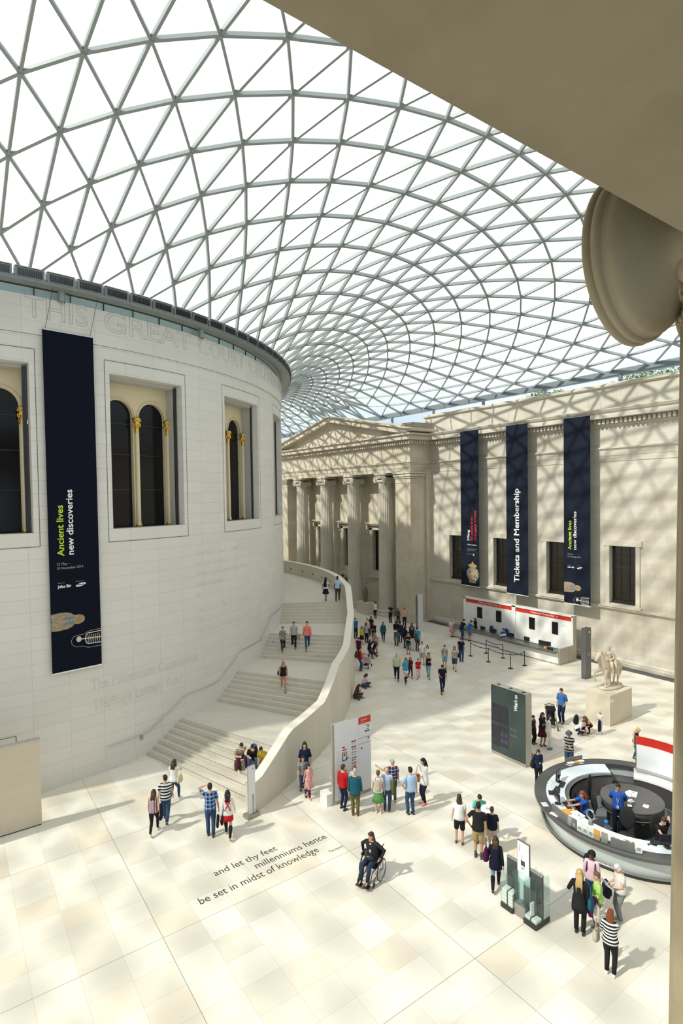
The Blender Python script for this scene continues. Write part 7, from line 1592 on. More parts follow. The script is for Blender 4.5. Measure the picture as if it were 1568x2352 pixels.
def carry(root, kind, off, label, c, name=None, rz=0, sc=1.0):
    """a bag or thing carried by a person, placed from that person's frame"""
    a = root.rotation_euler.z; L = root.location; x = L.x+off[0]*math.cos(a)-off[1]*math.sin(a); y = L.y+off[0]*math.sin(a)+off[1]*math.cos(a); z = L.z+off[2]
    m = cloth('bag_%d_%d_%d' % tuple(int(q*99) for q in c), c)
    if kind == 'backpack':
        t = thing('backpack', label, 'backpack', (x,y,z), a+rz); b = MB(); oring(b, [(Vector((0,0,zz))*sc, Vector((1,0,0)), Vector((0,1,0)), rx*sc, ry*sc) for zz, rx, ry in ((-.22,.10,.06),(-.20,.14,.085),(-.05,.155,.10),(.10,.145,.09),(.19,.11,.07),(.23,.05,.03))], 14); b.build('bag_body', m, t, True)
        b = MB(); oring(b, [(Vector((0,-.085,zz))*sc, Vector((1,0,0)), Vector((0,1,0)), rx*sc, .045*sc) for zz, rx in ((-.18,.08),(-.14,.105),(-.02,.105),(.02,.08))], 12); b.build('front_pocket', m, t, True)
        b = MB(); b.tube([(-.03*sc,0,.21*sc),(0,0,.27*sc),(.03*sc,0,.21*sc)], .01, 6); b.build('grab_loop', m, t)
    elif kind == 'handbag':
        t = thing('handbag', label, 'bag', (x,y,z), a+rz); b = MB(); oring(b, [(Vector((0,0,zz))*sc, Vector((1,0,0)), Vector((0,1,0)), rx*sc, ry*sc) for zz, rx, ry in ((-.14,.07,.13),(-.12,.085,.17),(0,.08,.17),(.10,.045,.14),(.13,.02,.11))], 14); b.build('bag_body', m, t, True)
        b = MB(); b.tube([(0,-.10*sc,.11*sc),(0,-.06*sc,.34*sc),(0,0,.42*sc),(0,.06*sc,.34*sc),(0,.10*sc,.11*sc)], .010, 6); b.build('handle', m, t, True)
    elif kind == 'case':
        t = thing('instrument_case', label, 'case', (x,y,z), a+rz); b = MB(); oring(b, [(Vector((0,zz,0))*sc, Vector((1,0,0)), Vector((0,0,1)), .05*sc, ry*sc) for zz, ry in ((-.28,.08),(-.26,.12),(-.1,.13),(.1,.11),(.24,.10),(.27,.06))], 12); b.build('case_body', m, t, True); b = MB(); b.tube([(0,-.06,.12),(0,-.04,.16),(0,.04,.16),(0,.06,.12)], .01, 6); b.build('handle', m, t)
    elif kind == 'shopping':
        t = thing('carrier_bag', label, 'bag', (x,y,z), a+rz); b = MB(); b.add([(-.10,-.05,-.3),(.10,-.05,-.3),(.10,.05,-.3),(-.10,.05,-.3),(-.12,-.03,0),(.12,-.03,0),(.12,.03,0),(-.12,.03,0)],[(0,3,2,1),(0,1,5,4),(1,2,6,5),(2,3,7,6),(3,0,4,7)]); b.build('bag_body', m, t)
        b = MB()
        for q in (-.03,.03): b.tube([(-.05,q,0),(-.03,q,.09),(.03,q,.09),(.05,q,0)], .005, 5)
        b.build('handle', m, t)
    elif kind == 'jacket':
        b = MB(); oring(b, [(Vector((0,0,zz)), Vector((1,0,0)), Vector((0,1,0)), rx, ry) for zz, rx, ry in ((.10,.04,.07),(.06,.06,.10),(-.1,.07,.13),(-.3,.075,.15),(-.42,.05,.12))], 12); t = b.build(name or 'folded_jacket', m, None, True, (x,y,z), a+rz); tag(t, label, 'jacket')
    elif kind == 'paper':
        t = None; b = MB(); b.obox((0,0,0), Vector((1,0,0)), Vector((0,.75,.66)), Vector((0,-.66,.75)), .15*sc, .11*sc, .003); b.obox((0,-.01,.01), Vector((1,0,0)), Vector((0,.70,.71)), Vector((0,-.71,.70)), .14*sc, .10*sc, .002); t = b.build(name or 'map_leaflet', M_paper, None, False, (x,y,z), a+rz); tag(t, label, 'leaflet')
        q = MB(); q.obox((.04,-.004,.016), Vector((1,0,0)), Vector((0,.75,.66)), Vector((0,-.66,.75)), .05*sc, .03*sc, .004); q.build('print', M_tg, t)
    elif kind == 'phone':
        b = MB(); b.obox((0,0,0), Vector((1,0,0)), Vector((0,.5,.86)), Vector((0,-.86,.5)), .036, .07, .005); t = b.build('mobile_phone', M_black, None, False, (x,y,z), a+rz); tag(t, label, 'phone')
    return t
def stroller(x, y, rz, label, c):
    t = thing('stroller', label, 'stroller', (x,y,0), rz); M = cloth('stroller_%d' % int(c[0]*100+c[2]*10), c)
    f = MB()
    for sx in (-.22,.22): f.tube([(sx,-.38,1.02),(sx,-.2,.62),(sx,.35,.10)], .014, 6); f.tube([(sx,.12,.55),(sx,-.32,.10)], .014, 6)
    f.tube([(-.22,-.38,1.02),(0,-.42,1.05),(.22,-.38,1.02)], .018, 6); f.tube([(-.22,.0,.34),(.22,.0,.34)], .012, 6); f.build('stroller_frame', M_dark, t, True)
    s_ = MB(); s_.obox((0,.0,.42), Vector((1,0,0)), Vector((0,1,.15)).normalized(), Vector((0,-.15,1)).normalized(), .19,.18,.03); s_.obox((0,-.2,.66), Vector((1,0,0)), Vector((0,.35,-.93)).normalized(), Vector((0,.93,.35)).normalized(), .19,.26,.03); s_.build('seat', M, t)
    h = MB(); h.lathe([(.24,-.2),(.26,-.19),(.26,.19),(.24,.2)], (0,-.16,.78), 14, a0=rad(20), a1=rad(175), axis='x'); h.build('canopy', M, t, True)
    for sx in (-.22,.22):
        for y_ in (.36,-.33):
            w = MB(); w.lathe([(.03,-.02),(.085,-.02),(.095,0),(.085,.02),(.03,.02)], (sx,y_,.095), 16, axis='x'); w.build('wheel', M_black, t, True)
    b = MB(); b.box(-.15,.15,-.25,.05,.18,.28); b.build('basket', M_black, t)
    return t
# ---------------------------------------------------------------- the visitors
a = person('person with long brown hair in a striped sleeveless top and black trousers, seen from behind', 4.33, -27.10, 0.00, -0.55, 1.56, top=cloth('thinvert', (0.07, 0.07, 0.075), (0.72, 0.52, 0.58), 'vert', 0.05), bot=cloth('black', (0.015, 0.015, 0.017)), shoes=(0.75, 0.75, 0.74), pose='walk2', sleeve='tank', cut='slim', hair='long', hc='brown', fem=True)
carry(a, 'jacket', (0.24, 0.02, 0.92), 'dark jacket hanging over the arm of the person in black trousers', (0.01, 0.013, 0.03))
person('person in a bold black and white striped tee and blue jeans walking toward the stairs', 4.89, -26.64, 0.00, -0.44, 1.71, top=cloth('boldstripe', (0.015, 0.015, 0.017), (0.75, 0.75, 0.74), 'stripe', 0.1), bot=cloth('jean', (0.035, 0.075, 0.15)), shoes=(0.07, 0.07, 0.075), pose='walk', hair='short', hc='black', hy=0.5)
a = person('person with long brown hair in a white tee carrying a cream shoulder bag', 5.58, -25.50, 0.00, -0.84, 1.65, top=cloth('white', (0.75, 0.75, 0.74)), bot=cloth('jean', (0.035, 0.075, 0.15)), shoes=(0.75, 0.75, 0.74), pose='walk2', cut='slim', hair='long', hc='brown', fem=True, hr=(0.05, 0.15, 1.38), er=(1, 0.2, -0.5))
carry(a, 'handbag', (0.26, 0.0, 0.95), 'cream shoulder bag on the arm of the person in white by the stairs', (0.62, 0.54, 0.36))
person('person in a blue plaid shirt and jeans with one hand raised to the head', 5.86, -28.40, 0.00, -0.41, 1.82, top=cloth('blueplaid', (0.012, 0.022, 0.06), (0.05, 0.15, 0.42), 'plaid', 0.13, (0.42, 0.55, 0.75)), bot=cloth('jean', (0.035, 0.075, 0.15)), pose='headhand', hair='short', hc='black')
a = person('person with long black hair in a red pinafore over a white top and black tights', 6.30, -28.85, 0.00, -0.44, 1.64, top=cloth('white', (0.75, 0.75, 0.74)), bot=cloth('red', (0.5, 0.015, 0.02)), shoes=(0.42, 0.31, 0.15), pose='walk', sleeve='long', cut='mini', hair='vlong', hc='black', fem=True, socks=('blk', 'high', (0.015, 0.015, 0.017)))
g = MB(); g.tube([(-.10,-.13,1.36),(0,-.145,1.2),(.10,-.135,1.0)], .018, 6); g.tube([(.10,-.13,1.36),(0,-.145,1.2),(-.10,-.135,1.0)], .018, 6); g.build('pinafore_straps', cloth('red', (0.5, 0.015, 0.02)), a, True)
carry(a, 'case', (-0.34, 0.02, 0.62), 'black instrument case carried beside the red pinafore', (0.015, 0.015, 0.017))
carry(a, 'jacket', (-0.2, 0.05, 0.9), 'black jacket over the arm beside the instrument case', (0.015, 0.015, 0.017))
a = person('seated person on the steps in a green striped polo, chin on one hand', 8.44, -25.22, 0.45, 2.92, 1.76, top=cloth('yelstripe', (0.66, 0.63, 0.56), (0.13, 0.12, 0.04), 'stripe', 0.06), bot=cloth('purple', (0.08, 0.01, 0.06)), shoes=(0.75, 0.75, 0.74), pose='sitchin', cut='slim', hair='short', hc='black')
a = person('seated person on the steps in a black tee, face hidden in one hand', 8.89, -25.65, 0.45, 2.55, 1.74, top=cloth('black', (0.015, 0.015, 0.017)), bot=cloth('jean', (0.035, 0.075, 0.15)), shoes=(0.07, 0.07, 0.075), pose='sitchin', hair='short', hc='black', hl=(-0.03, 0.46, 0.93))
carry(a, 'backpack', (0.0, -0.02, 0.72), 'blue backpack worn by the seated person in the black tee on the steps', (0.05, 0.15, 0.42))
person('seated person in a yellow tee and shorts leaning against the stair parapet', 9.21, -26.00, 0.45, 2.23, 1.60, top=cloth('yellow', (0.65, 0.5, 0.03)), bot=cloth('khaki', (0.42, 0.31, 0.15)), pose='sitchin', cut='shorts', hair='short', hc='black')
bp = carry(a, 'backpack', (.62,.30,.24), 'worn brown backpack standing on the steps beside the seated group', (0.1, 0.045, 0.02))
person('person with dark wavy hair in a dark blue blouse behind the child in pink', 10.21, -27.54, 0.00, 2.68, 1.80, top=cloth('navy', (0.012, 0.022, 0.06)), bot=cloth('black', (0.015, 0.015, 0.017)), sleeve='half', hair='long', hc='black', fem=True, pose='contra')
a = person('person in a grey striped top and jeans walking beside the parapet wall', 9.85, -27.93, 0.00, 2.74, 1.53, top=cloth('greystripe', (0.07, 0.07, 0.075), (0.38, 0.39, 0.4), 'stripe', 0.045), bot=cloth('jean', (0.035, 0.075, 0.15)), pose='walk', sleeve='half', cut='slim', hair='long', hc='black', fem=True, hl=(-0.18, 0.22, 1.05))
carry(a, 'handbag', (-0.24, 0.06, 1.05), 'small grey bag on the arm of the person in the grey striped top', (0.38, 0.39, 0.4), sc=0.7)
person('child in a red and white checked dress with coral shoes walking forward', 9.89, -28.28, 0.00, 3.03, 1.31, top=cloth('pinkcheck', (0.75, 0.22, 0.18), (0.72, 0.52, 0.58), 'plaid', 0.06), bot=cloth('pinkcheck', (0.75, 0.22, 0.18), (0.72, 0.52, 0.58), 'plaid', 0.06), shoes=(0.75, 0.22, 0.18), pose='walk2', sleeve='cap', cut='skirt', hair='bob', hc='black', fem=True, socks=('mv', 'high', (0.14, 0.01, 0.025)))
person('person in a red cardigan and navy trousers studying the floor plan sign', 10.43, -29.78, 0.00, -1.31, 1.68, top=cloth('red', (0.5, 0.015, 0.02)), bot=cloth('navy', (0.012, 0.022, 0.06)), pose='contra', sleeve='long', cut='slim', hair='short', hc='brown', collar=cloth('white', (0.75, 0.75, 0.74)))
person('grey haired person in a teal blue jacket and mustard trousers facing the sign', 10.56, -30.38, 0.00, -0.67, 1.71, top=cloth('teal', (0.015, 0.1, 0.14)), bot=cloth('olive', (0.13, 0.12, 0.04)), shoes=(0.1, 0.045, 0.02), sleeve='long', hair='short', hc='grey', fat=0.18, hem=0.82)
person('person half hidden behind the grey haired visitor at the floor plan sign', 11.02, -29.74, 0.00, 2.68, 1.47, top=cloth('offw', (0.66, 0.63, 0.56)), bot=cloth('taupe', (0.16, 0.12, 0.07)), sleeve='long', hair='bob', hc='mid', fem=True, fat=0.1)
a = person('person with short brown hair in a white tee and green skirt seen from behind', 11.32, -30.77, 0.00, -0.75, 1.58, top=cloth('white', (0.75, 0.75, 0.74)), bot=cloth('green', (0.12, 0.3, 0.1)), shoes=(0.75, 0.75, 0.74), sleeve='cap', cut='skirt', hair='short', hc='mid', fem=True, straps=('bg', (0.45, 0.41, 0.33)))
carry(a, 'backpack', (0.0, -0.2, 1.1), 'small beige backpack worn above a green skirt', (0.45, 0.41, 0.33), sc=0.85)
a = person('grey haired person in a pale blue shirt carrying an olive coat over the shoulder', 11.68, -30.83, 0.00, -0.73, 1.59, top=cloth('lblue', (0.42, 0.55, 0.75)), bot=cloth('jean', (0.035, 0.075, 0.15)), shoes=(0.1, 0.045, 0.02), sleeve='long', hair='bald', hc='grey')
carry(a, 'jacket', (0.22, -0.05, 1.1), 'olive green coat carried over the shoulder beside the green skirt', (0.13, 0.12, 0.04), name='olive_coat')
person('person in a red and blue plaid shirt pointing to the left with an outstretched arm', 12.23, -30.51, 0.00, -0.53, 1.62, top=cloth('redplaid', (0.012, 0.022, 0.06), (0.1, 0.012, 0.02), 'plaid', 0.12, (0.42, 0.55, 0.75)), bot=cloth('dgrey', (0.07, 0.07, 0.075)), shoes=(0.42, 0.31, 0.15), pose='point', hl=(-0.62, -0.05, 1.52), hair='short', hc='grey', fat=0.15)
person('person in a pale blue shirt and dark jeans with a hand in the pocket', 12.20, -31.54, 0.00, -0.38, 1.74, top=cloth('lblue', (0.42, 0.55, 0.75)), bot=cloth('jean', (0.035, 0.075, 0.15)), pose='hip', sleeve='half', cut='long', hair='short', hc='black', fat=0.12)
a = person('person with long dark hair in a white cardigan and dark trousers looking down', 13.10, -31.31, 0.00, 1.42, 1.74, top=cloth('white', (0.75, 0.75, 0.74)), bot=cloth('dnavy', (0.01, 0.013, 0.03)), shoes=(0.75, 0.22, 0.18), pose='arms', sleeve='long', hem=0.78, cut='slim', hair='long', hc='black', fem=True)
carry(a, 'handbag', (0.22, 0.1, 0.95), 'orange brown leather handbag carried by the person in the white cardigan', (0.32, 0.11, 0.02), sc=1.1)
person('person in a white tee and long black shorts with a strap across the back', 12.33, -33.75, 0.00, -0.85, 1.64, top=cloth('white', (0.75, 0.75, 0.74)), bot=cloth('black', (0.015, 0.015, 0.017)), shoes=(0.1, 0.045, 0.02), pose='contra', cut='shorts', hair='bob', hc='brown', fem=True, fat=0.15)
person('person in a mint green tee looking down at a map with the group', 12.97, -34.07, 0.00, 2.46, 1.63, top=cloth('mint', (0.1, 0.52, 0.44)), bot=cloth('grey', (0.2, 0.21, 0.22)), pose='read', hair='short', hc='black')
person('person in a black tee and khaki cargo shorts with one hand on the hip', 12.25, -34.64, 0.00, -0.99, 1.77, top=cloth('black', (0.015, 0.015, 0.017)), bot=cloth('khaki', (0.42, 0.31, 0.15)), shoes=(0.07, 0.07, 0.075), pose='hip', cut='shorts', hair='short', hc='black', sk='tan', lean=0.1, socks=('dk', 'low', (0.07, 0.07, 0.075)))
a = person('tall person in a navy tee and pale shorts holding a carrier bag', 12.88, -34.67, 0.00, -0.91, 1.45, top=cloth('dnavy', (0.01, 0.013, 0.03)), bot=cloth('stone', (0.45, 0.41, 0.33)), shoes=(0.75, 0.75, 0.74), pose='stand', cut='shorts', hair='short', hc='brown', fat=0.15)
carry(a, 'shopping', (-0.27, 0.05, 0.78), 'small white carrier bag held by the tall person in navy', (0.75, 0.75, 0.74), sc=0.8)
carry(a, 'paper', (-0.18, 0.32, 1.2), 'white map held open in the middle of the group of four', (0.75, 0.75, 0.74), sc=1.2)
a = person('person with long dark hair in a navy jacket, pale jeans and black boots walking away', 11.57, -35.89, 0.00, -0.95, 1.57, top=cloth('dnavy', (0.01, 0.013, 0.03)), bot=cloth('ljean', (0.22, 0.34, 0.48)), shoes=(0.015, 0.015, 0.017), pose='walk2', sleeve='long', hem=0.74, cut='slim', hair='long', hc='brown', fem=True, fat=0.12, socks=('bt', 'high', (0.015, 0.015, 0.017)))
carry(a, 'handbag', (-0.27, -0.02, 1.02), 'large dark shoulder bag carried by the person in the navy jacket', (0.08, 0.01, 0.06), sc=1.15)
a = person('person with long blond hair in a long black cardigan and flared trousers', 11.98, -38.30, 0.00, -1.15, 1.71, top=cloth('black', (0.015, 0.015, 0.017)), bot=cloth('black', (0.015, 0.015, 0.017)), sleeve='long', hem=0.66, hair='vlong', hc='blond', fem=True, hl=(-0.18, 0.26, 1.22), pose='stand')
carry(a, 'handbag', (0.28, -0.06, 0.98), 'blue cloth shoulder bag beside the long blond hair', (0.015, 0.1, 0.14))
carry(a, 'paper', (-0.12, 0.34, 1.32), 'open map held up in front of the blond haired person', (0.75, 0.75, 0.74), sc=1.2)
a = person('person with curly black hair in a pale pink shirt in front of the desk glass', 13.14, -37.95, 0.00, 1.90, 1.59, top=cloth('lpink', (0.72, 0.52, 0.58)), bot=cloth('jean', (0.035, 0.075, 0.15)), sleeve='long', hair='afro', hc='black', sk='dark', fem=True, fat=0.12, collar=cloth('pink', (0.7, 0.3, 0.38)), straps=('nv', (0.01, 0.013, 0.03)))
carry(a, 'backpack', (0.12, -0.24, 1.12), 'dark backpack on the shoulder of the person in the pink shirt', (0.01, 0.013, 0.03))
a = person('person with short brown hair in a lime green sweater looking to the left', 12.49, -38.50, 0.00, 0.79, 1.55, top=cloth('lgreen', (0.38, 0.62, 0.16)), bot=cloth('taupe', (0.16, 0.12, 0.07)), shoes=(0.38, 0.39, 0.4), sleeve='long', hair='short', hc='mid', fem=True, fat=0.12, hl=(-0.12, 0.26, 1.1))
carry(a, 'jacket', (-0.22, 0.16, 0.92), 'purple jacket held between the black and the green clothed visitors', (0.08, 0.01, 0.06), name='purple_jacket')
carry(a, 'backpack', (-0.28, 0.1, 0.66), 'white and navy backpack hanging below the purple jacket', (0.66, 0.63, 0.56), sc=0.9)
a = person('white haired person in a pink and white striped polo reading a leaflet', 13.27, -38.69, 0.00, 1.02, 1.57, top=cloth('lilacstripe', (0.66, 0.63, 0.56), (0.55, 0.48, 0.58), 'thin', 0.07), bot=cloth('grey', (0.2, 0.21, 0.22)), shoes=(0.38, 0.39, 0.4), pose='read', hair='curly', hc='white', fat=0.22)
carry(a, 'paper', (-0.08, 0.44, 1.12), 'large folded leaflet held by the white haired person', (0.75, 0.75, 0.74), sc=1.3)
carry(a, 'backpack', (0.16, 0.3, 0.8), 'navy and white backpack hanging from the arm of the white haired person', (0.01, 0.013, 0.03))
a = person('red haired person in a black and white striped top, black trousers and white shoes', 11.39, -39.46, 0.00, -1.24, 1.59, top=cloth('zebra', (0.015, 0.015, 0.017), (0.75, 0.75, 0.74), 'stripe', 0.075), bot=cloth('black', (0.015, 0.015, 0.017)), shoes=(0.75, 0.75, 0.74), sleeve='half', hair='bob', hc='red', fem=True, fat=0.12, hl=(-0.14, 0.26, 1.12), hr=(-0.02, 0.28, 1.1), hp=0.2)
carry(a, 'handbag', (-0.34, 0.14, 0.78), 'pale beige handbag hanging at the side of the red haired person', (0.45, 0.41, 0.33), sc=0.95)
a = person('person with glasses in a navy cardigan over a white collar carrying a black bag', 17.64, -33.02, 0.00, 2.37, 1.47, top=cloth('navy', (0.012, 0.022, 0.06)), bot=cloth('black', (0.015, 0.015, 0.017)), shoes=(0.42, 0.31, 0.15), sleeve='long', hem=0.84, hair='bob', hc='brown', fem=True, pose='phone', collar=cloth('white', (0.75, 0.75, 0.74)))
carry(a, 'handbag', (0.22, 0.0, 0.85), 'black handbag beside the navy cardigan at the round desk', (0.015, 0.015, 0.017))
person('person in a grey hat and a dark striped polo shirt holding a camera', 19.59, -33.12, 0.00, 2.00, 1.70, top=cloth('hatstripe', (0.015, 0.015, 0.017), (0.38, 0.39, 0.4), 'stripe', 0.12), bot=cloth('jean', (0.035, 0.075, 0.15)), shoes=(0.015, 0.015, 0.017), hair='short', hc='grey', hat=('g', (0.1, 0.11, 0.12)), pose='arms', hp=0.3)
person('person dressed all in white with blue shoes beside the red skirt', 20.72, -31.36, 0.00, -2.45, 1.56, top=cloth('white', (0.75, 0.75, 0.74)), bot=cloth('white', (0.75, 0.75, 0.74)), shoes=(0.05, 0.15, 0.42), cut='long', hair='bob', hc='black', fem=True, pose='arms')
person('person in a black top and dark red skirt behind the person in white', 20.81, -30.98, 0.00, 2.79, 1.55, top=cloth('black', (0.015, 0.015, 0.017)), bot=cloth('dred', (0.1, 0.012, 0.02)), cut='skirt', hair='long', hc='black', fem=True, pose='arms', sk='tan')
person('person in dark clothes mostly hidden behind the dark green board', 20.64, -30.61, 0.00, -3.04, 1.32, top=cloth('darkflor', (0.015, 0.015, 0.017), (0.07, 0.07, 0.075), 'floral', 14), bot=cloth('black', (0.015, 0.015, 0.017)), hair='short', hc='black')
person('person in a cornflower blue shirt standing behind a stroller', 23.80, -30.02, 0.00, 1.72, 1.77, top=cloth('sblue', (0.05, 0.15, 0.42)), bot=cloth('navy', (0.012, 0.022, 0.06)), shoes=(0.1, 0.045, 0.02), sleeve='half', hair='short', hc='brown', hl=(-0.22, 0.22, 1.0), hp=0.3)
stroller(22.83, -30.08, 2.40, 'black stroller facing away beside the person in the cornflower shirt', (0.015, 0.015, 0.017))
a = person('person in a white tee crouching near the stone plinth with a dark backpack', 23.16, -31.34, 0.00, -3.11, 1.50, top=cloth('white', (0.75, 0.75, 0.74)), bot=cloth('navy', (0.012, 0.022, 0.06)), shoes=(0.38, 0.39, 0.4), pose='crouch', hair='short', hc='brown')
carry(a, 'backpack', (0, -0.13, 0.7), 'large dark backpack on the back of the crouching person in white', (0.015, 0.015, 0.017))
person('person with long fair brown hair crouching in jeans beside the plinth group', 23.82, -31.41, 0.00, 1.68, 1.62, top=cloth('tanb', (0.32, 0.11, 0.02)), bot=cloth('dnavy', (0.01, 0.013, 0.03)), pose='crouch', sleeve='tank', hair='long', hc='mid', fem=True)
a = person('child in white with a long plait standing at the corner of the plinth', 24.04, -31.90, 0.00, 1.92, 1.12, top=cloth('white', (0.75, 0.75, 0.74)), bot=cloth('white', (0.75, 0.75, 0.74)), shoes=(0.42, 0.55, 0.75), cut='slim', hair='pony', hc='blond', fem=True, pose='arms')
carry(a, 'jacket', (0.0, 0.16, 0.62), 'navy jacket tied round the waist of the child in white', (0.01, 0.013, 0.03), name='tied_jacket')
person('person with a hair bun in a black tank top behind the red band', 22.91, -34.18, 0.00, 3.09, 1.43, top=cloth('black', (0.015, 0.015, 0.017)), bot=cloth('jean', (0.035, 0.075, 0.15)), sleeve='tank', cut='slim', hair='bun', hc='blond', fem=True, hp=0.9, pose='contra')
a = person('person in a black tank top and pink shorts walking down the lower stairs', 12.66, -21.49, 1.65, 2.72, 1.61, top=cloth('black', (0.015, 0.015, 0.017)), bot=cloth('coral', (0.75, 0.22, 0.18)), shoes=(0.07, 0.07, 0.075), pose='walk', sleeve='tank', cut='short', hair='bob', hc='blond', fem=True, sk='tan')
carry(a, 'handbag', (0.25, 0.0, 0.95), 'small black bag at the hip of the person in pink shorts', (0.015, 0.015, 0.017), sc=0.7)
a = person('person in a grey patterned tunic and black trousers walking down the stairs, leftmost of three', 14.96, -17.40, 2.40, 2.68, 1.51, top=cloth('greyflor', (0.38, 0.39, 0.4), (0.07, 0.07, 0.075), 'floral', 22), bot=cloth('black', (0.015, 0.015, 0.017)), pose='walk2', sleeve='half', hem=0.82, cut='slim', hair='short', hc='black', fem=True, far=True)
a = person('person in a grey tee with a dark print walking down the stairs, middle of three', 15.58, -17.62, 2.55, 2.70, 1.60, top=cloth('lgrey', (0.38, 0.39, 0.4)), bot=cloth('black', (0.015, 0.015, 0.017)), shoes=(0.1, 0.045, 0.02), pose='walk', hair='short', hc='black', far=True)
carry(a, 'shopping', (-0.27, 0.05, 0.8), 'brown paper bag carried by the person in the grey tee on the stairs', (0.42, 0.31, 0.15))
person('person in a coral cardigan over a white top walking down the stairs, rightmost of three', 16.01, -18.45, 2.55, 2.59, 1.71, top=cloth('coral', (0.75, 0.22, 0.18)), bot=cloth('jean', (0.035, 0.075, 0.15)), pose='walk2', sleeve='long', cut='slim', hair='bun', hc='brown', fem=True, collar=cloth('white', (0.75, 0.75, 0.74)), far=True)
a = person('dark haired person in a white top and dark skirt on the upper landing', 20.63, -13.54, 4.20, -0.76, 1.67, top=cloth('white', (0.75, 0.75, 0.74)), bot=cloth('dnavy', (0.01, 0.013, 0.03)), pose='walk', cut='skirt', hair='long', hc='black', fem=True, sk='tan', straps=('b2', (0.015, 0.015, 0.017)), far=True)
carry(a, 'backpack', (0, -0.2, 1.15), 'small dark backpack on the person in the skirt on the upper landing', (0.01, 0.013, 0.03), sc=0.8)
person('person in a pale blue shirt and grey trousers walking on the upper landing', 21.18, -14.21, 4.20, -0.75, 1.77, top=cloth('lblue', (0.42, 0.55, 0.75)), bot=cloth('dgrey', (0.07, 0.07, 0.075)), pose='walk2', sleeve='half', hair='short', hc='black', sk='dark', far=True)
person('heavy set person in a pale green polo and dark trousers walking toward the viewer', 21.64, -19.90, 0.00, 2.52, 1.71, top=cloth('pgreen', (0.45, 0.58, 0.4)), bot=cloth('dnavy', (0.01, 0.013, 0.03)), pose='walk', hair='bald', hc='white', fat=0.3, far=True)
person('person in a turquoise top, white mini skirt and black tights in the walking group', 21.71, -20.68, 0.00, 2.59, 1.57, top=cloth('cyan', (0.04, 0.32, 0.48)), bot=cloth('white', (0.75, 0.75, 0.74)), pose='walk2', sleeve='half', cut='mini', hair='bob', hc='black', fem=True, socks=('b1', 'high', (0.015, 0.015, 0.017)), hl=(-0.05, 0.12, 1.6), far=True)
person('person in a dark red and blue top half behind the turquoise top', 22.59, -20.11, 0.00, 2.67, 1.34, top=cloth('dred', (0.1, 0.012, 0.02)), bot=cloth('black', (0.015, 0.015, 0.017)), sleeve='half', cut='slim', hair='long', hc='mid', fem=True, pose='walk', far=True)
person('child in a red top and pink patterned leggings in the walking group', 22.87, -20.54, 0.00, 2.39, 1.28, top=cloth('red', (0.5, 0.015, 0.02)), bot=cloth('pinkflor', (0.7, 0.3, 0.38), (0.75, 0.75, 0.74), 'floral', 30), cut='slim', hair='short', hc='black', fem=True, pose='walk2', far=True)
person('person in a black tank top and light blue jeans in the walking group', 23.44, -20.88, 0.00, 2.29, 1.63, top=cloth('black', (0.015, 0.015, 0.017)), bot=cloth('ljean', (0.22, 0.34, 0.48)), sleeve='tank', cut='slim', hair='bob', hc='black', fem=True, pose='walk', hl=(-0.08, 0.22, 1.15), far=True)
person('person in a dark navy tee and navy trousers walking alone looking at a phone', 22.20, -23.30, 0.00, 2.44, 1.72, top=cloth('dnavy', (0.01, 0.013, 0.03)), bot=cloth('navy', (0.012, 0.022, 0.06)), cut='slim', hair='short', hc='black', pose='walk2', hp=0.4, sk='tan', hr=(0.12, 0.28, 1.05), far=True)
person('young person in a grey tee and denim shorts with backpack straps', 25.73, -20.05, 0.00, 2.35, 1.53, top=cloth('lgrey', (0.38, 0.39, 0.4)), bot=cloth('ljean', (0.22, 0.34, 0.48)), cut='shorts', hair='short', hc='black', straps=('b3', (0.015, 0.015, 0.017)), far=True)
a = person('person in a navy and white striped tank and denim shorts with a black bag', 25.90, -20.78, 0.00, 2.33, 1.62, top=cloth('tankstripe', (0.012, 0.022, 0.06), (0.75, 0.75, 0.74), 'stripe', 0.07), bot=cloth('jean', (0.035, 0.075, 0.15)), sleeve='tank', cut='shorts', hair='long', hc='mid', fem=True, pose='walk', far=True)
carry(a, 'handbag', (-0.27, 0, 1.0), 'black bag on the shoulder of the person in the striped tank', (0.015, 0.015, 0.017))
person('person in a navy polo and blue jeans seen from behind near the barrier posts', 27.61, -19.78, 0.00, -1.09, 1.68, top=cloth('dnavy', (0.01, 0.013, 0.03)), bot=cloth('jean', (0.035, 0.075, 0.15)), hair='short', hc='red', far=True)
person('person in a navy top and jeans at the left end of the ticket counter', 32.05, -15.83, 0.00, -1.61, 1.70, top=cloth('dnavy', (0.01, 0.013, 0.03)), bot=cloth('jean', (0.035, 0.075, 0.15)), cut='slim', hair='short', hc='black', pose='lean', far=True)
person('person in a bright blue tee and grey shorts leaning on the ticket counter', 32.28, -16.35, 0.00, -1.89, 1.66, top=cloth('blue', (0.02, 0.12, 0.42)), bot=cloth('grey', (0.2, 0.21, 0.22)), cut='shorts', hair='short', hc='black', pose='lean', far=True)
a = person('person in a pink top, magenta skirt and sun hat near the ticket counter end', 32.09, -14.63, 0.00, -1.33, 1.52, top=cloth('lpink', (0.72, 0.52, 0.58)), bot=cloth('pink', (0.7, 0.3, 0.38)), cut='skirt', hair='bob', hc='grey', fem=True, hat=('pk', (0.7, 0.3, 0.38)), far=True)
carry(a, 'backpack', (0, -0.22, 1.1), 'cream backpack on the person in the pink sun hat', (0.62, 0.54, 0.36), sc=0.8)
a = person('person in a white polo and grey shorts with a shoulder strap in the crowd', 25.22, -18.41, 0.00, 2.59, 1.54, top=cloth('white', (0.75, 0.75, 0.74)), bot=cloth('lgrey', (0.38, 0.39, 0.4)), cut='shorts', hair='short', hc='black', pose='walk', far=True)
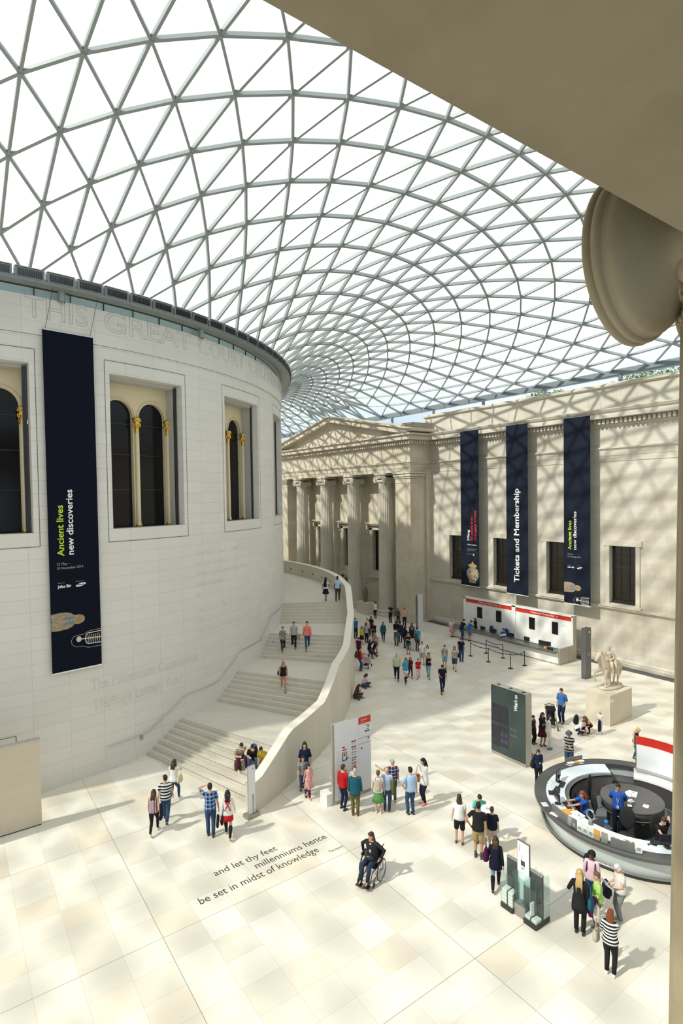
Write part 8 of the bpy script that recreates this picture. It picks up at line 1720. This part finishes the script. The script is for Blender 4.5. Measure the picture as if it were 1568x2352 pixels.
person('person in a loose white top standing beside the white polo in the crowd', 25.11, -19.07, 0.00, 2.20, 1.42, top=cloth('white', (0.75, 0.75, 0.74)), bot=cloth('lgrey', (0.38, 0.39, 0.4)), sleeve='half', hair='long', hc='brown', fem=True, far=True)
a = person('person in a cyan tee with a dark backpack seen from the side in the crowd', 27.04, -15.99, 0.00, -1.10, 1.83, top=cloth('cyan', (0.04, 0.32, 0.48)), bot=cloth('dgrey', (0.07, 0.07, 0.075)), hair='short', hc='brown', straps=('b4', (0.01, 0.013, 0.03)), far=True)
carry(a, 'backpack', (0, -0.24, 1.15), 'dark grey backpack worn over the cyan tee in the crowd', (0.07, 0.07, 0.075))
person('person in a black tank top and teal skirt in the middle of the crowd', 26.07, -16.10, 0.00, 2.41, 1.62, top=cloth('black', (0.015, 0.015, 0.017)), bot=cloth('teal', (0.015, 0.1, 0.14)), sleeve='tank', cut='midi', hair='bob', hc='black', fem=True, pose='arms', far=True)
a = person('person in black with a dark backpack left of the teal skirt', 26.89, -14.81, 0.00, -1.25, 1.68, top=cloth('black', (0.015, 0.015, 0.017)), bot=cloth('dgrey', (0.07, 0.07, 0.075)), hair='long', hc='black', fem=True, far=True)
carry(a, 'backpack', (0, -0.24, 1.15), 'navy backpack on the person in black left of the teal skirt', (0.01, 0.013, 0.03))
person('person in a black top and white jeans behind the teal skirt', 26.98, -15.49, 0.00, 2.58, 1.79, top=cloth('black', (0.015, 0.015, 0.017)), bot=cloth('white', (0.75, 0.75, 0.74)), cut='slim', hair='long', hc='black', fem=True, far=True)
person('person in dark clothes behind the white jeans in the crowd', 27.97, -14.40, 0.00, 2.40, 1.69, top=cloth('dgrey', (0.07, 0.07, 0.075)), bot=cloth('dgrey', (0.07, 0.07, 0.075)), hair='long', hc='brown', fem=True, sk='tan', far=True)
a = person('person with a map in patterned trousers near the portico corner', 26.97, -13.77, 0.00, 2.08, 1.95, top=cloth('dnavy', (0.01, 0.013, 0.03)), bot=cloth('darkplaid', (0.07, 0.07, 0.075), (0.012, 0.022, 0.06), 'plaid', 0.1, (0.38, 0.39, 0.4)), hair='short', hc='black', sk='dark', pose='read', far=True)
carry(a, 'paper', (0, 0.4, 1.18), 'white map held by the person in patterned trousers', (0.75, 0.75, 0.74), sc=1.3)
person('person in a navy sweatshirt standing behind the patterned trousers', 27.69, -13.36, 0.00, -0.89, 1.68, top=cloth('navy', (0.012, 0.022, 0.06)), bot=cloth('jean', (0.035, 0.075, 0.15)), sleeve='long', hair='short', hc='black', fat=0.15, far=True)
person('person in a teal black coat and black trousers walking through the crowd', 26.91, -12.22, 0.00, 2.45, 1.57, top=cloth('teal', (0.015, 0.1, 0.14)), bot=cloth('black', (0.015, 0.015, 0.017)), sleeve='long', hem=0.72, cut='slim', hair='long', hc='black', fem=True, pose='walk', fat=0.12, far=True)
person('person in a peach shirt and dark trousers standing with crossed arms by the portico', 31.68, -9.40, 0.00, 2.42, 1.62, top=cloth('peach', (0.72, 0.36, 0.24)), bot=cloth('black', (0.015, 0.015, 0.017)), sleeve='long', hair='short', hc='black', pose='arms', far=True)
a = person('person in a navy shirt reading a paper at the foot of the column', 31.62, -7.59, 0.00, 1.92, 1.64, top=cloth('navy', (0.012, 0.022, 0.06)), bot=cloth('dnavy', (0.01, 0.013, 0.03)), hair='bald', hc='black', sk='tan', pose='read', far=True)
carry(a, 'paper', (0, 0.4, 1.18), 'paper held by the reader at the foot of the column', (0.75, 0.75, 0.74))
person('person with very long dark hair near the column reader', 31.79, -8.40, 0.00, 2.78, 1.41, top=cloth('dgrey', (0.07, 0.07, 0.075)), bot=cloth('black', (0.015, 0.015, 0.017)), sleeve='long', hair='vlong', hc='black', fem=True, sk='tan', far=True)
person('person in a white top and black trousers standing by the small plinth', 31.68, -5.31, 0.00, 1.94, 1.60, top=cloth('white', (0.75, 0.75, 0.74)), bot=cloth('black', (0.015, 0.015, 0.017)), cut='slim', hair='long', hc='black', fem=True, pose='arms', far=True)
person('person in a royal blue top at the edge of the stair parapet', 25.76, -10.08, 0.00, 3.03, 1.67, top=cloth('blue', (0.02, 0.12, 0.42)), bot=cloth('navy', (0.012, 0.022, 0.06)), hair='short', hc='black', far=True)
person('person in a mustard yellow top and black skirt in the far left crowd', 25.03, -11.90, 0.00, 2.32, 1.43, top=cloth('yellow', (0.65, 0.5, 0.03)), bot=cloth('black', (0.015, 0.015, 0.017)), cut='skirt', hair='long', hc='black', fem=True, pose='arms', far=True)
person('person in a pale grey shirt seen from behind in the far left crowd', 25.53, -11.80, 0.00, -1.01, 1.58, top=cloth('lgrey', (0.38, 0.39, 0.4)), bot=cloth('dnavy', (0.01, 0.013, 0.03)), hair='short', hc='black', sk='dark', far=True)
person('person in a dusty pink top behind the pale shirt in the far left crowd', 26.59, -10.57, 0.00, 2.48, 1.60, top=cloth('lpink', (0.72, 0.52, 0.58)), bot=cloth('dgrey', (0.07, 0.07, 0.075)), sleeve='long', hair='short', hc='black', fem=True, far=True)
person('person with black hair and a black top at the back of the far left crowd', 27.19, -10.32, 0.00, 2.47, 1.65, top=cloth('black', (0.015, 0.015, 0.017)), bot=cloth('black', (0.015, 0.015, 0.017)), hair='long', hc='black', fem=True, far=True)
person('bald person in a navy tee and khaki trousers in the far left crowd', 26.10, -12.08, 0.00, 2.12, 1.62, top=cloth('dnavy', (0.01, 0.013, 0.03)), bot=cloth('taupe', (0.16, 0.12, 0.07)), hair='bald', hc='grey', pose='arms', far=True)
person('person in a floral pink shirt pushing a stroller in the far left crowd', 24.38, -14.47, 0.00, 1.77, 1.64, top=cloth('pkfloral', (0.72, 0.52, 0.58), (0.14, 0.01, 0.025), 'floral', 18), bot=cloth('stone', (0.45, 0.41, 0.33)), sleeve='half', cut='shorts', hair='short', hc='red', fem=True, pose='lean', far=True)
stroller(23.55, -14.96, 1.20, 'black stroller pushed by the person in the floral shirt', (0.01, 0.013, 0.03))
person('person in a navy hooded top and jeans walking beside the black stroller', 23.03, -15.37, 0.00, -2.06, 1.43, top=cloth('dnavy', (0.01, 0.013, 0.03)), bot=cloth('navy', (0.012, 0.022, 0.06)), shoes=(0.1, 0.045, 0.02), sleeve='long', cut='slim', hair='long', hc='brown', fem=True, pose='walk', far=True)
person('person in a dark maroon top close to the parapet wall', 22.52, -14.82, 0.00, -1.17, 1.55, top=cloth('purple', (0.08, 0.01, 0.06)), bot=cloth('dnavy', (0.01, 0.013, 0.03)), hair='short', hc='red', far=True)
a = person('person in a red jacket and jeans with a dark backpack close to the parapet wall', 20.90, -17.09, 0.00, -1.87, 1.59, top=cloth('red', (0.5, 0.015, 0.02)), bot=cloth('jean', (0.035, 0.075, 0.15)), sleeve='long', hair='short', hc='black', far=True)
carry(a, 'backpack', (0, -0.24, 1.12), 'dark backpack on the red jacket by the parapet wall', (0.07, 0.07, 0.075))
stroller(21.71, -16.76, -1.00, 'pale pink stroller beside the person in the red jacket', (0.72, 0.52, 0.58))
a = person('person in a dusty pink top sitting on the floor reading by the parapet wall', 19.20, -19.63, 0.00, -2.92, 1.68, top=cloth('lpink', (0.72, 0.52, 0.58)), bot=cloth('jean', (0.035, 0.075, 0.15)), pose='floor', sleeve='long', hair='long', hc='brown', fem=True, far=True)
carry(a, 'paper', (0.02, 0.42, 0.5), 'white page read by the person sitting on the floor', (0.75, 0.75, 0.74), sc=0.8)
a = person('person in a brown cardigan sitting on the floor looking at a phone', 17.68, -20.87, 0.00, -2.73, 1.66, top=cloth('brown', (0.1, 0.045, 0.02)), bot=cloth('dgrey', (0.07, 0.07, 0.075)), pose='floor', sleeve='long', hair='long', hc='brown', fem=True, far=True)
carry(a, 'phone', (0.02, 0.36, 0.52), 'phone held by the person sitting in the brown cardigan', (0.015, 0.015, 0.017))
carry(a, 'shopping', (-0.28, 0.1, 0.32), 'white carrier bag standing beside the person sitting in the brown cardigan', (0.75, 0.75, 0.74))
# attendants
a = person('attendant in a royal blue shirt seated at the round desk reaching for the keyboard', *dp(146,1.66), 0.012, rad(146)-PI/2, 1.68, pose='sitwork', top=cloth('staffblue', (.025,.10,.42)), sleeve='half', bot=cloth('dnavy', (.01,.013,.03)), hair='long', hc='red', fem=True, hl=(-.16,.62,.90), hr=(.18,.56,.90))
a = person('attendant in a royal blue shirt standing with hands behind the back at the round table', 16.95, -36.63, 0.012, rad(205)-PI/2, 1.78, pose='back', top=cloth('staffblue', (.025,.10,.42)), sleeve='half', bot=cloth('dnavy', (.01,.013,.03)), hair='short', hc='black', sk='tan', hp=.2)
m = MB(); m.tube([(-.06,.08,1.46),(-.02,.15,1.2),(0,.165,1.08),(.02,.15,1.2),(.06,.08,1.46)], .006, 5); m.box(-.035,.035,.165,.172,.98,1.08); m.build('lanyard_and_badge', mat('badge_white', (.7,.7,.7), .5), a)
a = person('attendant in a black tee seated at the round desk beside a monitor', *dp(236,1.62), 0.012, rad(236)-PI/2, 1.76, pose='sitwork', top=cloth('black', (.015,.015,.017)), bot=cloth('black', (.015,.015,.017)), hair='short', hc='brown', hp=.35, hl=(-.10,.28,1.30), hr=(.18,.58,.90))
person('clerk in a blue shirt sitting behind the ticket counter', 33.36, -18.88, 0, PI/2, 1.72, pose='sitwork', top=cloth('staffblue', (.025,.10,.42)), bot=cloth('dnavy', (.01,.013,.03)), hair='short', hc='black', far=True)
person('clerk with long hair standing behind the ticket counter opposite the blue tee', 33.35, -16.0, 0, PI/2, 1.62, pose='arms', top=cloth('black', (.015,.015,.017)), bot=cloth('dnavy', (.01,.013,.03)), hair='long', hc='mid', fem=True, far=True)
person('dark haired person with only the top of the head showing at the lower edge', .25, -38.25, 0, -.6, 1.72, pose='walk', top=cloth('dnavy', (.01,.013,.03)), bot=cloth('jean', (.035,.075,.15)), hair='short', hc='black')
# wheelchair and its user
WX, WY_, WR = 8.95, -33.35, rad(205)-PI/2
def wheelchair():
    t = thing('wheelchair', 'wheelchair with silver hand rims and black seat on the open floor', 'wheelchair', (WX,WY_,0), WR)
    for sx in (-.30,.30):
        w = MB(); w.tube([(sx, -.08+.30*math.cos(q), .305+.30*math.sin(q)) for q in np.linspace(0,2*PI,41)[:-1]], .016, 6, closed=True); o = w.build('tyre', M_black, t, True)
        w = MB(); s2 = sx*1.09; w.tube([(s2, -.08+.27*math.cos(q), .305+.27*math.sin(q)) for q in np.linspace(0,2*PI,41)[:-1]], .010, 6, closed=True)
        w.build('hand_rim', mat('chrome', (.6,.6,.6), .2, .9), t, True)
        w = MB()
        for k in range(18):
            q = 2*PI*k/18; w.tube([(sx,-.08,.305),(sx,-.08+.29*math.cos(q+.2),.305+.29*math.sin(q+.2))], .003, 4)
        w.lathe([(0,-.03),(.03,-.03),(.03,.03),(0,.03)], (sx,-.08,.305), 12, axis='x'); w.build('spokes', MATS['chrome'], t)
        c = MB(); c.lathe([(.0,-.015),(.07,-.015),(.08,0),(.07,.015),(0,.015)], (sx*.85,.36,.08), 16, axis='x'); c.build('front_castor', M_black, t, True)
        f = MB(); f.tube([(sx*.85,.36,.09),(sx*.85,.34,.24),(sx*.85,-.2,.26)], .014, 6); f.tube([(sx*.85,-.26,.2),(sx*.85,-.26,.92),(sx*.85,-.36,.94)], .014, 6); f.tube([(sx*.85,-.25,.48),(sx*.85,.24,.48),(sx*.7,.34,.44),(sx*.6,.52,.12)], .014, 6); f.tube([(sx*.9,-.22,.68),(sx*.9,.10,.68),(sx*.9,.12,.5)], .014, 6)
        f.build('side_frame', M_dark, t, True)
        f = MB(); f.obox((sx*.42,.56,.11), Vector((1,0,0)), Vector((0,1,0)), Vector((0,0,1)), .09,.08,.01); f.build('footplate', M_dark, t)
        f = MB(); f.obox((sx*.95,-.06,.695), Vector((1,0,0)), Vector((0,1,0)), Vector((0,0,1)), .03,.15,.018); f.build('armrest', M_black, t)
    s = MB(); s.box(-.24,.24,-.24,.22,.46,.51); s.build('seat', M_black, t); s = MB(); s.box(-.24,.24,-.28,-.25,.5,.88); s.build('backrest', M_black, t)
    s = MB(); s.tube([(-.25,-.1,.3),(.25,-.1,.3)], .014, 6); s.build('cross_bar', M_dark, t)
wheelchair()
a = person('person in a dark suit jacket and white shirt sitting in the wheelchair', WX+.06*math.sin(WR), WY_-.06*math.cos(WR), .0, WR, 1.74, pose='seated', pz=.60, fl=(-.11,.56,.20), fr=(.11,.56,.20), hl=(-.32,.10,.72), hr=(.33,-.06,.66), el=(-1,-.5,.4), er=(1,-.5,.4), lean=.05, top=cloth('suit', (.02,.022,.026)), sleeve='long', bot=cloth('suitjean', (.02,.035,.07)), shoes=(.012,.01,.01), hair='bob', hc='brown', hy=-.5, hp=.1, fat=.08)
m = MB(); oring(m, [(Vector((0,.105,.80)), Vector((1,0,0)), Vector((0,1,0)), .05,.05),(Vector((0,.10,.95)), Vector((1,0,0)), Vector((0,1,0)), .06,.045),(Vector((0,.085,1.10)), Vector((1,0,0)), Vector((0,1,0)), .055,.04)], 12); m.build('shirt_front', cloth('white', (.75,.75,.74)), a, True)
t = thing('waist_bag', 'black bag resting on the lap of the person in the wheelchair', 'bag', (WX,WY_,.70), WR); m = MB(); oring(m, [(Vector((0,.16,zz)), Vector((1,0,0)), Vector((0,1,0)), rx, .08) for zz, rx in ((-.02,.10),(0,.15),(.07,.15),(.10,.10))], 12); m.build('bag_body', M_black, t, True)
m = MB(); m.tube([(-.12,.16,.09),(0,.1,.14),(.12,.16,.09)], .01, 6); m.build('handle', M_black, t)
